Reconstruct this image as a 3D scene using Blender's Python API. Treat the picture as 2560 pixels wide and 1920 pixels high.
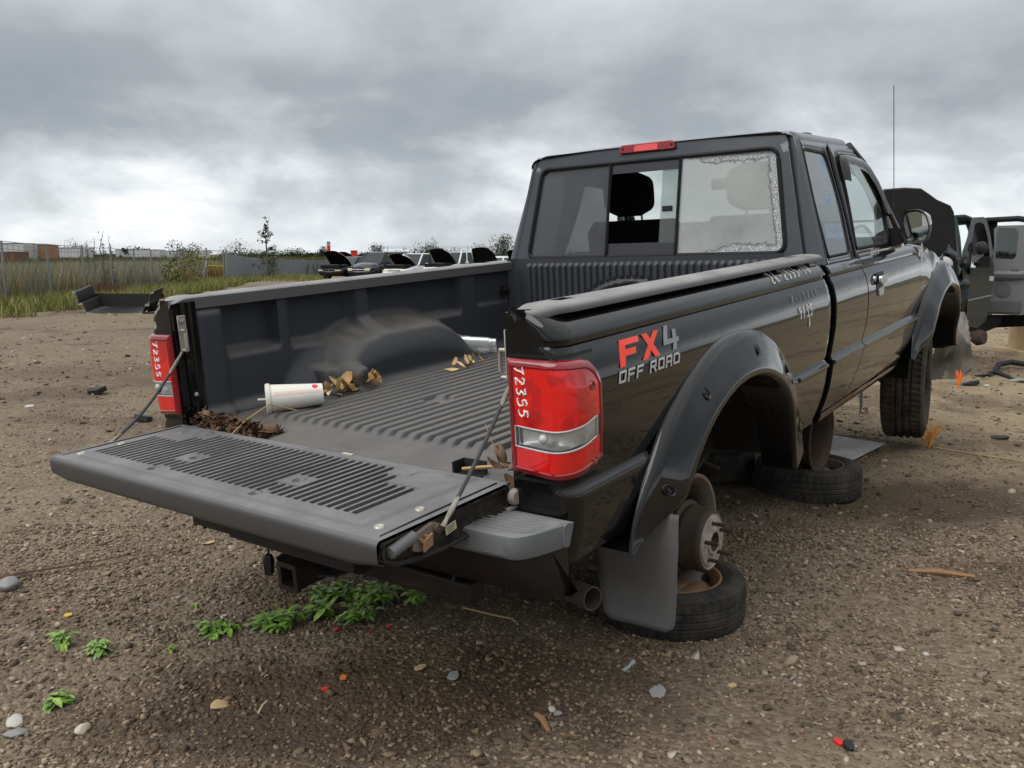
import bpy, bmesh, math, random
import numpy as np
from mathutils import Vector, Matrix, Euler, noise as mnoise

for _o in list(bpy.data.objects):
    bpy.data.objects.remove(_o)
SC = bpy.context.scene
COL = SC.collection
R = math.radians
RNG = random.Random(11)
NR = np.random.RandomState(5)
V = Vector

# ------------------------------------------------------------------ camera
EYE = 1.2
cam_d = bpy.data.cameras.new('camera')
cam = bpy.data.objects.new('camera', cam_d)
COL.objects.link(cam)
cam.location = (0, 0, EYE)
cam.rotation_euler = (R(90 - 8.79), 0, 0)
cam_d.sensor_fit = 'HORIZONTAL'
cam_d.sensor_width = 36.0
cam_d.lens = 2101.3 / 2560 * 36.0
cam_d.clip_start = 0.05
cam_d.clip_end = 6000
SC.camera = cam

# ------------------------------------------------------------------ exposure
SC.view_settings.view_transform = 'Standard'
SC.view_settings.look = 'None'
SC.view_settings.exposure = 0.62
SC.view_settings.gamma = 1.0
SC.view_settings.use_curve_mapping = False

# ------------------------------------------------------------------ sky: sky texture seen through a broken cloud deck
SUN_EL, SUN_AZ = R(46), R(-124)        # azimuth measured from +Y towards +X
SKY_OFF = (3.1, 1.7, 0.4)
world = bpy.data.worlds.new('World')
SC.world = world
world.use_nodes = True
_nt = world.node_tree
_nt.nodes.clear()


def nd(nt, typ, **kw):
    n = nt.nodes.new(typ)
    for k, v in kw.items():
        if k.startswith('i_'):
            n.inputs[k[2:].replace('_', ' ')].default_value = v
        else:
            setattr(n, k, v)
    return n


def mth(nt, op, a, b=None, c=None):
    n = nt.nodes.new('ShaderNodeMath')
    n.operation = op
    for i, v in enumerate((a, b, c)):
        if v is None:
            continue
        if hasattr(v, 'is_linked'):
            nt.links.new(v, n.inputs[i])
        else:
            n.inputs[i].default_value = v
    return n.outputs[0]


def vmth(nt, op, a, b=None):
    n = nt.nodes.new('ShaderNodeVectorMath')
    n.operation = op
    for i, v in enumerate((a, b)):
        if v is None:
            continue
        if hasattr(v, 'is_linked'):
            nt.links.new(v, n.inputs[i])
        else:
            n.inputs[i].default_value = v
    return n.outputs[0]


def ramp(nt, fac, stops, interp='LINEAR'):
    n = nt.nodes.new('ShaderNodeValToRGB')
    n.color_ramp.interpolation = interp
    el = n.color_ramp.elements
    while len(el) < len(stops):
        el.new(0.5)
    for e, (p, c) in zip(el, stops):
        e.position = p
        if not hasattr(c, '__len__'):
            c = (c, c, c)
        e.color = (c[0], c[1], c[2], 1)
    nt.links.new(fac, n.inputs[0])
    return n.outputs[0]


def mix(nt, fac, a, b, typ='MIX'):
    n = nt.nodes.new('ShaderNodeMix')
    n.data_type = 'RGBA'
    n.blend_type = typ
    n.clamp_factor = True
    for s, v in ((n.inputs[0], fac), (n.inputs[6], a), (n.inputs[7], b)):
        if hasattr(v, 'is_linked'):
            nt.links.new(v, s)
        elif hasattr(v, '__len__'):
            s.default_value = (v[0], v[1], v[2], 1)
        else:
            s.default_value = v
    return n.outputs[2]


def noise(nt, vec, scale, detail=4, rough=0.55, dist=0.0, dims='3D'):
    n = nt.nodes.new('ShaderNodeTexNoise')
    n.noise_dimensions = dims
    n.inputs['Scale'].default_value = scale
    n.inputs['Detail'].default_value = detail
    n.inputs['Roughness'].default_value = rough
    n.inputs['Distortion'].default_value = dist
    if vec is not None:
        nt.links.new(vec, n.inputs['Vector'])
    return n.outputs[0]


def build_world():
    nt = _nt
    tc = nd(nt, 'ShaderNodeTexCoord')
    sep = nd(nt, 'ShaderNodeSeparateXYZ')
    nt.links.new(tc.outputs['Generated'], sep.inputs[0])
    X, Y, Z = sep.outputs
    zc = mth(nt, 'MAXIMUM', Z, 0.0)
    # cumulus masses: noise on the sky dome, flattened towards the horizon
    cv = nd(nt, 'ShaderNodeCombineXYZ')
    nt.links.new(X, cv.inputs[0])
    nt.links.new(Y, cv.inputs[1])
    nt.links.new(mth(nt, 'MULTIPLY', mth(nt, 'POWER', zc, 0.9), 1.75), cv.inputs[2])
    pb = vmth(nt, 'ADD', cv.outputs[0], SKY_OFF)
    big = noise(nt, pb, 1.5, 2, 0.5, 0.3)
    med = noise(nt, pb, 4.2, 5, 0.52, 0.25)
    fine = noise(nt, vmth(nt, 'ADD', pb, (7.0, 2.0, 0.0)), 10.0, 6, 0.55, 0.15)
    # brighter low towards the horizon, a darker grey base above, pale overcast overhead
    el = ramp(nt, zc, [(0.0, 0.66), (0.05, 0.65), (0.095, 0.54), (0.135, 0.31), (0.18, 0.25), (0.22, 0.36), (0.27, 0.45), (0.45, 0.68), (1.0, 0.95)])
    n1 = mth(nt, 'MULTIPLY', mth(nt, 'SUBTRACT', med, 0.5), 1.25)
    n2 = mth(nt, 'MULTIPLY', mth(nt, 'SUBTRACT', fine, 0.5), 0.55)
    n3 = mth(nt, 'MULTIPLY', mth(nt, 'SUBTRACT', big, 0.5), 1.0)
    amp = ramp(nt, zc, [(0.0, 0.55), (0.03, 0.9), (0.09, 1.0), (0.14, 0.8), (0.2, 0.42), (0.4, 0.32)])
    s = mth(nt, 'ADD', mth(nt, 'ADD', n1, n2), n3)
    lum = mth(nt, 'ADD', el, mth(nt, 'MULTIPLY', s, amp))
    tone = ramp(nt, lum, [(0.0, (0.185, 0.21, 0.235)), (0.3, (0.255, 0.28, 0.305)), (0.5, (0.40, 0.425, 0.45)),
                          (0.68, (0.58, 0.605, 0.625)), (0.86, (0.82, 0.83, 0.835)), (1.0, (1.0, 1.0, 0.99))])
    clouds = mix(nt, 1.0, tone, (10.0, 10.0, 10.0), 'MULTIPLY')
    sky = nd(nt, 'ShaderNodeTexSky', sky_type='NISHITA', sun_disc=False)
    sky.sun_elevation = SUN_EL
    sky.sun_rotation = SUN_AZ
    gap = ramp(nt, mth(nt, 'ADD', med, mth(nt, 'MULTIPLY', mth(nt, 'SUBTRACT', fine, 0.5), 0.5)),
               [(0.0, 0.4), (0.36, 0.3), (0.45, 0.0), (1.0, 0.0)])
    low = ramp(nt, zc, [(0.0, 0.0), (0.015, 0.7), (0.09, 0.9), (0.15, 0.0), (1.0, 0.0)])
    col = mix(nt, mth(nt, 'MULTIPLY', gap, low), clouds, sky.outputs[0])
    # below the horizon: dull earth
    col = mix(nt, ramp(nt, mth(nt, 'MULTIPLY', Z, -1.0), [(0.0, 0.0), (0.02, 1.0)]), col, (1.2, 1.1, 0.95))
    bg = nd(nt, 'ShaderNodeBackground')
    bg.inputs['Strength'].default_value = 0.1
    nt.links.new(col, bg.inputs[0])
    out = nd(nt, 'ShaderNodeOutputWorld')
    nt.links.new(bg.outputs[0], out.inputs[0])


build_world()
sun_d = bpy.data.lights.new('sun', 'SUN')
sun_d.energy = 1.5
sun_d.angle = R(52)
sun_d.color = (1.0, 0.975, 0.94)
sun = bpy.data.objects.new('sun', sun_d)
COL.objects.link(sun)
_sd = V((math.sin(SUN_AZ) * math.cos(SUN_EL), math.cos(SUN_AZ) * math.cos(SUN_EL), math.sin(SUN_EL)))
sun.rotation_euler = (-_sd).to_track_quat('-Z', 'Y').to_euler()
sun.location = (0, 0, 30)

# ------------------------------------------------------------------ object helpers


def tag(o, label=None, cat=None, group=None, kind=None):
    if label: o['label'] = label
    if cat: o['category'] = cat
    if group: o['group'] = group
    if kind: o['kind'] = kind
    return o


def thing(name, label, cat, loc=(0, 0, 0), rz=0.0, group=None):
    o = bpy.data.objects.new(name, None)
    o.empty_display_size = 0.1
    COL.objects.link(o)
    o.location = loc
    o.rotation_euler = (0, 0, rz)
    return tag(o, label, cat, group)


def copy_tree(o, parent=None):
    c = o.copy()
    COL.objects.link(c)
    if parent is not None:
        c.parent = parent
    for ch in o.children:
        copy_tree(ch, c)
    return c


def link_mesh(name, me, mats, parent=None, smooth=40):
    if not isinstance(mats, (list, tuple)):
        mats = [mats]
    if len(me.materials) == 0:
        for m in mats:
            me.materials.append(m)
    if smooth is not None:
        me.shade_smooth()
        if smooth < 180:
            me.set_sharp_from_angle(angle=R(smooth))
    o = bpy.data.objects.new(name, me)
    COL.objects.link(o)
    if parent is not None:
        o.parent = parent
    return o


def bevel(o, w=0.004, seg=2, ang=35):
    m = o.modifiers.new('bevel', 'BEVEL')
    m.width = w
    m.segments = seg
    m.limit_method = 'ANGLE'
    m.angle_limit = R(ang)
    m.harden_normals = False
    return o


class MB:
    """collects faces; build() links them as one mesh object"""

    def __init__(s):
        s.v = []
        s.f = []
        s.mi = []
        s.cur = 0

    def add(s, vs, fs):
        b = len(s.v)
        s.v += [tuple(p) for p in vs]
        s.f += [tuple(i + b for i in f) for f in fs]
        s.mi += [s.cur] * len(fs)
        return s

    def box(s, c, size, rot=None, taper=None):
        hx, hy, hz = size[0] / 2, size[1] / 2, size[2] / 2
        pts = [V((x * hx, y * hy, z * hz)) for z in (-1, 1) for x, y in ((-1, -1), (1, -1), (1, 1), (-1, 1))]
        if taper:
            for i in range(4, 8):
                pts[i].x *= taper[0]
                pts[i].y *= taper[1]
        if rot is not None:
            m = rot if isinstance(rot, Matrix) else Euler(rot).to_matrix()
            pts = [m @ p for p in pts]
        c = V(c)
        return s.add([p + c for p in pts], [(3, 2, 1, 0), (4, 5, 6, 7), (0, 1, 5, 4), (1, 2, 6, 5), (2, 3, 7, 6), (3, 0, 4, 7)])

    def bb(s, a, b):
        a, b = V(a), V(b)
        return s.box((a + b) / 2, tuple(abs(x) for x in (b - a)))

    def loft(s, secs, closed=False, cap=False, loop=False):
        n = len(secs[0])
        vs = [p for sec in secs for p in sec]
        fs = []
        m = len(secs)
        for i in range(m if loop else m - 1):
            i2 = (i + 1) % m
            for j in range(n if closed else n - 1):
                j2 = (j + 1) % n
                fs.append((i * n + j, i * n + j2, i2 * n + j2, i2 * n + j))
        if cap:
            fs.append(tuple(range(n - 1, -1, -1)))
            fs.append(tuple((m - 1) * n + j for j in range(n)))
        return s.add(vs, fs)

    def tube(s, path, r, n=8, cap=True, flat=1.0):
        path = [V(p) for p in path]
        m = len(path)
        rr = r if hasattr(r, '__len__') else [r] * m
        up = V((0.123, 0.31, 0.94))
        secs = []
        for i, p in enumerate(path):
            t = (path[min(i + 1, m - 1)] - path[max(i - 1, 0)])
            if t.length < 1e-9:
                t = V((1, 0, 0))
            t.normalize()
            a = t.cross(up)
            if a.length < 0.05:
                a = t.cross(V((1, 0.2, 0)))
            a.normalize()
            b = t.cross(a)
            secs.append([p + (a * math.cos(k * 2 * math.pi / n) + b * math.sin(k * 2 * math.pi / n) * flat) * rr[i] for k in range(n)])
        return s.loft(secs, closed=True, cap=cap)

    def lathe(s, prof, n=24, M=None, cap=False, a0=0.0, a1=2 * math.pi):
        """prof: (r, h) pairs about local Z, placed by matrix M"""
        M = M or Matrix.Identity(4)
        full = abs(a1 - a0 - 2 * math.pi) < 1e-6
        secs = []
        cnt = n if full else n + 1
        for k in range(cnt):
            a = a0 + (a1 - a0) * k / n
            secs.append([M @ V((r * math.cos(a), r * math.sin(a), h)) for r, h in prof])
        s.loft(secs, loop=full)
        return s

    def disc(s, r, M, n=16, z=0.0):
        vs = [M @ V((r * math.cos(k * 2 * math.pi / n), r * math.sin(k * 2 * math.pi / n), z)) for k in range(n)]
        return s.add(vs, [tuple(range(n))])

    def prism(s, poly, fn, d0, d1):
        """extrude a 2-D polygon; fn(u, v, d) -> 3-D"""
        n = len(poly)
        vs = [fn(u, v, d0) for u, v in poly] + [fn(u, v, d1) for u, v in poly]
        fs = [tuple(range(n - 1, -1, -1)), tuple(range(n, 2 * n))]
        fs += [(i, (i + 1) % n, n + (i + 1) % n, n + i) for i in range(n)]
        return s.add(vs, fs)

    def ring(s, outer, inner, fn):
        n = len(outer)
        vs = [fn(*p) for p in outer] + [fn(*p) for p in inner]
        return s.add(vs, [(i, (i + 1) % n, n + (i + 1) % n, n + i) for i in range(n)])

    def grid(s, us, vs, fn, keep=None):
        nu, nv = len(us), len(vs)
        pts = [fn(u, v) for u in us for v in vs]
        fs = []
        for i in range(nu - 1):
            for j in range(nv - 1):
                if keep is None or keep((us[i] + us[i + 1]) / 2, (vs[j] + vs[j + 1]) / 2):
                    fs.append((i * nv + j, (i + 1) * nv + j, (i + 1) * nv + j + 1, i * nv + j + 1))
        return s.add(pts, fs)

    def mesh(s, name):
        me = bpy.data.meshes.new(name)
        me.from_pydata([tuple(p) for p in s.v], [], s.f)
        if any(s.mi):
            me.polygons.foreach_set('material_index', s.mi)
        me.update()
        return me

    def build(s, name, mats, parent=None, smooth=40, recalc=False, weld=False):
        me = s.mesh(name)
        if recalc or weld:
            bm = bmesh.new()
            bm.from_mesh(me)
            if weld:
                bmesh.ops.remove_doubles(bm, verts=bm.verts, dist=1e-5)
            bmesh.ops.recalc_face_normals(bm, faces=bm.faces)
            bm.to_mesh(me)
            bm.free()
        return link_mesh(name, me, mats, parent, smooth)


def T3(loc, rot=(0, 0, 0), sc=1.0):
    return Matrix.Translation(V(loc)) @ Euler(rot).to_matrix().to_4x4() @ Matrix.Diagonal((sc, sc, sc, 1) if not hasattr(sc, '__len__') else (*sc, 1))


def lin(a, b, n):
    return [a + (b - a) * i / (n - 1) for i in range(n)]


def interp(x, xs, ys):
    if x <= xs[0]: return ys[0]
    for i in range(len(xs) - 1):
        if x <= xs[i + 1]:
            t = (x - xs[i]) / (xs[i + 1] - xs[i])
            return ys[i] + (ys[i + 1] - ys[i]) * t
    return ys[-1]


def sm(a, b, x):
    t = max(0.0, min(1.0, (x - a) / (b - a)))
    return t * t * (3 - 2 * t)


def rpoly(poly, rad, seg=5):
    """round the corners of a closed 2-D polygon"""
    out = []
    n = len(poly)
    for i in range(n):
        p0, p1, p2 = V(poly[i - 1]), V(poly[i]), V(poly[(i + 1) % n])
        r = rad[i] if hasattr(rad, '__len__') else rad
        a, b = (p0 - p1), (p2 - p1)
        r = min(r, a.length * 0.49, b.length * 0.49)
        if r < 1e-5:
            out.append(tuple(p1)); continue
        q0, q2 = p1 + a.normalized() * r, p1 + b.normalized() * r
        for k in range(seg + 1):
            t = k / seg
            out.append(tuple(q0 * (1 - t) ** 2 + p1 * 2 * t * (1 - t) + q2 * t * t))
    return out


def polar_match(outer, inner, c, n=96):
    """sample two closed outlines along common rays from c"""
    def hit(poly, a):
        d = (math.cos(a), math.sin(a))
        best = None
        for i in range(len(poly)):
            x1, y1 = poly[i - 1][0] - c[0], poly[i - 1][1] - c[1]
            x2, y2 = poly[i][0] - c[0], poly[i][1] - c[1]
            den = d[0] * (y2 - y1) - d[1] * (x2 - x1)
            if abs(den) < 1e-12: continue
            t = (x1 * (y2 - y1) - y1 * (x2 - x1)) / den
            u = (x1 * d[1] - y1 * d[0]) / den
            if t > 0 and -1e-6 <= u <= 1 + 1e-6 and (best is None or t < best):
                best = t
        return (c[0] + d[0] * best, c[1] + d[1] * best)
    ang = [2 * math.pi * k / n - math.pi for k in range(n)]
    for poly in (outer, inner):
        for p in poly:
            ang.append(math.atan2(p[1] - c[1], p[0] - c[0]))
    ang = sorted(ang)
    keep = [ang[0]]
    for a in ang[1:]:
        if a - keep[-1] > 0.004: keep.append(a)
    return [hit(outer, a) for a in keep], [hit(inner, a) for a in keep]
# ------------------------------------------------------------------ materials
MATS = {}


def new_mat(name):
    m = bpy.data.materials.new(name)
    m.use_nodes = True
    nt = m.node_tree
    nt.nodes.clear()
    out = nd(nt, 'ShaderNodeOutputMaterial')
    b = nd(nt, 'ShaderNodeBsdfPrincipled')
    nt.links.new(b.outputs[0], out.inputs[0])
    MATS[name] = m
    return m, nt, b


def setin(nt, b, key, v):
    s = b.inputs[key]
    if hasattr(v, 'is_linked'):
        nt.links.new(v, s)
    elif hasattr(v, '__len__'):
        s.default_value = (v[0], v[1], v[2], 1) if len(s.default_value) == 4 else tuple(v)
    else:
        s.default_value = v


def bump(nt, b, h, strength=0.3, dist=0.01, prev=None):
    n = nd(nt, 'ShaderNodeBump')
    n.inputs['Strength'].default_value = strength
    n.inputs['Distance'].default_value = dist
    nt.links.new(h, n.inputs['Height'])
    if prev is not None:
        nt.links.new(prev, n.inputs['Normal'])
    nt.links.new(n.outputs[0], b.inputs['Normal'])
    return n.outputs[0]


def coords(nt, kind='Object'):
    return nd(nt, 'ShaderNodeTexCoord').outputs[kind]


def upface(nt, lo=0.3, hi=0.95):
    g = nd(nt, 'ShaderNodeNewGeometry')
    s = nd(nt, 'ShaderNodeSeparateXYZ')
    nt.links.new(g.outputs['Normal'], s.inputs[0])
    return ramp(nt, s.outputs[2], [(lo, 0.0), (hi, 1.0)])


def simple(name, col, rough=0.5, metal=0.0, var=0.12, vscale=8.0, dirt=None, dscale=4.0, damt=0.5, bmp=0.0, bscale=60.0,
           bdist=0.003, coat=0.0, spec=0.22, fine=0.0, up=False, rvar=0.1):
    """colour with mottling, optional dirt patches and grain"""
    m, nt, b = new_mat(name)
    co = coords(nt)
    n = noise(nt, co, vscale, 5, 0.6)
    lo = tuple(c * (1 - var) for c in col)
    hi = tuple(min(1, c * (1 + var)) for c in col)
    c = mix(nt, n, lo, hi)
    if fine:
        f = noise(nt, co, vscale * 14, 4, 0.7)
        c = mix(nt, ramp(nt, f, [(0.35, 0.0), (0.7, fine)]), c, tuple(min(1, x * 1.9 + 0.015) for x in col))
    rr = mth(nt, 'ADD', rough - rvar, mth(nt, 'MULTIPLY', n, 2 * rvar))
    if dirt is not None:
        d = noise(nt, co, dscale, 8, 0.68, 0.4)
        fac = ramp(nt, d, [(0.42, 0.0), (0.68, damt)])
        if up:
            fac = mth(nt, 'MULTIPLY', fac, upface(nt))
        c = mix(nt, fac, c, dirt)
        rr = mth(nt, 'ADD', rr, mth(nt, 'MULTIPLY', fac, 0.35))
    setin(nt, b, 'Base Color', c)
    setin(nt, b, 'Roughness', rr)
    setin(nt, b, 'Metallic', metal)
    setin(nt, b, 'Coat Weight', coat)
    setin(nt, b, 'Specular IOR Level', spec)
    if coat:
        setin(nt, b, 'Coat Roughness', 0.05)
    if bmp:
        bump(nt, b, noise(nt, co, bscale, 6, 0.65), bmp, bdist)
    return m


DUST = (0.20, 0.175, 0.14)


def make_paint(name, col, dust=0.25, scr=0.3, wavy=0.25, rough=0.14, coatr=0.015, cw=1.0, low=0.0):
    m, nt, b = new_mat(name)
    co = coords(nt)
    n = noise(nt, co, 3.0, 8, 0.65, 0.3)
    fine = noise(nt, co, 90.0, 4, 0.7)
    c = mix(nt, ramp(nt, n, [(0.4, 0.0), (0.75, dust)]), col, DUST)
    c = mix(nt, ramp(nt, fine, [(0.66, 0.0), (0.74, scr)]), c, (0.3, 0.29, 0.27))
    if low:
        sp = nd(nt, 'ShaderNodeSeparateXYZ')
        nt.links.new(co, sp.inputs[0])
        dn = ramp(nt, mth(nt, 'ADD', mth(nt, 'MULTIPLY', sp.outputs[2], -1.0), mth(nt, 'MULTIPLY', mth(nt, 'SUBTRACT', n, 0.5), 0.5)), [(0.42, 0.0), (0.75, low)])
        spl = noise(nt, vmth(nt, 'MULTIPLY', co, (1.0, 1.0, 0.35)), 38.0, 5, 0.7)
        c = mix(nt, mth(nt, 'MULTIPLY', dn, ramp(nt, spl, [(0.35, 0.3), (0.65, 1.0)])), c, (0.13, 0.105, 0.075))
    setin(nt, b, 'Base Color', c)
    setin(nt, b, 'Roughness', mth(nt, 'ADD', rough, mth(nt, 'MULTIPLY', n, 0.2)))
    setin(nt, b, 'Coat Weight', cw)
    setin(nt, b, 'Coat Roughness', mth(nt, 'ADD', coatr, mth(nt, 'MULTIPLY', ramp(nt, n, [(0.4, 0.0), (0.8, 1.0)]), 0.10)))
    setin(nt, b, 'Coat IOR', 1.46)
    setin(nt, b, 'Specular IOR Level', 0.03)
    n2 = noise(nt, co, 2.2, 3, 0.5)
    nm = bump(nt, b, n2, wavy, 0.02)
    nt.links.new(nm, b.inputs['Coat Normal'])
    return m


def make_liner(name, col, dust_sheen_col=(0.17, 0.148, 0.115), amt=0.6, rough=0.62, grain=0.35, gs=240.0, lo=0.35, hi=0.95, fillbase=0.12, spec=0.25):
    """textured black plastic with settled dust; on gate and caps also a painted top sheen"""
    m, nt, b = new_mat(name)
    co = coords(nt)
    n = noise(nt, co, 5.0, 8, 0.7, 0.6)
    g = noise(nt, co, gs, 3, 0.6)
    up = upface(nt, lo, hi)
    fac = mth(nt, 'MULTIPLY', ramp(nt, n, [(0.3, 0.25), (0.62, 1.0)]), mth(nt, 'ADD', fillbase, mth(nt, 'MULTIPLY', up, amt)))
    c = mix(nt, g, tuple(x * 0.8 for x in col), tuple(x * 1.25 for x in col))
    c = mix(nt, fac, c, dust_sheen_col)
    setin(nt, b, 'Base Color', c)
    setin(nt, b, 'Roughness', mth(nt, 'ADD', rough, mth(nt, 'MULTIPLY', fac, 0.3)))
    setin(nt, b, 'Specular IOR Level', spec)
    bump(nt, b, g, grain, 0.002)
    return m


def make_glass(name, tint=(0.8, 0.85, 0.83), film=0.0, filmcol=(0.5, 0.5, 0.5), rough=0.0, smear=0.0, smearcol=(0.1, 0.25, 0.7), refl=1.0, fscale=3.0):
    m = bpy.data.materials.new(name)
    m.use_nodes = True
    nt = m.node_tree
    nt.nodes.clear()
    out = nd(nt, 'ShaderNodeOutputMaterial')
    tr = nd(nt, 'ShaderNodeBsdfTransparent')
    tr.inputs[0].default_value = (*tint, 1)
    gl = nd(nt, 'ShaderNodeBsdfGlossy')
    gl.inputs['Roughness'].default_value = rough
    gl.inputs['Color'].default_value = (0.95, 1.0, 0.98, 1)
    df = nd(nt, 'ShaderNodeBsdfDiffuse')
    co = coords(nt)
    fr = nd(nt, 'ShaderNodeFresnel')
    fr.inputs[0].default_value = 1.52
    mx = nd(nt, 'ShaderNodeMixShader')
    fac = mth(nt, 'MULTIPLY', fr.outputs[0], 1.7 * refl)
    nt.links.new(fac, mx.inputs[0])
    nt.links.new(tr.outputs[0], mx.inputs[1])
    nt.links.new(gl.outputs[0], mx.inputs[2])
    n = noise(nt, co, fscale, 7, 0.65, 0.4)
    ff = ramp(nt, n, [(0.25, film * 0.55), (0.75, film)])
    colr = filmcol
    if smear:
        s = noise(nt, co, 6.5, 6, 0.65, 0.8)
        sf = ramp(nt, s, [(0.52, 0.0), (0.66, smear)])
        ff = mth(nt, 'MAXIMUM', ff, sf)
        colr = mix(nt, sf, filmcol, smearcol)
    setin(nt, df, 'Color', colr)
    mx2 = nd(nt, 'ShaderNodeMixShader')
    nt.links.new(ff, mx2.inputs[0])
    nt.links.new(mx.outputs[0], mx2.inputs[1])
    nt.links.new(df.outputs[0], mx2.inputs[2])
    nt.links.new(mx2.outputs[0], out.inputs[0])
    MATS[name] = m
    return m


def make_rust(name, base, rust=(0.19, 0.075, 0.03), amt=0.7, rough=0.7, metal=0.3, sc=7.0):
    m, nt, b = new_mat(name)
    co = coords(nt)
    n = noise(nt, co, sc, 9, 0.7, 0.5)
    f = noise(nt, co, sc * 6, 6, 0.7)
    fac = ramp(nt, mth(nt, 'ADD', mth(nt, 'MULTIPLY', n, 0.7), mth(nt, 'MULTIPLY', f, 0.3)), [(0.4, 0.0), (0.58, amt)])
    c = mix(nt, fac, base, mix(nt, f, tuple(x * 0.5 for x in rust), tuple(x * 1.5 for x in rust)))
    setin(nt, b, 'Base Color', c)
    setin(nt, b, 'Roughness', mth(nt, 'ADD', rough - 0.1, mth(nt, 'MULTIPLY', fac, 0.25)))
    setin(nt, b, 'Metallic', mth(nt, 'MULTIPLY', mth(nt, 'SUBTRACT', 1.0, fac), metal))
    setin(nt, b, 'Specular IOR Level', 0.25)
    bump(nt, b, f, 0.35, 0.004)
    return m


PAINT = make_paint('black paint', (0.0035, 0.0038, 0.0048), dust=0.010, scr=0.03, wavy=0.14, low=0.06, cw=1.0)
FLARE = make_paint('flare plastic', (0.0065, 0.007, 0.008), dust=0.012, scr=0.02, wavy=0.08, rough=0.22, coatr=0.03, cw=1.0)
CABPAINT = make_paint('black paint with sky sheen', (0.045, 0.051, 0.061), dust=0.04, scr=0.04, wavy=0.1, rough=0.25, coatr=0.12)  # base paled to stand in for sky reflected in the cab rear
LINER = make_liner('bed liner plastic', (0.024, 0.0275, 0.034), amt=0.5, spec=0.4, rough=0.5, fillbase=0.02, lo=0.45)
FLOORL = make_liner('bed floor plastic', (0.046, 0.045, 0.047), dust_sheen_col=(0.19, 0.165, 0.135), amt=0.34, lo=0.7, hi=1.0, fillbase=0.05, spec=0.6, rough=0.5)
GATEL = make_liner('tailgate liner plastic', (0.030, 0.030, 0.032), dust_sheen_col=(0.215, 0.21, 0.212), amt=0.55, gs=300, grain=0.45, lo=0.8, hi=1.0, fillbase=0.01, spec=0.9, rough=0.45)  # grey on up-facing faces: dust plus sky sheen put into the colour
CAP = make_liner('rail cap plastic', (0.060, 0.060, 0.062), dust_sheen_col=(0.27, 0.265, 0.255), amt=0.75, gs=300, grain=0.4, fillbase=0.02, spec=0.9, rough=0.45)  # dust tone on top raised to stand in for sky sheen, edges stay dark
PLASTIC = simple('black plastic', (0.017, 0.017, 0.018), 0.5, var=0.2, fine=0.3, bmp=0.15, bscale=200)
RUBBER = simple('rubber seal', (0.009, 0.009, 0.0095), 0.6, var=0.2)
VOID = simple('dark underbody', (0.012, 0.011, 0.010), 0.85, var=0.3, dirt=(0.05, 0.04, 0.03), damt=0.5)
UNDER = make_rust('underbody steel', (0.022, 0.020, 0.018), rust=(0.07, 0.035, 0.018), amt=0.6, sc=5)
BUMPSTEEL = make_rust('bumper black steel', (0.012, 0.012, 0.0125), rust=(0.085, 0.04, 0.022), amt=0.14, rough=0.5, metal=0.1, sc=4.2)
STEPPAD = make_liner('bumper step pad', (0.085, 0.09, 0.095), dust_sheen_col=(0.28, 0.28, 0.275), amt=0.45, gs=200, grain=0.3)
HITCH = make_rust('hitch steel', (0.014, 0.0135, 0.0135), rust=(0.09, 0.045, 0.025), amt=0.25, rough=0.55, metal=0.1, sc=6)
FLAP = simple('mud flap rubber', (0.135, 0.137, 0.14), 0.68, var=0.14, vscale=5, dirt=(0.17, 0.165, 0.15), dscale=6, damt=0.5, fine=0.15)
TYRE = simple('tyre rubber', (0.018, 0.0175, 0.017), 0.78, var=0.25, vscale=9, dirt=(0.10, 0.085, 0.065), dscale=9, damt=0.55, bmp=0.2, bscale=120)
TYREF = simple('front tyre rubber', (0.022, 0.0205, 0.018), 0.8, var=0.25, vscale=9, dirt=(0.11, 0.092, 0.066), dscale=7, damt=0.7, bmp=0.2, bscale=120)
RIMRUST = make_rust('rusty rim', (0.16, 0.13, 0.10), rust=(0.33, 0.15, 0.05), amt=0.95, rough=0.8, metal=0.0, sc=5)
RIMGREY = make_rust('grey steel rim', (0.17, 0.155, 0.135), rust=(0.14, 0.075, 0.04), amt=0.75, rough=0.65, metal=0.2, sc=6)
RIMDARK = make_rust('dark steel rim', (0.045, 0.038, 0.032), rust=(0.09, 0.05, 0.03), amt=0.8, rough=0.7, metal=0.2, sc=6)
DRUM = make_rust('brake drum', (0.055, 0.048, 0.04), rust=(0.085, 0.055, 0.034), amt=0.6, rough=0.7, metal=0.3, sc=8)
HUBFACE = make_rust('hub face', (0.42, 0.40, 0.38), rust=(0.17, 0.075, 0.04), amt=0.7, rough=0.6, metal=0.2, sc=14)
ZINC = simple('zinc plated steel', (0.42, 0.40, 0.35), 0.42, metal=0.6, var=0.15, dirt=(0.16, 0.10, 0.05), damt=0.5, dscale=14)
CHROME = simple('chrome', (0.75, 0.75, 0.76), 0.12, metal=1.0, var=0.06, rvar=0.04)
REFLECT = simple('lamp reflector', (0.82, 0.82, 0.82), 0.30, metal=0.35, var=0.25, vscale=40, spec=0.6)
CHROMEDIRTY = simple('dull chrome', (0.55, 0.55, 0.56), 0.25, metal=1.0, var=0.1, dirt=(0.2, 0.17, 0.13), damt=0.4)
CABLE = simple('cable sheath', (0.045, 0.046, 0.05), 0.5, var=0.2)
FERRULE = simple('cable ferrule', (0.26, 0.25, 0.22), 0.5, metal=0.4, var=0.2, dirt=(0.12, 0.085, 0.05), damt=0.7, dscale=20)
SEATM = simple('seat cloth', (0.014, 0.014, 0.016), 0.9, var=0.2, bmp=0.2, bscale=300)
DASHM = simple('dash plastic', (0.055, 0.052, 0.048), 0.7, var=0.15)
WHITEINK = simple('white marker', (0.75, 0.75, 0.74), 0.5, var=0.05)
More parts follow.
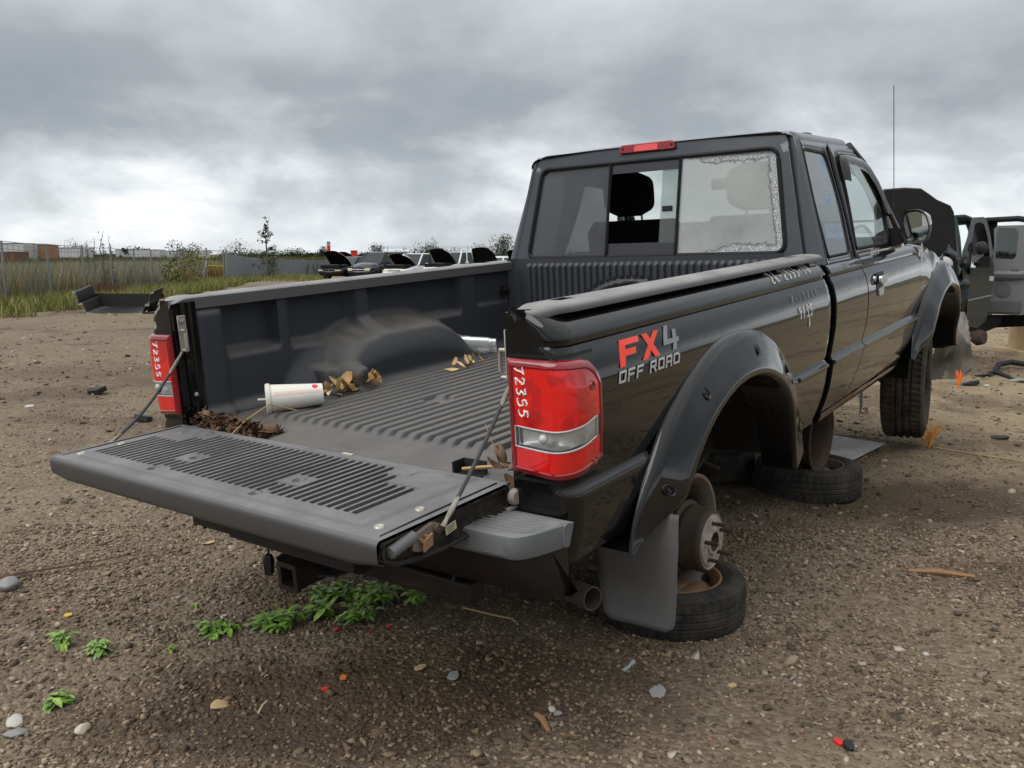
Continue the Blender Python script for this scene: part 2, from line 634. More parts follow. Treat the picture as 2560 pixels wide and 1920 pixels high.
FAINTINK = simple('faded marker', (0.28, 0.29, 0.30), 0.5, var=0.1)
REDDECAL = simple('red decal', (0.85, 0.05, 0.015), 0.3, var=0.06, coat=0.5)
GREYDECAL = simple('grey decal', (0.20, 0.21, 0.225), 0.35, var=0.05, coat=0.5)
SILVERDECAL = simple('silver decal', (0.42, 0.42, 0.43), 0.35, var=0.05, coat=0.5)
TINT = make_glass('tinted rear glass', tint=(0.24, 0.25, 0.26), film=0.8, filmcol=(0.085, 0.086, 0.093), refl=0.6)
CLEAR = make_glass('clear glass', tint=(0.86, 0.92, 0.89), film=0.06, filmcol=(0.5, 0.5, 0.48))
SLIDER = make_glass('slider glass', tint=(0.55, 0.6, 0.58), film=0.28, filmcol=(0.30, 0.31, 0.31), refl=0.7)
QGLASS = make_glass('quarter glass with blue smears', tint=(0.25, 0.26, 0.27), film=0.4, filmcol=(0.26, 0.255, 0.26), smear=0.85, smearcol=(0.17, 0.30, 0.62), refl=1.3)
MIRRORG = simple('mirror glass', (0.36, 0.42, 0.42), 0.03, metal=1.0, var=0.02, rvar=0.01)
VISOR = make_glass('smoked visor', tint=(0.16, 0.155, 0.145), film=0.15, filmcol=(0.05, 0.05, 0.05))
CLEARCUP = make_glass('clear cup plastic', tint=(0.82, 0.83, 0.83), film=0.32, filmcol=(0.55, 0.55, 0.54), refl=1.2, fscale=20)


def make_haze_glass():
    """right pane: tint film half peeled off, bubbled along the edges (object coords: y 0.17..0.66, z 0..0.43)"""
    m = make_glass('peeled tint glass', tint=(0.74, 0.78, 0.75), film=0.95, filmcol=(0.36, 0.375, 0.365), refl=0.6)
    nt = m.node_tree
    out = [n for n in nt.nodes if n.type == 'OUTPUT_MATERIAL'][0]
    src = out.inputs[0].links[0].from_socket
    sep = nd(nt, 'ShaderNodeSeparateXYZ')
    co = coords(nt)
    nt.links.new(co, sep.inputs[0])
    X, Y, Z = sep.outputs
    ay = mth(nt, 'ABSOLUTE', Y)
    dr = mth(nt, 'SUBTRACT', mth(nt, 'SUBTRACT', 0.655, mth(nt, 'MULTIPLY', Z, 0.165)), ay)     # to the outer edge
    dt = mth(nt, 'SUBTRACT', 0.428, Z)
    db = mth(nt, 'ADD', mth(nt, 'SUBTRACT', Z, 0.008), mth(nt, 'MULTIPLY', mth(nt, 'SUBTRACT', 0.42, ay), 0.25))
    db = mth(nt, 'MAXIMUM', db, mth(nt, 'SUBTRACT', Z, 0.008))
    dt2 = mth(nt, 'ADD', dt, mth(nt, 'MAXIMUM', 0.0, mth(nt, 'MULTIPLY', mth(nt, 'SUBTRACT', 0.30, ay), 0.35)))
    e = mth(nt, 'MINIMUM', mth(nt, 'MINIMUM', dr, dt2), db)
    n = noise(nt, co, 26.0, 5, 0.6, 0.6)
    e2 = mth(nt, 'ADD', e, mth(nt, 'MULTIPLY', mth(nt, 'SUBTRACT', n, 0.5), 0.055))
    fac = ramp(nt, e2, [(0.028, 1.0), (0.034, 0.0)])
    line = ramp(nt, e2, [(0.026, 0.0), (0.030, 1.0), (0.034, 1.0), (0.038, 0.0)])
    vo = nd(nt, 'ShaderNodeTexVoronoi', feature='DISTANCE_TO_EDGE')
    vo.inputs['Scale'].default_value = 85
    nt.links.new(vmth(nt, 'ADD', co, vmth(nt, 'MULTIPLY', (0.02, 0.02, 0.02), (1, 1, 1))), vo.inputs['Vector'])
    cells = ramp(nt, vo.outputs[0], [(0.0, (0.12, 0.125, 0.13)), (0.12, (0.40, 0.415, 0.43)), (0.5, (0.52, 0.54, 0.56))])
    pat = mix(nt, line, cells, (0.06, 0.06, 0.06))
    df = nd(nt, 'ShaderNodeBsdfDiffuse')
    nt.links.new(pat, df.inputs[0])
    tot = mth(nt, 'MULTIPLY', mth(nt, 'MAXIMUM', fac, line), 0.82)
    mx = nd(nt, 'ShaderNodeMixShader')
    nt.links.new(tot, mx.inputs[0])
    nt.links.new(src, mx.inputs[1])
    nt.links.new(df.outputs[0], mx.inputs[2])
    nt.links.new(mx.outputs[0], out.inputs[0])
    return m


HAZEG = make_haze_glass()


def make_lens(name, col, dark, amt=0.7):
    """moulded lens: fine prism cells, darker reflector pockets behind"""
    m, nt, b = new_mat(name)
    co = coords(nt)
    n = noise(nt, co, 13.0, 2, 0.5, 0.9)
    v = nd(nt, 'ShaderNodeTexVoronoi', feature='DISTANCE_TO_EDGE')
    v.inputs['Scale'].default_value = 30
    nt.links.new(co, v.inputs['Vector'])
    v2 = nd(nt, 'ShaderNodeTexVoronoi')
    v2.inputs['Scale'].default_value = 16
    nt.links.new(vmth(nt, 'MULTIPLY', co, (1.0, 1.0, 0.6)), v2.inputs['Vector'])
    st = nd(nt, 'ShaderNodeTexWave', wave_type='BANDS', bands_direction='Z')
    st.inputs['Scale'].default_value = 75
    nt.links.new(co, st.inputs['Vector'])
    c = mix(nt, ramp(nt, n, [(0.40, amt), (0.47, 0.0)], 'EASE'), col, dark)
    c = mix(nt, ramp(nt, v2.outputs['Color'], [(0.2, amt * 0.8), (0.4, 0.0)], 'CONSTANT'), c, dark)
    c = mix(nt, mth(nt, 'MULTIPLY', st.outputs[1], 0.22), c, dark)
    c = mix(nt, ramp(nt, v.outputs[0], [(0.0, 0.35 * amt), (0.05, 0.0)]), c, tuple(x * 0.5 for x in dark))
    setin(nt, b, 'Base Color', c)
    setin(nt, b, 'Roughness', 0.12)
    setin(nt, b, 'Coat Weight', 1.0)
    setin(nt, b, 'Coat Roughness', 0.02)
    setin(nt, b, 'Specular IOR Level', 0.5)
    bump(nt, b, st.outputs[1], 0.10, 0.002)
    return m


LENS = make_lens('red lens', (0.68, 0.005, 0.004), (0.30, 0.003, 0.005), 0.6)
LENSLOW = make_lens('lower red lens', (0.66, 0.006, 0.005), (0.48, 0.004, 0.006), 0.25)
LENSRIM = simple('red lens rim', (0.20, 0.005, 0.010), 0.15, var=0.1, coat=1.0)
REVGLASS = make_glass('reverse lamp glass', tint=(0.95, 0.95, 0.95), film=0.08, filmcol=(0.7, 0.7, 0.7))
# ------------------------------------------------------------------ ground
def terrain(x, y):
    d = math.hypot(x, y)
    z = -.42 * sm(8, 48, d)
    near = 1 - sm(9, 22, d)
    z += near * (.028 * mnoise.noise(V((x * .8, y * .8, 0))) + .012 * mnoise.noise(V((x * 2.7, y * 2.7, 4))) + .004 * mnoise.noise(V((x * 9, y * 9, 9))))
    z += .05 * sm(8, 20, d) * mnoise.noise(V((x * .25, y * .25, 2.0)))
    # low heap of loose soil in front
    z += .035 * math.exp(-(((x + .25) / .55) ** 2 + ((y - 2.35) / .22) ** 2))
    return z


def graded(a0, a1, fine, b0, b1, grow):
    xs = lin(a0, a1, int((a1 - a0) / fine) + 1)
    st = fine
    x = a1
    hi = []
    while x < b1:
        st *= grow
        x += st
        hi.append(x)
    st = fine
    x = a0
    lo = []
    while x > b0:
        st *= grow
        x -= st
        lo.append(x)
    return lo[::-1] + xs + hi


def damp_field(nt, co):
    """oily and damp soil: patches with their own shape"""
    sep = nd(nt, 'ShaderNodeSeparateXYZ')
    nt.links.new(co, sep.inputs[0])
    X, Y, Z = sep.outputs
    n0 = noise(nt, co, .45, 5, .6, .4)
    n1 = noise(nt, co, 2.4, 7, .65, .5)
    damp = ramp(nt, mth(nt, 'ADD', n0, mth(nt, 'MULTIPLY', mth(nt, 'SUBTRACT', n1, .5), .75)), [(.52, 0.), (.66, .6)])
    for cx, cy, rx, ry, a in ((-.40, 2.06, .95, .34, .9), (.15, 2.22, .5, .25, .6), (1.9, 4.05, 1.3, .55, .85), (-.2, 3.0, .9, .5, .4), (1.0, 4.6, 1.2, .8, .7), (2.0, 3.0, .7, .25, .45), (5.2, 9.0, 2.4, 1.0, .6), (-4.5, 8.5, 2.0, .8, .35)):
        dx = mth(nt, 'DIVIDE', mth(nt, 'SUBTRACT', X, cx), rx)
        dy = mth(nt, 'DIVIDE', mth(nt, 'SUBTRACT', Y, cy), ry)
        q = mth(nt, 'SQRT', mth(nt, 'ADD', mth(nt, 'MULTIPLY', dx, dx), mth(nt, 'MULTIPLY', dy, dy)))
        q = mth(nt, 'ADD', q, mth(nt, 'MULTIPLY', mth(nt, 'SUBTRACT', n1, .5), 1.5))
        damp = mth(nt, 'MAXIMUM', damp, ramp(nt, q, [(.5, a), (1.1, 0.)]))
    return damp


def make_ground_mat():
    m, nt, b = new_mat('dirt and gravel')
    co = coords(nt)
    sep = nd(nt, 'ShaderNodeSeparateXYZ')
    nt.links.new(co, sep.inputs[0])
    X, Y, Z = sep.outputs
    n0 = noise(nt, co, .45, 5, .6, .4)
    n1 = noise(nt, co, 2.4, 7, .65, .5)
    n2 = noise(nt, co, 13., 6, .7, .3)
    n3 = noise(nt, co, 70., 4, .75)
    vo = nd(nt, 'ShaderNodeTexVoronoi')
    vo.inputs['Scale'].default_value = 62
    nt.links.new(co, vo.inputs['Vector'])
    vo2 = nd(nt, 'ShaderNodeTexVoronoi')
    vo2.inputs['Scale'].default_value = 24
    nt.links.new(co, vo2.inputs['Vector'])
    base = mix(nt, ramp(nt, n1, [(.32, 0.), (.66, 1.)]), (.105, .074, .046), (.215, .170, .115))
    grit = ramp(nt, vo.outputs['Color'], [(.0, (.075, .058, .040)), (.45, (.175, .142, .102)), (.8, (.27, .225, .165)), (1., (.38, .335, .26))])
    base = mix(nt, ramp(nt, n2, [(.36, .15), (.62, .75)]), base, grit)
    base = mix(nt, ramp(nt, n3, [(.55, 0.), (.72, .35)]), base, (.26, .225, .17))
    # paler, drier and sandier ground further off to the right
    dry = ramp(nt, mth(nt, 'ADD', mth(nt, 'MULTIPLY', X, .06), mth(nt, 'ADD', mth(nt, 'MULTIPLY', Y, .02), mth(nt, 'MULTIPLY', n0, .5))), [(.36, 0.), (.58, .7)])
    base = mix(nt, dry, base, mix(nt, vo2.outputs['Color'], (.25, .192, .115), (.35, .28, .18)))
    damp = damp_field(nt, co)
    base = mix(nt, damp, base, mix(nt, n2, (.036, .025, .016), (.080, .057, .038)))
    # far field: dry grass and weeds
    r = mth(nt, 'SQRT', mth(nt, 'ADD', mth(nt, 'MULTIPLY', X, X), mth(nt, 'MULTIPLY', Y, Y)))
    far = ramp(nt, mth(nt, 'ADD', mth(nt, 'DIVIDE', r, 100.), mth(nt, 'MULTIPLY', mth(nt, 'SUBTRACT', n0, .5), .15)), [(.60, 0.), (.72, 1.)])
    base = mix(nt, far, base, mix(nt, noise(nt, co, .12, 6, .7), (.05, .052, .022), (.12, .10, .045)))
    base = mix(nt, 1.0, base, (.92, .90, .88), 'MULTIPLY')
    setin(nt, b, 'Base Color', base)
    setin(nt, b, 'Roughness', .93)
    setin(nt, b, 'Specular IOR Level', .25)
    h = mth(nt, 'ADD', mth(nt, 'MULTIPLY', n2, .6), mth(nt, 'ADD', mth(nt, 'MULTIPLY', n3, .25), mth(nt, 'MULTIPLY', vo.outputs['Distance'], -.5)))
    bump(nt, b, h, .9, .02)
    return m


GROUND = make_ground_mat()
mb = MB()
gx = graded(-3.2, 3.6, .075, -2500, 2500, 1.16)
gyy = graded(1.0, 7.0, .075, -60, 3500, 1.13)
mb.grid(gx, gyy, lambda x, y: (x, y, terrain(x, y)))
gr = mb.build('ground', GROUND, None, 180)
tag(gr, kind='structure')


def gz(x, y): return terrain(x, y)


# ------------------------------------------------------------------ loose gravel
def pebble_mat(name, stops):
    m, nt, b = new_mat(name)
    g = nd(nt, 'ShaderNodeNewGeometry')
    co = coords(nt)
    c = ramp(nt, g.outputs['Random Per Island'], stops)
    n = noise(nt, co, 160., 3, .6)
    c = mix(nt, mth(nt, 'MULTIPLY', n, .5), c, (.06, .05, .04), 'MIX')
    c = mix(nt, 1.0, c, (1.22, 1.17, 1.10), 'MULTIPLY')
    c = mix(nt, mth(nt, 'MULTIPLY', damp_field(nt, co), .8), c, mix(nt, 1.0, c, (.52, .45, .38), 'MULTIPLY'))
    setin(nt, b, 'Base Color', c)
    setin(nt, b, 'Roughness', .85)
    setin(nt, b, 'Specular IOR Level', .3)
    return m


PEB = pebble_mat('gravel stones', [(0., (.055, .041, .028)), (.35, (.115, .089, .06)), (.65, (.185, .148, .103)), (.85, (.26, .21, .145)), (.95, (.32, .275, .21)), (.985, (.37, .32, .24)), (1., (.20, .10, .06))])
_ico = bmesh.new()
bmesh.ops.create_icosphere(_ico, subdivisions=1, radius=1.0)
ICV = np.array([v.co[:] for v in _ico.verts])
ICF = np.array([[v.index for v in f.verts] for f in _ico.faces])
_ico.free()


def fast_mesh(name, v, f):
    me = bpy.data.meshes.new(name)
    me.vertices.add(len(v))
    me.vertices.foreach_set('co', np.asarray(v, dtype=np.float32).ravel())
    k = f.shape[1]
    me.loops.add(f.size)
    me.loops.foreach_set('vertex_index', np.asarray(f, dtype=np.int32).ravel())
    me.polygons.add(len(f))
    me.polygons.foreach_set('loop_start', np.arange(0, f.size, k, dtype=np.int32))
    me.polygons.foreach_set('loop_total', np.full(len(f), k, dtype=np.int32))
    me.update(calc_edges=True)
    me.validate()
    return me


def vnoise(x, y, s, seed):
    """cheap smooth value noise on arrays"""
    rs = np.random.RandomState(seed)
    T = rs.rand(64, 64)
    u, v = x * s, y * s
    i, j = np.floor(u).astype(int), np.floor(v).astype(int)
    fu, fv = u - i, v - j
    fu, fv = fu * fu * (3 - 2 * fu), fv * fv * (3 - 2 * fv)
    g = lambda a, b: T[a % 64, b % 64]
    return (g(i, j) * (1 - fu) + g(i + 1, j) * fu) * (1 - fv) + (g(i, j + 1) * (1 - fu) + g(i + 1, j + 1) * fu) * fv


def scatter(n, x0, x1, y0, y1, smin, smax, pw, seed, dens=None):
    rs = np.random.RandomState(seed)
    x = rs.uniform(x0, x1, n * 3)
    y = rs.uniform(y0, y1, n * 3)
    p = .25 + .75 * np.clip((vnoise(x, y, 1.7, seed + 1) * .6 + vnoise(x, y, 5.1, seed + 2) * .4 - .3) * 2.6, 0, 1)
    if dens is not None: p *= dens(x, y)
    k = rs.rand(n * 3) < p
    x, y = x[k][:n], y[k][:n]
    n = len(x)
    s = smin + (smax - smin) * rs.rand(n) ** pw
    return x, y, s, rs


def gravel(name, n, x0, x1, y0, y1, smin, smax, pw, seed, dens=None, sink=.35):
    x, y, s, rs = scatter(n, x0, x1, y0, y1, smin, smax, pw, seed, dens)
    n = len(x)
    z = np.array([terrain(a, b) for a, b in zip(x, y)])
    v = ICV[None] * (1 + .38 * (rs.rand(n, 12, 1) - .5))
    sc = np.stack([s * rs.uniform(.75, 1.3, n), s * rs.uniform(.6, 1.0, n), s * rs.uniform(.35, .75, n)], -1)
    v = v * sc[:, None, :]
    a = rs.uniform(0, 2 * np.pi, n)
    c, q = np.cos(a)[:, None], np.sin(a)[:, None]
    tl = rs.uniform(-.4, .4, n)[:, None]
    vz = v[..., 2] + v[..., 0] * tl
    vx = v[..., 0] * c - v[..., 1] * q
    vy = v[..., 0] * q + v[..., 1] * c
    P = np.stack([vx + x[:, None], vy + y[:, None], vz + (z + sc[:, 2] * (1 - 2 * sink))[:, None]], -1).reshape(-1, 3)
    F = (ICF[None] + 12 * np.arange(n)[:, None, None]).reshape(-1, 3)
    return P, F


parts = [gravel('a', 34000, -2.2, 2.2, 1.75, 3.6, .0035, .0095, 1.8, 3),
         gravel('b', 13000, -3.6, 3.6, 3.4, 6.5, .0035, .010, 2.2, 13),
         gravel('c', 5500, -7.0, 7.5, 6.3, 14., .006, .018, 2.4, 23),
         gravel('d', 420, -2.3, 2.3, 1.8, 5.0, .010, .022, 1.6, 33),
         gravel('e', 160, -8.0, 8.0, 5.0, 16., .02, .05, 2.0, 43)]
off = 0
PP, FF = [], []
for p, f in parts:
    PP.append(p)
    FF.append(f + off)
    off += len(p)
me = fast_mesh('gravel', np.concatenate(PP), np.concatenate(FF))
go = link_mesh('gravel', me, PEB, None, 60)
tag(go, 'loose brown and tan gravel spread over the dirt yard', 'gravel', kind='stuff')


# ------------------------------------------------------------------ flat chips, clods and crumbs trodden into the yard
def chips(n, x0, x1, y0, y1, smin, smax, seed):
    x, y, s, rs = scatter(n, x0, x1, y0, y1, smin, smax, 2.2, seed)
    n = len(x)
    z = np.array([terrain(a, b) for a, b in zip(x, y)])
    k = 6
    ang = np.linspace(0, 2 * np.pi, k, endpoint=False)[None] + rs.uniform(-.35, .35, (n, k))
    rad = s[:, None] * rs.uniform(.55, 1.2, (n, k))
    asp = rs.uniform(.35, .9, n)[:, None]
    px, py = rad * np.cos(ang), rad * np.sin(ang) * asp
    a = rs.uniform(0, 2 * np.pi, n)[:, None]
    tx, ty = rs.uniform(-.35, .35, n)[:, None], rs.uniform(-.35, .35, n)[:, None]
    h = px * tx + py * ty
    X = px * np.cos(a) - py * np.sin(a) + x[:, None]
    Y = px * np.sin(a) + py * np.cos(a) + y[:, None]
    th = (s * rs.uniform(.12, .4, n))[:, None]
    Zt = z[:, None] + th + h + .002
    top = np.stack([X, Y, Zt], -1)
    bot = np.stack([X, Y, Zt - th * 1.4], -1)
    v = np.concatenate([top, bot], 1).reshape(-1, 3)
    base = 12 * np.arange(n)[:, None]
    tri = [[0, 1, 2], [0, 2, 3], [0, 3, 4], [0, 4, 5]]
    for i in range(6):
        j = (i + 1) % 6
        tri += [[i, 6 + i, 6 + j], [i, 6 + j, j]]
    f = np.concatenate([base + np.array([t]) for t in tri], 0)
    return v, f


CHIP = pebble_mat('yard chips', [(0., (.045, .037, .03)), (.25, (.075, .058, .04)), (.5, (.14, .10, .065)), (.7, (.22, .17, .11)), (.85, (.19, .19, .18)), (.95, (.36, .31, .23)), (1., (.45, .43, .39))])
PP, FF, off = [], [], 0
for args in ((2600, -2.4, 2.4, 1.8, 4.0, .005, .020, 301), (2600, -6.0, 5.5, 3.8, 10., .008, .034, 302), (900, -11., 9., 9., 19., .015, .06, 303)):
    p, f = chips(*args)
    PP.append(p)
    FF.append(f + off)
    off += len(p)
co_ = link_mesh('ground_chips', fast_mesh('ground_chips', np.concatenate(PP), np.concatenate(FF)), CHIP, None, None)
tag(co_, 'flat chips, clods and crumbs of scrap trodden into the yard', 'debris', kind='stuff')
# ------------------------------------------------------------------ the black pickup (local axes: x to the nose, y to its left, z = 0 on the bed rail)
TRK = thing('pickup_truck', 'black extended-cab pickup with open tailgate and no rear wheel, raised on old rims', 'pickup truck')
TRK.matrix_world = Matrix(((0.599101, -0.799036, -0.051192, -0.5749), (0.798509, 0.600957, -0.035140, 2.3614),
                           (0.058842, -0.019825, 0.998070, EYE - 0.1275), (0, 0, 0, 1)))


def tb(mb, name, mat, parent=None, smooth=40, **k):
    return mb.build(name, mat, parent or TRK, smooth, **k)


# ---- outer half width of the bed and cab sides by height
PZ = [0.0, -.012, -.022, -.03, -.05, -.075, -.083, -.086, -.097, -.100, -.13, -.16, -.19, -.24, -.30, -.36, -.425, -.433, -.443, -.452, -.52, -.58, -.62, -.66, -.70]
PY = [.765, .775, .784, .800, .829, .8455, .8475, .837, .837, .843, .857, .866, .871, .873, .8705, .863, .852, .855, .863, .865, .857, .845, .833, .818, .80]


def yb(z):
    i = len(PZ) - 1
    return interp(-z, [-a for a in PZ], PY)


HUBX, HUBZ, RO, RI = .93, -.88, .70, .565


def bedside(sg):
    """outer bed panel with its wrapped rear corner; sg = -1 right, +1 left"""
    zs = [-.012, -.02, -.03, -.04, -.05, -.062, -.075, -.083, -.086, -.097, -.100, -.115, -.13, -.145, -.16, -.175, -.19, -.215, -.24, -.27, -.30,
          -.33, -.36, -.395, -.425, -.433, -.438, -.443, -.452, -.47, -.495, -.52, -.55, -.58, -.60, -.62, -.65, -.68, -.70]
    rc = .055
    def path(z):
        Y = yb(z)
        pts = [(0.035, .70), (0.003, .703), (0.0, .707), (0.0, .73), (0.0, .755), (0.0, Y - rc)]
        for k in range(1, 7):
            a = k / 7 * math.pi / 2
            pts.append((rc - rc * math.cos(a), Y - rc + rc * math.sin(a)))
        pts.append((rc, Y))
        xs = lin(.075, 1.905, 66)
        pts += [(x, Y) for x in xs]
        pts += [(1.918, Y - .006), (1.925, Y - .02), (1.927, Y - .06)]
        return pts
    n = len(path(-.1))
    P = [path(z) for z in zs]
    mb = MB()
    vs = []
    for i, z in enumerate(zs):
        lo = None
        for (x, y) in P[i]:
            vs.append((x, sg * y, z))
    fs = []
    for i in range(len(zs) - 1):
        for j in range(n - 1):
            x = (P[i][j][0] + P[i][j + 1][0]) / 2
            z = (zs[i] + zs[i + 1]) / 2
            if (x - HUBX) ** 2 + (z - HUBZ) ** 2 < ((RO - .035) if x > HUBX - .25 else RI + .04) ** 2: continue
            low = -.63 if x < HUBX else -.69
            if z < low + (0.0 if x > .06 else .02): continue
            if -.385 < z < -.14 and 3 <= j and x < .105: continue
            q = (i * n + j, i * n + j + 1, (i + 1) * n + j + 1, (i + 1) * n + j)
            fs.append(q if sg < 0 else q[::-1])
    mb.add(vs, fs)
    o = tb(mb, 'bed_side', PAINT, smooth=28)
    return o


for s_ in (-1, 1):
    bedside(s_)


def flare(sg, cx, parent=None, crush=0.0, cz=HUBZ):
    prof = [(.703, .860), (.700, .877), (.694, .885), (.67, .895), (.64, .908), (.61, .920), (.585, .930), (.570, .934), (.560, .930),
            (.554, .915), (.553, .89), (.556, .80), (.556, .755)]
    mb = MB()
    secs = []
    N = 64
    for k in range(N + 1):
        t = k / N
        a = math.radians(162.5 + (11.5 - 162.5) * t)
        sec = []
        for i, (r, y) in enumerate(prof):
            yy = y
            end = 1.0
            if t < .13: end = .25 + .75 * sm(0, .13, t)
            if t > .66: end = 1 - .62 * sm(.66, 1.0, t)
            yy = .855 + (y - .855) * end if y > .855 else y
            x = cx + r * math.cos(a)
            z = cz + r * math.sin(a)
            if t < .10:          # rear leg runs out in a point
                rr = .703 + (r - .703) * (.04 + .96 * (t / .10) ** .8)
                x = cx + rr * math.cos(a)
                z = cz + rr * math.sin(a)
            if crush:
                q = mnoise.noise(V((x * 5, z * 5, 3.1)))
                yy += crush * q * .05
                z += crush * q * .02
            sec.append((x, sg * yy, z))
        secs.append(sec)
    mb.loft(secs)
    o = tb(mb, 'wheel_arch_flare', FLARE, smooth=50, recalc=True)
    return o


def flare_bolts(fl, sg, cx, angs, cz=HUBZ):
    for a in angs:
        A = math.radians(a)
        r, y = .640, .909
        c = V((cx + r * math.cos(A), sg * y, cz + r * math.sin(A)))
        nrm = V((math.cos(A) * .52, sg * .85, math.sin(A) * .52)).normalized()
        tang = V((-math.sin(A), 0, math.cos(A)))
        rad = nrm.cross(tang).normalized()
        M = Matrix((( *rad, 0), (*tang, 0), (*nrm, 0), (0, 0, 0, 1))).transposed()
        M.translation = c
        mb = MB()
        mb.lathe([(.001, -.006), (.011, -.006), (.0135, .001), (.016, .0025), (.018, .0005)], 18, M @ Matrix.Diagonal((1.35, .8, 1, 1)))
        o = tb(mb, 'bolt_pocket', FLARE, fl)
        mb = MB()
        mb.lathe([(.0005, .004), (.003, .004), (.003, .001), (.006, 0), (.007, -.005)], 10, M)
        tb(mb, 'bolt', PLASTIC, fl)


f1 = flare(-1, HUBX)
flare_bolts(f1, -1, HUBX, (147, 118, 82, 55))
f2 = flare(1, HUBX)
# inner wheel tub
for s_ in (-1, 1):
    mb = MB()
    secs = []
    for k in range(25):
        a = math.radians(157 - 140 * k / 24)
        secs.append([(HUBX + r * math.cos(a), s_ * y, HUBZ + r * math.sin(a)) for r, y in ((.66, .842), (.60, .80), (.555, .75), (.55, .57), (.40, .55))])
    mb.loft(secs)
    tb(mb, 'wheel_tub', VOID, smooth=40)

# ---- rail caps
def rail_cap(sg):
    mb = MB()
    hx = [(0.105, 0.170), (1.70, 1.765)]
    xs = sorted(set([0.0, .006, .015, .028, .045, .065, .085, .105, .12, .145, .17, .2, .25] + lin(.3, 1.65, 28) + [1.70, 1.765, 1.80, 1.84, 1.87, 1.90, 1.93]))
    def outer(x):
        w = .116 if sg < 0 else .138
        if x < .11: w = .018 + (w - .018) * math.sqrt(max(0, 1 - ((.11 - x) / .11) ** 2))
        return w
    def crown(x): return -.014 * (1 - sm(0, .06, x)) - .004
    secs = []
    yi = .712 if sg < 0 else .688
    for x in xs:
        w = outer(x)
        c = crown(x)
        h0, h1 = .30, .62
        sec = [(yi, -.047 if x > .07 else -.022), (yi - .001, c - .006), (yi + .004, c - .001), (yi + .010 * min(1, w / .1), c), (yi + w * h0, c + .003),
               (yi + w * h1, c + .003), (yi + w * .88, c - .001), (yi + w * .96, c - .006), (yi + w, c - .014), (yi + w - .002, c - .022), (yi + w * .9, c - .024)]
        secs.append([(x, sg * y, z) for y, z in sec])
    n = len(secs[0])
    vs = [p for s in secs for p in s]
    fs = []
    for i in range(len(xs) - 1):
        for j in range(n - 1):
            if j == 4 and any(abs(xs[i] - a) < 1e-6 or (xs[i] >= a and xs[i + 1] <= b + 1e-6) for a, b in hx): continue
            q = (i * n + j, (i + 1) * n + j, (i + 1) * n + j + 1, i * n + j + 1)
            fs.append(q if sg < 0 else q[::-1])
    mb.add(vs, fs)
    mb.add(secs[0], [tuple(range(n))])
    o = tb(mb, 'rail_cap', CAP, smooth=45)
    for a, b in hx:
        p = MB()
        y0, y1 = yi + (.116 if sg < 0 else .138) * .30, yi + (.116 if sg < 0 else .138) * .62
        if sg < 0: y0, y1 = -y1, -y0
        z0, z1 = -.05, -.001
        p.add([(a, y0, z1), (b, y0, z1), (b, y1, z1), (a, y1, z1), (a, y0, z0), (b, y0, z0), (b, y1, z0), (a, y1, z0)],
              [(4, 5, 6, 7), (0, 4, 5, 1), (1, 5, 6, 2), (2, 6, 7, 3), (3, 7, 4, 0)])
        tb(p, 'stake_pocket', RUBBER, o, smooth=None)
    return o


for s_ in (-1, 1):
    rail_cap(s_)

# ---- bed liner: side walls, floor, front wall
def wheelhouse(x, z):
    zt = -.43 + .245 * max(0, 1 - abs((x - .985) / .40) ** 3.4) ** .55
    skirt = -.43 + .22 * max(0, 1 - abs((x - .94) / .52) ** 2.4) ** .6
    a = sm(-.035, .05, zt - z) if abs(x - .985) < .40 else 0
    b = sm(-.05, .12, skirt - z) if abs(x - .94) < .52 else 0
    return .165 * a * .6 + .165 * .4 * b


def wall_out(x, z):
    """how far the liner wall sits outward (+) of y = .70"""
    d = 0.0
    def pocket(x0, x1, z0, z1, dep, e=.010, le=.03):
        return dep * sm(x0 - e, x0 + e, x) * (1 - sm(x1 - e, x1 + e, x)) * sm(z0 - le, z0 + .004, z) * (1 - sm(z1 - .004, z1 + .012, z))
    d += pocket(.205, .425, -.205, -.045, .055)
    d += pocket(.487, .815, -.215, -.045, .05)
    d += pocket(.895, 1.475, -.20, -.05, .05)
    d += pocket(1.60, 1.86, -.19, -.05, .018, le=.02)
    d -= pocket(.545, .67, -.43, -.33, .05, e=.008, le=.01)
    d += pocket(.08, .16, -.40, -.06, -.004, e=.03)
    # left rear post bulge
    d -= .016 * (1 - sm(.17, .205, x)) * (1 - sm(-.075, -.045, z)) * sm(.075, .10, x)
    d -= wheelhouse(x, z)
    # floor fillet
    d -= .035 * (1 - sm(-.425, -.375, z)) ** 2
    return d


def liner_wall(sg):
    mb = MB()
    xs = lin(.075, 1.90, 190)
    zs = lin(-.428, -.035, 46)
    mb.grid(xs, zs, lambda x, z: (x, sg * (.700 + wall_out(x, z)), z))
    o = tb(mb, 'liner_side_wall', LINER, smooth=50, recalc=True)
    return o


for s_ in (-1, 1):
    liner_wall(s_)


def floor_z(x, y):
    z = -.428
    rib = 0.0
    if abs(y) < .505:
        t = ((y + .505) / .0505) % 1.0
        up = sm(.06, .26, t) * (1 - sm(.74, .94, t))
        endf = sm(.165 + .012 * abs(t - .5), .205, x) * (1 - sm(1.83, 1.86, x))
        rib = .016 * up * endf
    # cross depressions with a drain plug
    for cx, cy in ((.62, .10), (1.20, .22), (.62, -.30)):
        q = math.hypot((x - cx) / .045, (y - cy) / .055)
        rib *= sm(.8, 1.1, q)
    z += rib
    z -= .010 * (1 - sm(.085, .115, x))
    z -= .012 * (1 - sm(.015, .028, x))
    return z


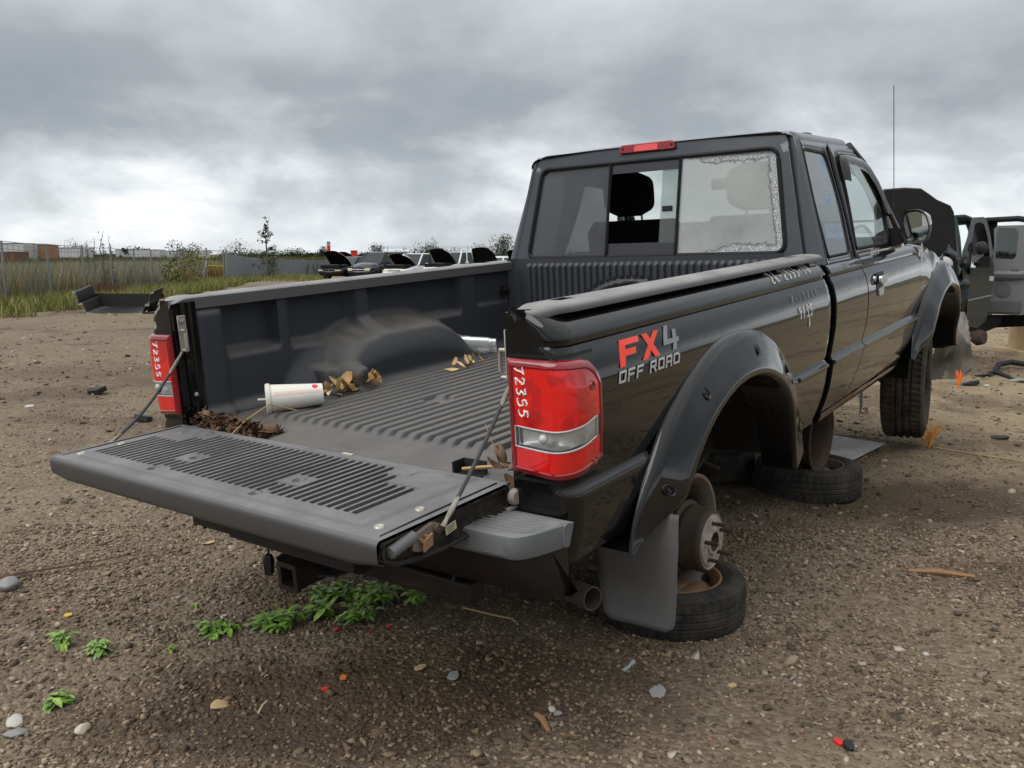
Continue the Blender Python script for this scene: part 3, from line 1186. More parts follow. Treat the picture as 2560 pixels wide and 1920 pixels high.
mb = MB()
xs = [.004, .012, .018, .024, .03, .05, .07, .08, .09, .1, .11, .125, .15, .16, .168, .176, .184, .192, .2, .21, .25] + lin(.3, .55, 8) + lin(.56, .68, 13) + lin(.72, 1.12, 9) + lin(1.14, 1.27, 14) + lin(1.32, 1.82, 10) + [1.84, 1.85, 1.86, 1.90]
ys = [-.70, -.62, -.55, -.51] + [-.505 + .0505 * (k + f) for k in range(20) for f in (.03, .08, .14, .20, .26, .5, .74, .80, .86, .92, .97)] + [.51, .55, .62, .70]
mb.grid(xs, ys, lambda x, y: (x, y, floor_z(x, y)))
mb.add([(.004, -.70, -.45), (.004, .70, -.45), (.004, -.70, -.485), (.004, .70, -.485)], [(0, 1, 3, 2)])
tb(mb, 'liner_floor', FLOORL, smooth=45)
mb = MB()
mb.bb((.0, -.70, -.452), (1.9, .70, -.50))
tb(mb, 'bed_pan', VOID, smooth=None)
mb = MB()
mb.tube([(.006, y, -.452 + .002 * math.sin(y * 9)) for y in lin(-.66, .66, 20)], .007, 8)
tb(mb, 'floor_edge_seal', PLASTIC)


def front_x(y, z):
    d = 0.0
    if abs(y) < .615:
        t = ((y + .615) / .0352) % 1.0
        up = sm(.1, .3, t) * (1 - sm(.7, .9, t))
        top = -.028
        # big round emboss in the middle
        q = math.hypot((y - .02) / .30, (z + .30) / .20)
        up *= sm(1.02, 1.10, q)
        d += .012 * up * (1 - sm(top - .006, top + .008, z)) * sm(-.425, -.40, z)
        ring = sm(.86, .92, q) * (1 - sm(.97, 1.03, q))
        ring2 = sm(.52, .58, q) * (1 - sm(.62, .68, q))
        d += .016 * ring + .010 * ring2
    d += .05 * (1 - sm(-.43, -.40, z)) ** 2
    d += .05 * (1 - sm(-.705, -.66, y)) ** 2 + .05 * sm(.66, .705, y) ** 2
    return 1.898 - d


mb = MB()
ys = [-.70, -.69, -.68, -.67, -.66, -.64] + [-.615 + .0352 * (k + f) for k in range(35) for f in (.1, .2, .3, .5, .7, .8, .9)] + [.63, .64, .66, .67, .68, .69, .70]
zs = lin(-.43, -.31, 12)[:-1] + lin(-.31, -.05, 34)[:-1] + lin(-.05, .006, 12)
mb.grid(ys, zs, lambda y, z: (front_x(y, z), y, z))
mb.add([(1.898, -.70, .006), (1.898, .70, .006), (1.925, .70, .004), (1.925, -.70, .004)], [(0, 1, 2, 3)])
tb(mb, 'liner_front_wall', LINER, smooth=45, recalc=True)
mb = MB()
mb.tube([(1.80, .694, -.135), (1.83, .688, -.15)], .02, 12)
tb(mb, 'tie_down', RUBBER)

# ---- rear posts (jambs), strikers
for s_ in (-1, 1):
    mb = MB()
    prof = [(0.03, .700), (.032, .688), (.045, .684), (.06, .690), (.07, .684), (.085, .684), (.10, .70)]
    mb.loft([[(x, s_ * y, z) for x, y in prof] for z in (-.02, -.05, -.15, -.30, -.43, -.46)])
    mb.bb((.004, s_ * .695, -.60), (.09, s_ * .72, -.02))
    tb(mb, 'bed_post', PAINT, smooth=35)
    mb = MB()
    y0 = s_ * .683
    mb.bb((.012, y0 - .002, -.115), (.042, y0 + .002, -.062))
    st = tb(mb, 'tailgate_striker', ZINC)
    bevel(st, .003)
    mb = MB()
    mb.tube([(.022, y0, -.112), (.022, y0 - s_ * .022, -.112), (.022, y0 - s_ * .024, -.125), (.022, y0 - s_ * .024, -.165), (.022, y0 - s_ * .022, -.178), (.022, y0, -.178)], .0055, 8)
    mb.box((.028, y0, -.145), (.03, .003, .075))
    tb(mb, 'striker_loop', ZINC, st)
    mb = MB()
    mb.lathe([(0, -.001), (.004, 0), (.008, .001), (.009, .004), (0, .006)], 12, T3((.027, y0 - s_ * .002, -.082), (R(90) * s_, 0, 0)))
    tb(mb, 'bolt', ZINC, st)
    mb = MB()
    mb.lathe([(0, .006), (.005, .005), (.008, 0)], 10, T3((.05, s_ * .684, -.335), (R(90) * s_, 0, 0)))
    tb(mb, 'bolt', HUBFACE)

# ---- tail lamps
def lamp_pt(s, z, off):
    """s along the wrap from the inner edge; off = proud of the body"""
    Y = yb(z)
    rc = .055
    L1 = Y - rc - .702
    if s < L1:
        return (-off, .702 + s, z)
    La = rc * math.pi / 2
    if s < L1 + La:
        a = (s - L1) / rc
        return (rc - (rc + off) * math.cos(a), Y - rc + (rc + off) * math.sin(a), z)
    return (rc + (s - L1 - La), Y + off, z)


LS, LZT, LZB = .262, -.122, -.396
def tail_lamp(sg):
    root = MB()
    t = bpy.data.objects.new('tail_lamp', None)
    COL.objects.link(t)
    t.parent = TRK
    def zr(s):                         # outline: rounded outer corners
        q = (s - (LS - .075)) / .075
        top = LZT - .002 - (.075 * (1 - math.sqrt(max(0, 1 - min(1, max(0, q)) ** 2))) if q > 0 else 0) - .006 * s / LS
        q2 = (s - (LS - .03)) / .03
        bot = LZB - .012 * min(1, s / .13) + .02 * sm(.13, .25, s) + (.03 * (1 - math.sqrt(max(0, 1 - min(1, max(0, q2)) ** 2))) if q2 > 0 else 0)
        return top, bot
    ss = lin(0.0, .205, 34)[:-1] + [.205 + .057 * math.sin(k / 16 * math.pi / 2) for k in range(17)]
    ns = len(ss)
    vv = lin(0, 1, 61)
    nv = len(vv)
    def mp(s, v, off, ins):
        s0, s1 = ins, LS - ins
        s2 = s0 + (s1 - s0) * s / LS
        tp, bt = zr(s2 if ins == 0 else min(LS, s2 + ins * .6))
        tp -= ins
        bt += ins
        z = bt + (tp - bt) * v
        x, y, z = lamp_pt(s2, z, off)
        return (x, sg * y, z)
    # rim bevel
    mb = MB()
    loops = []
    for off, ins in ((.001, 0), (.009, .001), (.0155, .008), (.016, .016), (.012, .019)):
        lp = [mp(s, 0, off, ins) for s in ss] + [mp(LS, v, off, ins) for v in vv[1:-1:3]] + [mp(s, 1, off, ins) for s in reversed(ss)] + [mp(0, v, off, ins) for v in vv[-2:0:-3]]
        loops.append(lp)
    mb.loft(loops, closed=True)
    mb.build('lens_rim', LENSRIM, t, 50, recalc=True)
    # lens face in three bands; the reverse lamp band is a recess
    def band(s): 
        c = 0.008 * math.sin(min(1, s / LS) * math.pi)
        return (-.330 - c + .022 * sm(.12, .25, s), -.281 - c + .022 * sm(.12, .25, s))
    up, lowr, rev = MB(), MB(), MB()
    ins = .019
    def col(s, f0, f1, n, off):
        pts = []
        for k in range(n + 1):
            f = f0 + (f1 - f0) * k / n
            pts.append(f)
        return pts
    def strip(target, fn0, fn1, n, off, s0=0, s1=LS):
        grid_s = [s for s in ss if s0 - 1e-6 <= s <= s1 + 1e-6]
        vs, fs = [], []
        for s in grid_s:
            s2 = ins + (LS - 2 * ins) * s / LS
            tp, bt = zr(min(LS, s2 + ins * .6))
            tp -= ins; bt += ins
            a = max(bt, min(tp, fn0(s2, bt, tp)))
            b = max(bt, min(tp, fn1(s2, bt, tp)))
            for k in range(n + 1):
                z = a + (b - a) * k / n
                o_ = off(s2, z) if callable(off) else off
                x, y, z = lamp_pt(s2, z, o_)
                vs.append((x, sg * y, z))
        m = n + 1
        for i in range(len(grid_s) - 1):
            for k in range(n):
                q = (i * m + k, (i + 1) * m + k, (i + 1) * m + k + 1, i * m + k + 1)
                fs.append(q)
        target.add(vs, fs)
    strip(up, lambda s, b, t: band(s)[1], lambda s, b, t: t, 22, .013)
    strip(lowr, lambda s, b, t: b, lambda s, b, t: band(s)[0], 10, .013)
    for m_, nm, mt in ((up, 'upper_lens', LENS), (lowr, 'lower_lens', LENSLOW)):
        m_.build(nm, mt, t, 60, recalc=True)
    strip(rev, lambda s, b, t: band(s)[0], lambda s, b, t: band(s)[1], 6, .0115)
    rv = rev.build('reverse_lens', REVGLASS, t, 60, recalc=True)
    # reflector bowl behind the clear band
    mb = MB()
    strip(mb, lambda s, b, t: band(s)[0] + .002, lambda s, b, t: band(s)[1] - .002, 8,
          lambda s, z: .009 - .026 * (max(0, 1 - ((s - .10) / .085) ** 2) ** .5) * max(0, 1 - ((z + .308) / .03) ** 2) ** .5)
    mb.build('reflector', REFLECT, t, 20, recalc=True)
    mb = MB()
    x, y, z = lamp_pt(.10, -.306, 0)
    mb.lathe([(0, -.004), (.009, 0), (.012, .006), (.008, .012), (0, .014)], 12, T3((-.012, sg * y, z), (0, R(-90), 0)))
    mb.build('bulb', SILVERDECAL, t, 60)
    # border trim round the clear band
    mb = MB()
    pb, pt = [], []
    for s in lin(.018, .232, 26):
        b, tt = band(s)
        pb.append(V(lamp_pt(s, b, .0125)))
        pt.append(V(lamp_pt(s, tt, .0125)))
    loop = pb + pt[::-1] + [pb[0]]
    loop = [(p.x, sg * p.y, p.z) for p in loop]
    mb.tube(loop, .0022, 6, cap=False)
    mb.build('band_trim', SILVERDECAL, t, 60)
    for s, z in ((.215, -.190), (.222, -.372)):
        mb = MB()
        x, y, z = lamp_pt(s, z, .0125)
        mb.lathe([(0, .001), (.005, .001), (.006, .003), (.0105, .003), (.0115, .0)], 14, T3((x, sg * y, z), (R(90) * -sg if sg > 0 else R(90), 0, 0)))
        mb.build('lamp_screw', LENSRIM, t, 50)
    return t


lampR = tail_lamp(-1)
lampL = tail_lamp(1)
lampR['label'] = 'red and clear tail lamp with white handwritten 72355, on the bed corner nearest the camera'
# dark seam strips above and under the lamps
for s_ in (-1, 1):
    for z0, z1, zoff in ((-.114, -.122, 0), (-.409, -.418, 0)):
        mb = MB()
        secs = []
        for s in lin(0, .25, 30):
            secs.append([(lambda p: (p[0], s_ * p[1], p[2]))(lamp_pt(s, z, .0012)) for z in (z0, z1)])
        mb.loft(secs)
        tb(mb, 'lamp_seam', RUBBER, lampR if s_ < 0 else lampL)

# ---- marker writing
GLY = {
    '0': [[(.3, 1), (.05, .75), (.05, .25), (.3, 0), (.55, .25), (.55, .75), (.3, 1)]],
    '1': [[(.3, 1), (.3, 0)]],
    '2': [[(.05, .8), (.2, 1), (.45, .98), (.55, .75), (.3, .35), (.05, 0), (.6, .05)]],
    '3': [[(.05, .95), (.4, 1), (.52, .8), (.25, .55), (.52, .4), (.5, .1), (.25, 0), (.05, .1)]],
    '5': [[(.55, 1), (.12, .98), (.1, .58), (.4, .6), (.55, .35), (.4, .05), (.05, .02)]],
    '6': [[(.5, 1), (.15, .6), (.08, .2), (.3, 0), (.5, .2), (.38, .42), (.12, .3)]],
    '7': [[(.0, .92), (.55, 1), (.2, 0)]],
    '8': [[(.5, .85), (.25, 1), (.1, .8), (.5, .3), (.3, 0), (.08, .2), (.5, .85)]],
    '9': [[(.5, .7), (.25, .55), (.08, .8), (.3, 1), (.5, .85), (.45, .4), (.35, 0)]],
    '-': [[(.08, .5), (.5, .5)]],
    'Y': [[(.05, 1), (.3, .5)], [(.55, 1), (.2, 0)]],
    'v': [[(.3, 1), (.3, .1), (.15, .45), (.45, .45), (.3, .1)]],
}


def writing(text, fn, h, w, adv, r, mat, parent, name='marker_writing', rot=False, jit=.04):
    """fn(u, v) -> 3-D point and normal offset included"""
    mb = MB()
    rg = random.Random(hash(text) % 999 if False else sum(map(ord, text)))
    u = 0.0
    for ch in text:
        for st in GLY[ch]:
            pts = []
            sm_ = []
            for i in range(len(st) - 1):
                for k in range(4):
                    t = k / 4
                    sm_.append((st[i][0] + (st[i + 1][0] - st[i][0]) * t, st[i][1] + (st[i + 1][1] - st[i][1]) * t))
            sm_.append(st[-1])
            for a, b in sm_:
                pts.append(fn(u + a * w + rg.uniform(-1, 1) * jit * w * .2, b * h + rg.uniform(-1, 1) * jit * h * .2))
            mb.tube(pts, r, 5)
        u += adv
    o = mb.build(name, mat, parent, 60)
    return o


# on the lamps the number runs downwards
for s_, lp, hh in ((-1, lampR, .030), (1, lampL, .030)):
    if s_ < 0:
        f = lambda u, v: (lambda p: (p[0], -p[1], p[2]))(lamp_pt(.024 + v + .10 * (u / .17) * .12, -.140 - u, .014))
    else:
        f = lambda u, v: (lambda p: (p[0], p[1], p[2]))(lamp_pt(.105 - v, -.150 - u, .014))
    writing('72355', f, hh * .85, .031, .0255, .0019, WHITEINK, lp, jit=.35)


def side_fn(x0, z0, off=.0045, slope=0.0, cabn=False):
    return lambda u, v: (x0 + u, -(yb(z0 + v + slope * u) + off), z0 + v + slope * u)


writing('26-2955-10', side_fn(1.33, -.070, slope=.02), .036, .045, .044, .0013, WHITEINK, TRK, jit=.3)
writing('Y-10800', side_fn(1.46, -.150), .024, .04, .045, .0009, FAINTINK, TRK)
writing('9135', side_fn(1.52, -.215), .042, .036, .040, .0015, WHITEINK, TRK, jit=.3)
writing('v', side_fn(1.62, -.262), .05, .03, .03, .0012, WHITEINK, TRK)

# ---- decal: FX4 over OFF ROAD
def decal(polys, name, mat, off=.0036):
    mb = MB()
    for poly in polys:
        d0, d1 = off - .001, off
        mb.prism(poly, lambda x, z, d: (x, -(yb(z) + d), z), d0, d1)
    return tb(mb, name, mat, smooth=None, recalc=True)


def ital(pts, x0, z0, w, h, sh=.42):
    return [(x0 + a * w + b * h * sh, z0 + b * h) for a, b in pts]


FZ, FH = -.176, .062
Fp = [(0, 0), (.26, 0), (.26, .38), (.82, .38), (.82, .62), (.26, .62), (.26, .78), (1.0, .78), (1.0, 1), (0, 1)]
X1 = [(0, 0), (.30, 0), (1.0, 1), (.70, 1)]
X2 = [(.70, 0), (1.0, 0), (.30, 1), (0, 1)]
F4 = [(.62, 0), (.85, 0), (.85, .28), (1.0, .28), (1.0, .47), (.85, .47), (.85, .8), (.62, .8), (.62, .47), (.25, .47), (.38, 1), (.14, 1), (0, .42), (0, .28), (.62, .28)]
red = [ital(Fp, .222, FZ, .095, FH), ital(X1, .335, FZ, .095, FH), ital(X2, .335, FZ, .095, FH)]
decal(red[:2], 'decal_letters', REDDECAL)
decal(red[2:], 'decal_letter_stroke', REDDECAL, .0041)
decal([ital(F4, .452, FZ + .002, .088, FH * 1.05)], 'decal_numeral', GREYDECAL)
THIN = {
    'O': [[(.1, 0), (.85, 0), (.9, .2), (.9, .8), (.85, 1), (.15, 1), (.1, .8)]],
}
def strokes_letters():
    t = .20
    def bar(a, b, w=t):
        (x1, y1), (x2, y2) = a, b
        dx, dy = x2 - x1, y2 - y1
        l = math.hypot(dx, dy * 1.0)
        nx, ny = -dy / l * w / 2 * .9, dx / l * w / 2
        ex, ey = dx / l * w * .35, dy / l * w * .35
        return [(x1 - ex + nx, y1 - ey + ny), (x2 + ex + nx, y2 + ey + ny), (x2 + ex - nx, y2 + ey - ny), (x1 - ex - nx, y1 - ey - ny)]
    L = {'O': [((.1, .1), (.1, .9)), ((.1, .9), (.85, .9)), ((.85, .9), (.85, .1)), ((.85, .1), (.1, .1))],
         'F': [((.1, 0), (.1, .9)), ((.1, .9), (.85, .9)), ((.1, .48), (.7, .48))],
         'R': [((.1, 0), (.1, .9)), ((.1, .9), (.8, .9)), ((.8, .9), (.8, .48)), ((.8, .48), (.1, .48)), ((.45, .48), (.85, 0))],
         'A': [((.1, 0), (.1, .9)), ((.1, .9), (.85, .9)), ((.85, .9), (.85, 0)), ((.1, .42), (.85, .42))],
         'D': [((.1, .1), (.1, .9)), ((.1, .9), (.7, .9)), ((.7, .9), (.87, .7)), ((.87, .7), (.87, .1)), ((.87, .1), (.1, .1))]}
    return L, bar


_L, _bar = strokes_letters()
x = .206
for ch in 'OFF ROAD':
    if ch != ' ':
        mbp = [ital(_bar(a, b), x, -.213, .036, .029, .3) for a, b in _L[ch]]
        for k, pl in enumerate(mbp):
            pass
        mb = MB()
        for k, pl in enumerate(mbp):
            off = .0032 + .0003 * k
            mb.prism(pl, lambda X, Z, d: (X, -(yb(Z) + d), Z), off - .001, off)
        tb(mb, 'decal_letter', SILVERDECAL, smooth=None, recalc=True)
    x += .0445 if ch != ' ' else .026

# ---- tailgate, folded down
TG = bpy.data.objects.new('tailgate', None)
COL.objects.link(TG)
TG.parent = TRK
HOLES = [(-.252, .235), (-.375, .246), (-.252, -.214), (-.375, -.202)]


def gate_z(x, y):
    z = -.4275
    # raised field with a bevelled border
    fld = sm(-.412, -.400, x) * (1 - sm(-.03, -.018, x)) * sm(-.612, -.598, y) * (1 - sm(.598, .612, y))
    z += .006 * fld
    k = round((y + .530) / .0287)
    gy = -.530 + k * .0287
    if 0 <= k <= 39 and abs(y - gy) < .0145:
        x0, x1 = -.362, -.052
        if gy > .47 or gy < -.44: x1 = -.155
        elif gy > .40 or gy < -.38: x1 = -.10
        a = .0
        near = [h for h in HOLES if abs(gy - h[1]) < .034]
        g = sm(x0, x0 + .012, x) * (1 - sm(x1 - .012, x1, x))
        if near:
            hy = near[0][1]
            g *= 1 - sm(-.292, -.284, x) * (1 - sm(-.222, -.214, x))
            if abs(gy - hy) < .022: g *= sm(-.345, -.335, x)
        w = 1 - sm(.0045, .0098, abs(y - gy))
        z -= .016 * w * g
    for hx, hy in HOLES:
        q = math.hypot(x - hx, (y - hy))
        z -= .010 * (1 - sm(.012, .018, q))
    for cx, cy in ((-.085, .50), (-.085, -.50)):
        q = math.hypot((x - cx) / .045, (y - cy) / .06)
        z += .004 * sm(.8, .9, q) * (1 - sm(1.0, 1.12, q)) * (1 if x > cx - .02 else 0)
    # rolled edges
    z -= .005 * (1 - sm(-.446, -.438, x)) ** 2
    z -= .010 * sm(-.012, .0, x) ** 2
    return z


mb = MB()
xs = [-.446, -.443, -.439, -.434, -.428, -.42, -.414, -.408, -.402, -.397] + lin(-.392, -.05, 78) + lin(-.045, -.002, 12)
ys = [-.69, -.684, -.67, -.64, -.617, -.612, -.605, -.598, -.59, -.57, -.55]
k0 = 0
for k in range(40):
    gy = -.530 + k * .0287
    ys += [gy - .012, gy - .0098, gy - .007, gy - .0045, gy, gy + .0045, gy + .007, gy + .0098, gy + .012]
ys += [.605, .612, .617, .64, .67, .684, .69]
ys = sorted(set(round(y, 5) for y in ys))
mb.grid(xs, ys, lambda x, y: (x, y, gate_z(x, y)))
# outer lip of the liner turned down over the gate
bow = lambda y: .010 * (1 - (y / .69) ** 2)
secs = []
for y in lin(-.69, .69, 60):
    e = 1 - sm(.60, .69, abs(y))
    secs.append([(-.446, y, gate_z(-.446, y)), (-.4490, y, -.4365), (-.4495, y, -.446), (-.4490, y, -.470 - .008 * e), (-.4455, y, -.479 - .010 * e), (-.438, y, -.483 - .011 * e), (-.425, y, -.484 - .012 * e)])
mb.loft(secs)
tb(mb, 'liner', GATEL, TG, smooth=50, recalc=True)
# steel shell underneath
bot = [(-.431, -.474), (-.415, -.486), (-.395, -.494), (-.351, -.502), (-.30, -.507), (-.251, -.510), (-.19, -.508), (-.136, -.504), (-.09, -.498), (-.046, -.491), (-.009, -.488)]
top = [(-.004, -.437), (-.43, -.437)]
mb = MB()
prof = bot + top
n = len(prof)
secs = []
for y, ins in ((-.684, .0), (-.684, .008), (-.672, .012), (.672, .012), (.684, .008), (.684, 0)):
    cx, cz = -.22, -.465
    sec = []
    for (x, z) in prof:
        sec.append((x + (cx - x) * ins * 1.5, y, z + (cz - z) * ins * 8))
    secs.append(sec)
mb.loft(secs[:1] + [[(x, -.684, z) for x, z in prof]], closed=True)
mb2 = MB()
o1 = [[(x, -.686, z) for x, z in prof], [(x, .686, z) for x, z in prof]]
mb2.loft(o1, closed=True)
tb(mb2, 'shell', PAINT, TG, smooth=40, recalc=True)
for s_ in (-1, 1):
    mb = MB()
    ring_i = [(x + (-.22 - x) * .035, z + (-.468 - z) * .17) for x, z in prof]
    mb.ring(prof, ring_i, lambda x, z: (x, s_ * .686, z))
    mb.add([(x, s_ * .686, z) for x, z in ring_i] + [(x, s_ * .674, z) for x, z in ring_i], [(i, (i + 1) % n, n + (i + 1) % n, n + i) for i in range(n)])
    mb.add([(x, s_ * .674, z) for x, z in ring_i], [tuple(range(n))])
    e = tb(mb, 'end_panel', simple('dirty gate end', (0.012, .012, .012), .55, var=.3, dirt=(.13, .105, .07), dscale=16, damt=.5) if s_ < 0 else MATS['dirty gate end'], TG, smooth=30, recalc=True)
    mb = MB()
    mb.tube([(x, s_ * .689, z) for x, z in bot], .0045, 6)
    tb(mb, 'hem', PLASTIC, TG)
    # rubber seal between liner and shell
    mb = MB()
    mb.tube([(-.436, s_ * .680, -.470), (-.432, s_ * .686, -.445), (-.42, s_ * .672, -.431), (-.3, s_ * .670, -.4285), (-.03, s_ * .668, -.4275)], [.006, .006, .005, .004, .003], 8)
    tb(mb, 'seal', RUBBER, TG)
    # latch: plastic tube end, bracket, rust-red catch, cable stud
    mb = MB()
    mb.tube([(-.415, s_ * .692, -.462), (-.345, s_ * .692, -.449)], .0135, 10)
    tb(mb, 'latch_rod', simple('grey plastic rod', (.12, .12, .125), .5, var=.1) if s_ < 0 else MATS['grey plastic rod'], TG)
    mb = MB()
    mb.prism([(-.352, -.480), (-.350, -.447), (-.29, -.436), (-.272, -.442), (-.276, -.462), (-.305, -.47), (-.305, -.486), (-.335, -.488)], lambda x, z, d: (x, s_ * d, z), .686, .696)
    lt = tb(mb, 'latch_bracket', RIMGREY, TG, smooth=None, recalc=True)
    bevel(lt, .0015, 1)
    mb = MB()
    mb.prism([(-.334, -.486), (-.332, -.462), (-.305, -.452), (-.305, -.478)], lambda x, z, d: (x, s_ * d, z), .706, .7095)
    mb.bb((-.334, s_ * .694, -.466), (-.330, s_ * .7065, -.458))
    mb.bb((-.318, s_ * .694, -.462), (-.314, s_ * .7065, -.454))
    tb(mb, 'latch_catch', RIMRUST, lt and TG, smooth=None, recalc=True)
    mb = MB()
    mb.lathe([(0, .012), (.004, .012), (.005, .009), (.0105, .009), (.0115, .004), (.0115, 0), (.008, -.004)], 16, T3((-.278, s_ * .697, -.453), (R(90) * -s_, 0, 0)))
    tb(mb, 'cable_stud', DRUM, TG)
    # cable
    a, b = V((-.276, s_ * .712, -.448)), V((.030, s_ * .692, -.175))
    d = (b - a).normalized()
    L = (b - a).length
    sag = lambda t: a + (b - a) * t + V((0, 0, -.010 if s_ < 0 else -.035)) * math.sin(math.pi * t)
    mb = MB()
    mb.tube([sag(t) for t in lin(0.16, .84, 14)], .0048, 8)
    cb = tb(mb, 'support_cable', CABLE, TG)
    mb = MB()
    mb.tube([sag(0), sag(.05), sag(.10), sag(.17), sag(.2)], [.0085, .0055, .0075, .0075, .005], 8, flat=.8)
    tb(mb, 'cable_ferrule', FERRULE, TG)
    mb = MB()
    mb.tube([sag(.80), sag(.83), sag(.9), sag(.95), sag(1)], [.005, .0075, .0075, .0055, .008], 8, flat=.8)
    tb(mb, 'cable_ferrule', FERRULE, TG)
    for bx in (-.382, -.258):
        mb = MB()
        mb.lathe([(.0, .001), (.004, .001), (.005, .0025), (.0105, .0025), (.012, .0005), (.013, -.002)], 16, T3((bx, s_ * .632, -.4265)))
        tb(mb, 'liner_bolt', ZINC, TG)
    mb = MB()
    mb.lathe([(.0, .01), (.016, .01), (.02, .006), (.02, -.006), (.016, -.01)], 16, T3((-.003, s_ * .700, -.463), (R(90), 0, 0)))
    mb.bb((-.03, s_ * .686, -.492), (.012, s_ * .702, -.486))
    tb(mb, 'hinge', HUBFACE, TG)
mb = MB()
mb.box((-.222, -.6862, -.472), (.036, .0016, .020), rot=(0, R(-9), 0))
stk = tb(mb, 'sticker', simple('pale sticker', (.42, .41, .30), .5, var=.1), TG, smooth=None)
mb = MB()
for k in range(3):
    mb.box((-.224 + k * .001, -.6874, -.4665 - k * .0055), (.028 - .004 * k, .0006, .0022), rot=(0, R(-9), 0))
tb(mb, 'sticker_print', simple('sticker print', (.12, .13, .06), .6, var=.1), stk and TG, smooth=None)
mb = MB()
mb.box((-.016, -.13, -.4255), (.012, .04, .0015))
tb(mb, 'sticker', MATS['pale sticker'], TG, smooth=None)
mb = MB()
mb.bb((.0, -.58, -.445), (.055, -.50, -.437))
mb.bb((.005, -.502, -.437), (.05, -.498, -.405)); mb.bb((.048, -.575, -.437), (.053, -.50, -.405))
pk = tb(mb, 'corner_pocket', PLASTIC, smooth=None)
# ---- rear bumper
BP = bpy.data.objects.new('rear_bumper', None)
COL.objects.link(BP)
BP.parent = TRK


def bump_plan(y):
    """rear x of the bumper by y"""
    a = abs(y)
    return -.175 + .02 * (a / .86) ** 2 + .10 * max(0, (a - .80) / .06) ** 2.2 * (1 if a > .80 else 0)


mb = MB()
secs = []
ysb = [-.852, -.848, -.84, -.83, -.82, -.81, -.79] + lin(-.76, .76, 39) + [.79, .81, .82, .83, .84, .848, .852]
for y in ysb:
    xr = bump_plan(y) + .004
    c = sm(.30, .24, abs(y + .02)) if False else (1 - sm(.25, .33, abs(y + .02)))
    secs.append([(-.01, y, -.50), (xr + .01, y, -.50), (xr, y, -.512), (xr + .002, y, -.545), (xr + .03 - .02 * c, y, -.605 - .02 * c), (xr + .065 - .055 * c, y, -.655 - .02 * c), (xr + .105 - .08 * c, y, -.682), (-.01, y, -.682)])
mb.loft(secs, cap=True)
tb(mb, 'bumper_face', BUMPSTEEL, BP, smooth=40, recalc=True)
for s_ in (-1, 1):
    mb = MB()
    secs = []
    yy = [.36, .37] + lin(.42, .80, 20) + [.815, .83, .842, .852, .860, .866, .8695]
    for a in yy:
        xr = bump_plan(min(a, .862)) - (.008 if a < .862 else 0)
        top = [(-.006, -.4965), (-.03, -.4925)]
        # ribbed tread: ridges run along the bumper
        for k in range(6):
            x0 = -.035 - (abs(xr) - .06) * k / 6
            x1 = -.035 - (abs(xr) - .06) * (k + .5) / 6
            h = .0025 if .40 < a < .835 else 0
            top += [(x0, -.4925), (x0 - .002, -.4925 + h), (x1, -.4925 + h), (x1 - .002, -.4925)]
        sec = top + [(xr + .012, -.4915), (xr + .004, -.494), (xr, -.502), (xr - .001, -.538), (xr + .004, -.546), (xr + .02, -.547)]
        secs.append([(x, s_ * a, z) for x, z in sec])
    mb.loft(secs, cap=True)
    tb(mb, 'step_pad', STEPPAD, BP, smooth=32, recalc=True)
# lower centre lip and brackets
mb = MB()
secs = []
for y in lin(-.30, .235, 12):
    x = bump_plan(y)
    secs.append([(x + .01, y, -.63), (x - .003, y, -.64), (x - .004, y, -.684), (x + .012, y, -.692), (x + .06, y, -.69)])
mb.loft(secs, cap=True)
lp_ = tb(mb, 'lower_lip', PLASTIC, BP, recalc=True)
# ---- tow hitch
HT = bpy.data.objects.new('tow_hitch', None)
COL.objects.link(HT)
HT.parent = TRK
mb = MB()
mb.bb((-.075, -.60, -.745), (-.015, .60, -.685))
c_ = tb(mb, 'cross_tube', HITCH, HT)
bevel(c_, .008, 3)
mb = MB()
o, i = .036, .0265
yc, zc = .005, -.767
out = rpoly([(yc - o, zc - o), (yc + o, zc - o), (yc + o, zc + o), (yc - o, zc + o)], .006, 3)
inn = rpoly([(yc - i, zc - i), (yc + i, zc - i), (yc + i, zc + i), (yc - i, zc + i)], .004, 3)
def sec_(x, p): return [(x, a, b) for a, b in p]
def scale_(p, k): return [(yc + (a - yc) * k, zc + (b - zc) * k) for a, b in p]
mb.loft([sec_(-.03, out), sec_(-.143, out), sec_(-.147, scale_(out, 1.0)), sec_(-.147, scale_(out, 1.16)), sec_(-.160, scale_(out, 1.16)), sec_(-.1605, inn), sec_(-.05, inn)], closed=True)
mb.add(sec_(-.05, inn), [tuple(range(len(inn)))])
tb(mb, 'receiver_tube', HITCH, HT, smooth=35, recalc=True)
for yy in (-.545, .545):
    mb = MB()
    mb.prism([(-.075, -.69), (-.07, -.752), (-.04, -.752), (.10, -.66), (.10, -.58), (-.03, -.60)], lambda x, z, d: (x, d, z), yy - .005, yy + .005)
    tb(mb, 'side_bracket', HITCH, HT, smooth=None, recalc=True)
mb = MB()
mb.prism([(-.125, -.085), (-.10, -.13), (-.03, -.15), (-.03, .15), (-.10, .13), (-.125, .085), (-.09, .05), (-.09, -.05)], lambda x, y, d: (x, y, d), -.760, -.754)
tb(mb, 'chain_plate', HITCH, HT, smooth=None, recalc=True)
mb = MB()
mb.tube([(-.10, .115, -.69), (-.135, .112, -.705), (-.140, .110, -.735)], .004, 6)
mb.tube([(-.140, .110, -.728), (-.141, .110, -.745), (-.142, .110, -.785), (-.142, .110, -.79)], [.011, .017, .014, .009], 4)
tb(mb, 'wiring_plug', PLASTIC, HT)
mb = MB()
mb.tube([(-.10, .062, -.79), (-.10, .095, -.793)], .009, 10)
tb(mb, 'pin_end', RIMRUST, HT)
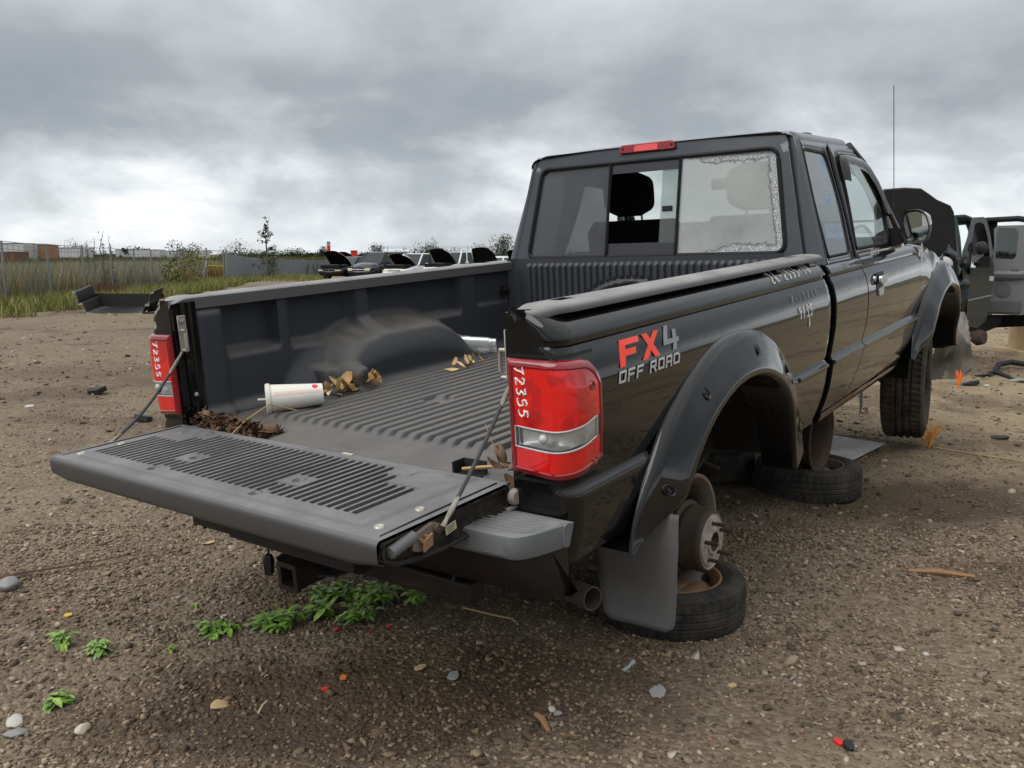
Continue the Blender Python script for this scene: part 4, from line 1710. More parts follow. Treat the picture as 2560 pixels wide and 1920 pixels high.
# ---- exhaust
mb = MB()
p0, p1 = V((.27, -.50, -.80)), V((.180, -.795, -.778))
d = (p1 - p0).normalized()
secs = []
a = d.cross(V((0, 0, 1))).normalized()
b = d.cross(a)
for t, r in ((0, .031), (.3, .031), (1, .0315), (1, .0285), (.3, .028)):
    c = p0 + (p1 - p0) * t
    secs.append([c + (a * math.cos(k * math.pi / 10) + b * math.sin(k * math.pi / 10)) * r for k in range(20)])
mb.loft(secs, closed=True)
mb.add(secs[-1], [tuple(range(20))])
mb.tube([(.75, -.25, -.70), (.5, -.30, -.74), (.33, -.40, -.79), (.27, -.50, -.80)], .034, 10)
tb(mb, 'exhaust_pipe', make_rust('exhaust steel', (.075, .065, .057), rust=(.07, .047, .034), amt=.5, sc=8), smooth=40, recalc=True)
# ---- mud flaps
for s_ in (-1, 1):
    mb = MB()
    poly = rpoly([(.660, -.60), (.925, -.60), (.925, -.660), (.905, -.664), (.9045, -.668), (.920, -.67), (.925, -.70), (.885, -.968), (.672, -.972), (.66, -.80)], [.0, .0, .0, .0, 0, .012, .0, .03, .03, 0], 4)
    def flapf(y, z, d):
        x = .405 + .035 * sm(-.66, -.97, z) + .012 * math.sin((y - .66) * 9) * sm(-.6, -.95, z)
        return (x + d, s_ * y, z)
    # grid for the curl
    ysf = lin(.655, .925, 10)
    zsf = lin(-.60, -.972, 22)
    def inside(y, z):
        lo = interp(-z, [.60, .66, .97], [.655, .66, .668])
        hi = interp(-z, [.60, .70, .968], [.93, .926, .888])
        return lo, hi
    def fp(u, z):
        lo, hi = inside(0, z)
        rnd = 0
        if z < -.945:
            rnd = .03 * (1 - math.sqrt(max(0, 1 - ((-.945 - z) / .0275) ** 2)))
        y = lo + rnd + (hi - lo - 2 * rnd) * u
        return flapf(y, z, 0)
    mb.grid(lin(0, 1, 10), zsf, fp)
    fo = tb(mb, 'mud_flap', FLAP, smooth=60, recalc=True)
    md = fo.modifiers.new('thick', 'SOLIDIFY')
    md.thickness = .005

# ---- running gear
mb = MB()
for s_ in (-1, 1):
    mb.bb((.0, s_ * .38, -.66), (4.55, s_ * .45, -.54))
    mb.tube([(.30, s_ * .53, -.66), (.6, s_ * .53, -.79), (HUBX, s_ * .53, -.83), (1.25, s_ * .53, -.80), (1.62, s_ * .53, -.68)], [.02, .028, .035, .028, .02], 6)
mb.bb((.3, -.38, -.62), (.4, .38, -.56))
mb.bb((1.7, -.38, -.62), (1.8, .38, -.56))
tb(mb, 'frame', UNDER, smooth=None)
mb = MB()
mb.tube([(HUBX, -.66, HUBZ), (HUBX, .66, HUBZ)], .042, 14)
mb.lathe([(0, -.13), (.09, -.11), (.135, -.03), (.135, .03), (.09, .11), (0, .13)], 16, T3((HUBX, .08, HUBZ), (R(90), 0, 0)))
mb.tube([(HUBX + .1, .06, HUBZ + .02), (2.4, .05, -.70)], .038, 12)
tb(mb, 'rear_axle', UNDER, smooth=45)
mb = MB()
mb.bb((1.35, .12, -.78), (2.1, .40, -.56))
mb.bb((2.2, -.28, -.80), (3.3, .28, -.58))
mb.bb((2.25, -.46, -.70), (2.9, -.36, -.62))
tb(mb, 'fuel_tank_and_gearbox', VOID, smooth=None)
mb = MB()
mb.tube([(1.3, -.40, -.66), (1.55, -.44, -.80), (1.75, -.46, -.90)], .011, 8)
tb(mb, 'loose_rod', UNDER)


def hub(sg):
    root = bpy.data.objects.new('brake_hub', None)
    COL.objects.link(root)
    root.parent = TRK
    M = T3((HUBX, sg * .735, HUBZ), (R(90) if sg < 0 else R(-90), 0, 0)) @ Matrix.Diagonal((.80, .80, 1, 1))
    mb = MB()
    mb.lathe([(.05, -.06), (.125, -.055), (.152, -.05), (.155, -.035), (.150, -.03), (.132, -.028)], 40, M)
    mb.build('backing_plate', DRUM, root, 45, recalc=True)
    mb = MB()
    mb.lathe([(.132, -.028), (.138, -.02), (.138, -.010), (.133, -.004), (.133, .040), (.130, .050), (.122, .056), (.116, .056)], 48, M)
    mb.build('brake_drum', DRUM, root, 40, recalc=True)
    mb = MB()
    mb.lathe([(.116, .056), (.112, .052), (.106, .052), (.103, .058), (.058, .060), (.052, .066), (.04, .066)], 40, M)
    mb.build('drum_face', HUBFACE, root, 40, recalc=True)
    mb = MB()
    mb.lathe([(.04, .066), (.040, .058), (.036, .056), (.034, .045), (.012, .042), (0, .042)], 24, M)
    mb.build('hub_bore', RIMDARK, root, 40, recalc=True)
    for k in range(5):
        a = k * 2 * math.pi / 5 + .35
        mb = MB()
        c = M @ V((.078 * math.cos(a), .078 * math.sin(a), .058))
        e = M @ V((.078 * math.cos(a), .078 * math.sin(a), .104))
        pts = [c + (e - c) * t for t in lin(0, 1, 15)]
        mb.tube(pts, [.0068 if i % 2 else .0060 for i in range(15)], 8)
        mb.build('wheel_stud', DRUM, root, 40)
    mb = MB()
    mb.tube([(HUBX - .12, sg * .69, HUBZ + .10), (HUBX - .15, sg * .66, HUBZ + .02), (HUBX - .14, sg * .68, HUBZ - .10)], [.02, .035, .02], 8)
    mb.build('brake_bracket', UNDER, root, 40)
    return root


hub(-1)
hub(1)


# ---- tyres
def tyre_mesh(mb, Ro, W, rimR, M, n=96, blocks=0, grooves=(), deep=.007, lug=.0):
    """W width; tread grooves at fractions of half width; lateral cuts every block"""
    hw = W / 2
    prof = [(rimR, -hw * .78), (rimR + .006, -hw * .90), (rimR + .02, -hw * .97), (rimR + (Ro - rimR) * .45, -hw * 1.0), (Ro - .045, -hw * .985), (Ro - .020, -hw * .93), (Ro - .008, -hw * .84)]
    tread = []
    m = 24
    for k in range(m + 1):
        f = -0.78 + 1.56 * k / m
        r = Ro - .010 * abs(f) ** 3
        g = any(abs(f - q) < .052 for q in grooves)
        tread.append((r - (deep if g else 0), hw * f, f, g))
    secs = []
    for i in range(n):
        a = 2 * math.pi * i / n
        sec = [(r, h) for r, h in prof]
        for (r, h, f, g) in tread:
            rr = r
            if blocks:
                ph = (i * blocks / n + (0.35 if f > 0 else 0) + .25 * f) % 1.0
                if not g and ph < .22 and abs(f) > .12:
                    rr -= deep * .9
            sec.append((rr, h))
        for (r, h) in reversed(prof):
            rr = r
            if blocks and lug and r > Ro - .05 and r < Ro - .005:
                ph = (i * blocks / n) % 1.0
                rr = r + (lug if ph > .5 else 0)
            sec.append((rr, -h))
        secs.append([M @ V((r * math.cos(a), r * math.sin(a), h)) for r, h in sec])
    mb.loft(secs, loop=True)


def front_wheel(sg):
    root = bpy.data.objects.new('front_wheel', None)
    COL.objects.link(root)
    root.parent = TRK
    root.location = (4.10, sg * .705, -.915)
    root.rotation_euler = (0, 0, R(7))
    M = T3((0, 0, 0), (R(90), 0, 0))
    mb = MB()
    tyre_mesh(mb, .362, .245, .205, M, 180, 60, (-.30, .02, .34), .010, .004)
    mb.build('tyre', TYREF, root, 30, recalc=True)
    mb = MB()
    mb.lathe([(.205, -.10), (.205, -.09), (.19, -.08), (.18, 0), (.185, .06), (.16, .07), (.06, .05), (0, .05)], 40, M if sg < 0 else T3((0, 0, 0), (R(-90), 0, 0)))
    mb.build('rim', RIMGREY, root, 40, recalc=True)


front_wheel(-1)
front_wheel(1)
mb = MB()
mb.tube([(4.115, -.66, -.90), (4.115, -.3, -.78), (4.115, .3, -.78), (4.115, .66, -.90)], .05, 10)
mb.tube([(3.75, -.40, -.62), (3.9, -.52, -.80), (4.115, -.62, -.95)], .04, 8)
tb(mb, 'front_suspension', UNDER)
mb = MB()
secs = []
for k in range(25):
    a = math.radians(172 - 164 * k / 24)
    secs.append([(4.115 + r * math.cos(a), -y, HUBZ + r * math.sin(a)) for r, y in ((.66, .842), (.60, .80), (.585, .75), (.58, .40), (.30, .38))])
mb.loft(secs)
tb(mb, 'front_wheel_tub', VOID, smooth=40)
# ---- cab
def gy(z):          # greenhouse half width
    return .80 - .27 * z


RWIN = rpoly([(-.662, .003), (.662, .003), (.598, .436), (-.598, .436)], [.05, .05, .045, .045], 6)
RX = lambda z: 1.985 + .17 * z
outer = rpoly([(-.742, -.045), (.742, -.045), (.628, .505), (-.628, .505)], [.0, .0, .055, .055], 6)
o_, i_ = polar_match(outer, RWIN, (0, .22), 120)
mb = MB()
mid = [((a[0] * .5 + b[0] * .5), (a[1] * .5 + b[1] * .5)) for a, b in zip(o_, i_)]
def rear_crown(y, z): return RX(z) - .012 * (1 - (y / .75) ** 2)
mb.ring(o_, mid, lambda y, z: (rear_crown(y, z) + (.006 if z > .44 else 0), y, z))
mb.ring(mid, i_, lambda y, z: (rear_crown(y, z), y, z))
n = len(o_)
rear = tb(mb, 'cab_rear_panel', CABPAINT, smooth=50, recalc=True)
# window rubber
mb = MB()
mb.tube([(rear_crown(y, z) - .002, y, z) for y, z in RWIN] + [(rear_crown(*RWIN[0]) - .002, *RWIN[0])], .010, 6, cap=False)
tb(mb, 'window_seal', RUBBER)
# lower part of the cab back
mb = MB()
mb.bb((1.965, -.76, -.66), (1.985, .76, -.046))
tb(mb, 'cab_back_lower', CABPAINT, smooth=None)
# panes: tinted left, sliding centre (half open), peeled right
RW = bpy.data.objects.new('rear_window', None)
COL.objects.link(RW)
RW.parent = TRK
ML, MR = .200, -.162


def pane(poly, name, mat, dx):
    mb = MB()
    mb.add([(rear_crown(y, z) + dx, y, z) for y, z in poly], [tuple(range(len(poly)))])
    return tb(mb, name, mat, RW, smooth=None)


def clip(poly, lo, hi):
    out = []
    for k, sgn in ((lo, 1), (hi, -1)):
        src, out = (poly if not out else out), []
        for i in range(len(src)):
            a, b = src[i - 1], src[i]
            ina, inb = sgn * (a[0] - k) >= 0, sgn * (b[0] - k) >= 0
            if ina != inb:
                t = (k - a[0]) / (b[0] - a[0])
                out.append((k, a[1] + (b[1] - a[1]) * t))
            if inb: out.append(b)
    return out


pane(clip(RWIN, ML, 9), 'tinted_pane', TINT, .006)
pane(clip(RWIN, -9, MR), 'peeled_pane', HAZEG, .006)
mb = MB()
for y in (ML, MR):
    mb = MB()
    mb.tube([(rear_crown(y, z) - .002, y, z) for z in (.005, .22, .434)], .008, 4)
    tb(mb, 'mullion', RUBBER, RW)
mb = MB()
SLF = simple('slider frame', (.03, .033, .04), .45, var=.15)
for z0, z1 in ((.005, .062), (.385, .432)):
    mb = MB()
    mb.add([(rear_crown(y, z) + .004, y, z) for y, z in ((ML, z0), (MR, z0), (MR, z1), (ML, z1))] + [(rear_crown(y, z) + .016, y, z) for y, z in ((ML, z0), (MR, z0), (MR, z1), (ML, z1))],
           [(0, 1, 2, 3), (7, 6, 5, 4), (0, 4, 5, 1), (1, 5, 6, 2), (2, 6, 7, 3), (3, 7, 4, 0)])
    tb(mb, 'slider_rail', SLF, RW, smooth=None)
pane([(MR, .062), (-.068, .062), (-.068, .385), (MR, .385)], 'sliding_pane', SLIDER, .014)
mb = MB()
mb.box((rear_crown(-.11, .21) + .008, -.105, .212), (.012, .05, .026))
sl = tb(mb, 'slider_latch', PLASTIC, RW)
bevel(sl, .003)
# high brake lamp
mb = MB()
zc = .492
pl = rpoly([(-.145, -.018), (.145, -.018), (.135, .022), (-.135, .022)], .012, 4)
mb.prism(pl, lambda y, z, d: (rear_crown(y, z + zc) + d, y + .010, z + zc), -.016, .008)
hb = tb(mb, 'high_brake_lamp', LENSRIM, smooth=30, recalc=True)
bevel(hb, .004, 2)
mb = MB()
pl = rpoly([(-.062, -.012), (.062, -.012), (.058, .014), (-.058, .014)], .006, 3)
mb.prism(pl, lambda y, z, d: (rear_crown(y, z + zc) + d, y + .010, z + zc), -.0175, -.0165)
tb(mb, 'brake_lamp_centre', LENSLOW, hb, smooth=None, recalc=True)
mb = MB()
for yy in (-.118, .132):
    mb = MB()
    mb.lathe([(0, .002), (.005, .002), (.006, 0)], 10, T3((rear_crown(yy, zc) - .0165, yy, zc + .003), (0, R(-90), 0)))
    tb(mb, 'lamp_screw', RUBBER, hb)

# ---- pillars, roof
def rear_edge(z): return (RX(z) + .004, .742 - .2073 * (z + .045))
for s_ in (-1, 1):
    mb2 = MB()
    mb = MB()
    secs = []
    for z in lin(-.05, .47, 14):
        x0, y0 = rear_edge(z)
        y1 = gy(z)
        x1 = x0 + .052
        secs.append([(x0 + .012, s_ * (y0 - .004), z), (x0 + .006, s_ * (y0 + .009), z), (x0 + .001, s_ * (y0 + .014), z), (x0 + .002, s_ * (y0 + .03), z), (x0 + .012, s_ * (y1 - .010), z), (x0 + .03, s_ * (y1 - .002), z), (x1 + .006, s_ * y1, z)])
    # round over into the roof
    for k, (dz, dy) in enumerate(((.488, .012), (.500, .035))):
        x0, y0 = rear_edge(.47)
        secs.append([(x0 + .012 + .01 * k, s_ * (y0 - .004), .47 + .012 * (k + 1)), (x0 + .008 + .012 * k, s_ * (y0 + .007 - .004 * k), .474 + .011 * (k + 1)), (x0 + .006 + .012 * k, s_ * (y0 + .010 - .006 * k), .475 + .010 * (k + 1)), (x0 + .01 + .012 * k, s_ * (gy(.47) - dy), dz), (x0 + .02, s_ * (gy(.47) - dy * .8), dz - .002), (x0 + .04, s_ * (gy(.47) - dy * .7), dz - .003), (x0 + .06, s_ * (gy(.47) - dy * .7), dz - .003)])
    mb.loft(secs)
    tb(mb, 'rear_pillar', CABPAINT, smooth=50, recalc=True)
    mb2.loft([[(rear_edge(z)[0] + .004, s_ * (rear_edge(z)[1] - .003), z), (rear_edge(z)[0] + .008, s_ * (rear_edge(z)[1] + .012), z)] for z in lin(-.05, .485, 12)])
    tb(mb2, 'drip_seam', RUBBER)

mb = MB()
secs = []
RXS = lin(2.058, 2.78, 16)
def roof_sec(x, w=.672, zt=.518, edge=.470):
    k = w / .672
    pts = [(w, edge - .012), (w - .004, edge + .006), (w - .016, edge + .022), (w - .045, edge + .033), (.5 * k, zt - .010), (.3 * k, zt - .003), (0, zt)]
    pts = pts + [(-y, z) for y, z in reversed(pts[:-1])]
    return [(x, y, z) for y, z in pts]
for i, x in enumerate(RXS):
    q = 1 - sm(2.058, 2.10, x)
    secs.append([(x_, y_, z_ - .012 * q) for x_, y_, z_ in roof_sec(x)])
for dx, dz in ((2.82, -.004), (2.855, -.014), (2.885, -.030)):
    secs.append([(x_, y_, z_ + dz) for x_, y_, z_ in roof_sec(dx, .672 - (dx - 2.78) * .12)])
mb.loft(secs)
mb.loft([[(rear_crown(y, .5) + .006, y, .497 + .004 * (1 - (y / .63) ** 2)) for y in lin(-.63, .63, 13)], [(2.058, y, .505 + .002 * (1 - (y / .63) ** 2) - .008 * abs(y / .63) ** 3) for y in lin(-.63, .63, 13)]])
tb(mb, 'roof', CABPAINT, smooth=50, recalc=True)
mb = MB()
mb.lathe([(0, .03), (.02, .029), (.034, .022), (.04, .008), (.042, 0)], 16, T3((2.52, -.56, .500), (0, 0, 0), (1.3, .8, .8)))
tb(mb, 'roof_antenna_puck', PLASTIC)

def sidept(sg, dx=0.0):
    return lambda x, z: (x, sg * (gy(z) + dx), z)


QW = rpoly([(2.082, -.022), (2.395, -.022), (2.438, .22), (2.398, .415), (2.108, .425), (2.078, .20)], [.02, .03, .1, .04, .03, .1], 5)
QO = [(2.035, -.06), (2.462, -.06), (2.468, .20), (2.455, .462), (2.10, .462)]
DW = rpoly([(2.512, -.012), (3.075, -.012), (3.135, .045), (3.165, .14), (3.10, .285), (2.98, .385), (2.86, .412), (2.60, .412), (2.575, .2)], [.02, .04, .03, .04, .08, .05, .04, .03, .1], 4)
DO = [(2.470, -.06), (3.42, -.06), (3.33, .062), (3.20, .20), (3.10, .318), (2.98, .415), (2.87, .462), (2.465, .462), (2.474, .2)]
GLS = {}
for s_ in (-1, 1):
    mb = MB()
    a, b = polar_match(QO, QW, (2.25, .2), 80)
    mb.ring(a, b, sidept(s_))
    q = tb(mb, 'quarter_frame', PAINT if s_ < 0 else CABPAINT, smooth=50, recalc=True)
    q.modifiers.new('t', 'SOLIDIFY').thickness = .012
    mb = MB()
    mb.add([sidept(s_, -.004)(x, z) for x, z in QW], [tuple(range(len(QW)))])
    tb(mb, 'quarter_window', QGLASS, smooth=None)
    mb = MB()
    mb.tube([sidept(s_, -.001)(x, z) for x, z in QW] + [sidept(s_, -.001)(*QW[0])], .005, 6, cap=False)
    tb(mb, 'quarter_window_seal', RUBBER)
    mb = MB()
    a, b = polar_match(DO, DW, (2.83, .18), 90)
    mb.ring(a, b, sidept(s_))
    q = tb(mb, 'door_frame', PAINT, smooth=50, recalc=True)
    q.modifiers.new('t', 'SOLIDIFY').thickness = .012
    mb = MB()
    mb.add([sidept(s_, -.006)(x, z) for x, z in DW], [tuple(range(len(DW)))])
    tb(mb, 'door_window', CLEAR, smooth=None)
    mb = MB()
    mb.tube([sidept(s_, -.002)(x, z) for x, z in DW] + [sidept(s_, -.002)(*DW[0])], .007, 6, cap=False)
    tb(mb, 'door_window_seal', RUBBER)
    # seam between the two doors
    mb = MB()
    mb.tube([sidept(s_, .0)(x, z) for x, z in ((2.466, -.05), (2.471, .2), (2.460, .45))], .003, 4)
    tb(mb, 'door_seam', RUBBER)
    # smoked visor over the door glass
    mb = MB()
    line = [(2.575, .30), (2.585, .385), (2.61, .415), (2.72, .420), (2.87, .412), (2.98, .388), (3.08, .315), (3.14, .235), (3.172, .15), (3.165, .12)]
    secs = []
    for i, (x, z) in enumerate(line):
        cx, cz = 2.85, .10
        d = V((cx - x, cz - z)).normalized()
        p = V((x, z))
        wd = .062 if 0 < i < len(line) - 1 else .02
        a, b, c = p, p + d * wd * .45, p + d * wd
        secs.append([sidept(s_, .004)(a.x, a.y), sidept(s_, .026)(a.x + d.x * .008, a.y + d.y * .008), sidept(s_, .036)(b.x, b.y), sidept(s_, .024)(c.x, c.y)])
    mb.loft(secs)
    tb(mb, 'vent_visor', simple('smoked visor plastic', (.010, .0095, .009), .18, var=.2, coat=.6) if s_ < 0 else MATS['smoked visor plastic'], smooth=45, recalc=True)

# windshield and front pillars
mb = MB()
A = [(2.885, y, .470 - .0 * abs(y)) for y in lin(-.62, .62, 9)]
A = [(2.885 - .02 * abs(y / .62) ** 2, y, .482 - .035 * abs(y / .62) ** 2) for y in lin(-.63, .63, 9)]
B = [(3.45 - .16 * abs(y / .72) ** 2, y, .03) for y in lin(-.745, .745, 9)]
mid = [tuple((V(a) * .5 + V(b) * .5) + V((.02, 0, .012))) for a, b in zip(A, B)]
mb.loft([A, mid, B])
tb(mb, 'windshield', CLEAR, smooth=60)
mb = MB()
for s_ in (-1, 1):
    mb = MB()
    mb.tube([(2.87, s_ * .655, .468), (3.0, s_ * .69, .385), (3.13, s_ * .725, .262), (3.34, s_ * .775, .05)], [.022, .022, .022, .026], 8)
    tb(mb, 'front_pillar', PAINT, smooth=60)

# ---- cab lower sides
def seamx(z): return interp(-z, [.05, .10, .35, .47, .64, .69], [2.466, 2.462, 2.468, 2.44, 2.33, 2.30])
def frontx(z): return interp(-z, [.05, .10, .30, .48, .60, .68], [3.52, 3.56, 3.60, 3.55, 3.42, 3.27])
CZ = [-.048, -.058, -.07, -.083, -.086, -.097, -.100, -.115, -.13, -.15, -.17, -.19, -.22, -.26, -.30, -.34, -.38, -.40, -.425, -.433, -.438, -.443, -.452, -.47, -.50, -.54, -.57, -.60, -.63, -.655, -.675]
def yc(z): return yb(z) - .004 * sm(-.08, -.05, z) if z < -.05 else .812
for s_ in (-1, 1):
    for nm, xa, xb, n_ in (('rear_door', lambda z: 1.985, lambda z: seamx(z) - .004, 14), ('front_door', lambda z: seamx(z) + .004, lambda z: frontx(z), 24)):
        mb = MB()
        rows = []
        for z in CZ:
            a, b = xa(z), xb(z)
            rows.append([(a + (b - a) * u + 0, s_ * (yc(z) - (.012 if u in (0.0, 1.0) else 0)), z) for u in [0.0, .004] + lin(.02, .98, n_) + [.996, 1.0]])
        mb.loft(rows)
        d_ = tb(mb, nm, PAINT, smooth=28, recalc=True)
    mb = MB()
    mb.loft([[(x, s_ * (yc(z) - .016), z) for x in (1.985, 3.6)] for z in CZ])
    tb(mb, 'door_jamb', RUBBER, recalc=True)
    mb = MB()
    secs = []
    for x in lin(1.99, 3.36, 20):
        dn = .012 * max(0, mnoise.noise(V((x * 7, 2.2, 0)))) if s_ < 0 else 0
        secs.append([(x, s_ * (.815 + dn), -.672), (x, s_ * (.812 + dn), -.69), (x, s_ * (.80 + dn), -.712 + dn), (x, s_ * .76, -.716), (x, s_ * .74, -.70)])
    mb.loft(secs)
    tb(mb, 'rocker_panel', PAINT, smooth=50, recalc=True)
    # moulding just under the crease, in paler paint standing for light on its ledge
    for x0, x1 in ((1.56, 1.90), (1.995, 2.44), (2.455, 3.53)):
        mb = MB()
        secs = [[(x, s_ * (yb(-.452) - .002), -.440), (x, s_ * (yb(-.452) + .006), -.443), (x, s_ * (yb(-.452) + .007), -.450), (x, s_ * (yb(-.46) + .0), -.462)] for x in (x0, x1)]
        mb.loft(secs, cap=True)
        tb(mb, 'side_moulding', CABPAINT, smooth=60, recalc=True)
# torn sill strip
mb = MB()
mb.add([(2.64, -.80, -.705), (2.70, -.80, -.70), (2.66, -.81, -.78), (2.60, -.812, -.82)], [(0, 1, 2, 3)])
tb(mb, 'torn_strip', PLASTIC, smooth=None)
# cab underside and interior shell
mb = MB()
mb.bb((1.99, -.76, -.66), (3.6, .76, -.60))
tb(mb, 'cab_floor', VOID, smooth=None)
mb = MB()
for s_ in (-1, 1):
    mb = MB()
    mb.bb((2.02, s_ * .755, -.60), (3.5, s_ * .765, -.04))
    tb(mb, 'inner_trim', DASHM, smooth=None)
mb = MB()
mb.bb((1.988, -.72, -.6), (1.996, .72, -.03))
tb(mb, 'inner_back_trim', DASHM, smooth=None)
mb = MB()
secs = [[(x, y, z - .022) for x, y, z in roof_sec(x, .650)] for x in (2.075, 2.4, 2.84)]
mb.loft(secs)
tb(mb, 'headliner', simple('headliner cloth', (.20, .19, .18), .9, var=.1), smooth=50)
mb = MB()
mb.loft([[(x, y, z) for x, z in ((3.02, -.30), (3.04, -.05), (3.12, .005), (3.30, .012), (3.46, .0))] for y in lin(-.74, .74, 5)])
tb(mb, 'dashboard', DASHM, smooth=40)
mb = MB()
mb.lathe([(.165 + .012 * math.cos(k * math.pi / 4), .012 * math.sin(k * math.pi / 4)) for k in range(9)], 28, T3((2.98, .36, -.06), (0, R(62), 0)))
mb.box((2.99, .36, -.06), (.03, .30, .05))
tb(mb, 'steering_wheel', PLASTIC)


def seat(y):
    root = bpy.data.objects.new('seat', None)
    COL.objects.link(root)
    root.parent = TRK
    mb = MB()
    secs = []
    for t in lin(0, 1, 9):
        z = -.30 + .465 * t
        x = 2.72 - .16 * t
        w = .325 - .02 * t - (.06 * sm(.8, 1, t) ** 2)
        th = .07 - .025 * t
        secs.append([(x + th * math.sin(a), y + w * math.copysign(abs(math.cos(a)) ** .5, math.cos(a)), z + .0 * math.sin(a)) for a in [k * 2 * math.pi / 20 for k in range(20)]])
    mb.loft(secs, closed=True, cap=True)
    mb.build('backrest', SEATM, root, 50, recalc=True)
    mb = MB()
    secs = []
    for t in lin(0, 1, 17):
        z = .186 + .225 * t
        x = 2.525 - .02 * t
        e = max(.25, 1 - abs(2 * t - 1) ** 5) ** .6
        w = .148 * e
        th = .055 * e
        secs.append([(x + th * math.sin(a), y + w * math.copysign(abs(math.cos(a)) ** .55, math.cos(a)), z) for a in [k * 2 * math.pi / 28 for k in range(28)]])
    mb.loft(secs, closed=True, cap=True)
    mb.build('headrest', SEATM, root, 50, recalc=True)
    for dy in (-.06, .06):
        mb = MB()
        mb.tube([(2.55, y + dy, .14), (2.545, y + dy, .21)], .006, 8)
        mb.build('headrest_post', CHROMEDIRTY, root, 50)
    mb = MB()
    mb.box((2.90, y, -.33), (.48, .48, .14))
    so = mb.build('cushion', SEATM, root, 40)
    bevel(so, .03, 3)


seat(.37)
seat(-.33)
mb = MB()
mb.box((2.66, .02, -.08), (.12, .26, .44))
cs_ = tb(mb, 'centre_seat_back', SEATM)
bevel(cs_, .03, 3)
mb = MB()
mb.box((2.95, -.02, .335), (.02, .22, .06))
mv = tb(mb, 'interior_mirror', PLASTIC)
bevel(mv, .008)
mb = MB()
for y0, y1 in ((-.74, -.1), (.1, .74)):
    mb = MB()
    mb.bb((2.06, y0, -.6), (2.25, y1, -.20))
    tb(mb, 'rear_jump_seat', SEATM, smooth=None)

# ---- door handle, mirror, aerial, marker writing on glass
mb = MB()
pl = rpoly([(-.065, -.045), (.065, -.035), (.06, .05), (-.06, .045)], .02, 4)
mb.prism(pl, lambda x, z, d: (2.665 + x, -(yb(-.175) + d), -.178 + z), -.003, .004)
hd = tb(mb, 'door_handle', PLASTIC, smooth=30, recalc=True)
mb = MB()
mb.prism(rpoly([(-.055, -.012), (.05, -.005), (.052, .03), (-.05, .028)], .012, 4), lambda x, z, d: (2.665 + x, -(yb(-.175) + d), -.172 + z), .006, .026)
g = tb(mb, 'handle_grip', CHROMEDIRTY, hd, smooth=30, recalc=True)
bevel(g, .005, 3)
mb = MB()
mb.prism(rpoly([(-.03, -.055), (.045, -.05), (.05, -.012), (-.04, -.018)], .01, 3), lambda x, z, d: (2.665 + x, -(yb(-.185) + d), -.185 + z), .004, .010)
tb(mb, 'handle_plate', SILVERDECAL, hd, smooth=None, recalc=True)
mb = MB()
mb.lathe([(0, .008), (.012, .008), (.014, .004), (.015, 0)], 16, T3((2.57, -yb(-.16) - .001, -.155), (R(90), 0, 0)))
tb(mb, 'key_lock', CHROMEDIRTY)


def door_mirror():
    root = bpy.data.objects.new('door_mirror', None)
    COL.objects.link(root)
    root.parent = TRK
    def f(u, v, d): return (3.13 + d, -u, v)
    back = rpoly([(.852, .030), (.884, -.026), (.975, -.014), (.988, .05), (.968, .122), (.93, .148), (.862, .140)], .022, 5)
    cx, cz = .925, .06
    mb = MB()
    secs = []
    for d, k in ((.0, .96), (-.006, 1.0), (.03, 1.02), (.07, .95), (.10, .78), (.118, .45)):
        secs.append([f(cx + (a - cx) * k, cz + (b - cz) * k, d) for a, b in back])
    mb.loft(secs, closed=True)
    mb.add(secs[-1], [tuple(range(len(back)))])
    inner = [(cx + (a - cx) * .88, cz + (b - cz) * .88) for a, b in back]
    mb.add([f(a, b, 0) for a, b in back] + [f(a, b, 0.006) for a, b in inner], [(i, (i + 1) % len(back), len(back) + (i + 1) % len(back), len(back) + i) for i in range(len(back))])
    mb.build('housing', PLASTIC, root, 45, recalc=True)
    mb = MB()
    mb.add([f(cx + (a - cx) * .9, cz + (b - cz) * .9, .008 + (a - cx) * .05) for a, b in back], [tuple(range(len(back)))])
    mb.build('glass', MIRRORG, root, None)
    mb = MB()
    mb.prism(rpoly([(.945, .06), (.982, .065), (.972, .115), (.94, .138)], .01, 3), lambda u, v, d: f(u + .006, v, d), .005, .05)
    mb.build('lamp_insert', SILVERDECAL, root, 40, recalc=True)
    mb = MB()
    mb.loft([[(3.16, -.77, .055), (3.27, -.77, .055), (3.27, -.77, -.03), (3.16, -.79, -.035)], [(3.15, -.83, .06), (3.23, -.83, .055), (3.23, -.83, -.035), (3.15, -.83, -.035)], [(3.145, -.87, .05), (3.20, -.87, .045), (3.20, -.87, -.005), (3.145, -.87, -.01)]], closed=True, cap=True)
    mb.build('arm', PLASTIC, root, 40, recalc=True)
    return root


door_mirror()
mb = MB()
mb.tube([(3.66, -.70, -.06), (3.655, -.70, .02)], .008, 8)
mb.tube([(3.655, -.70, .02), (3.60, -.70, .42), (3.545, -.70, .81)], .0022, 6)
tb(mb, 'aerial_mast', PLASTIC)
writing('72355', side_fn(2.19, -.078), .026, .030, .028, .0010, FAINTINK, TRK)
writing('72355', lambda u, v: (2.66 + u, -(gy(-.04) + .016), -.052 + v), .026, .034, .034, .0010, WHITEINK, TRK)

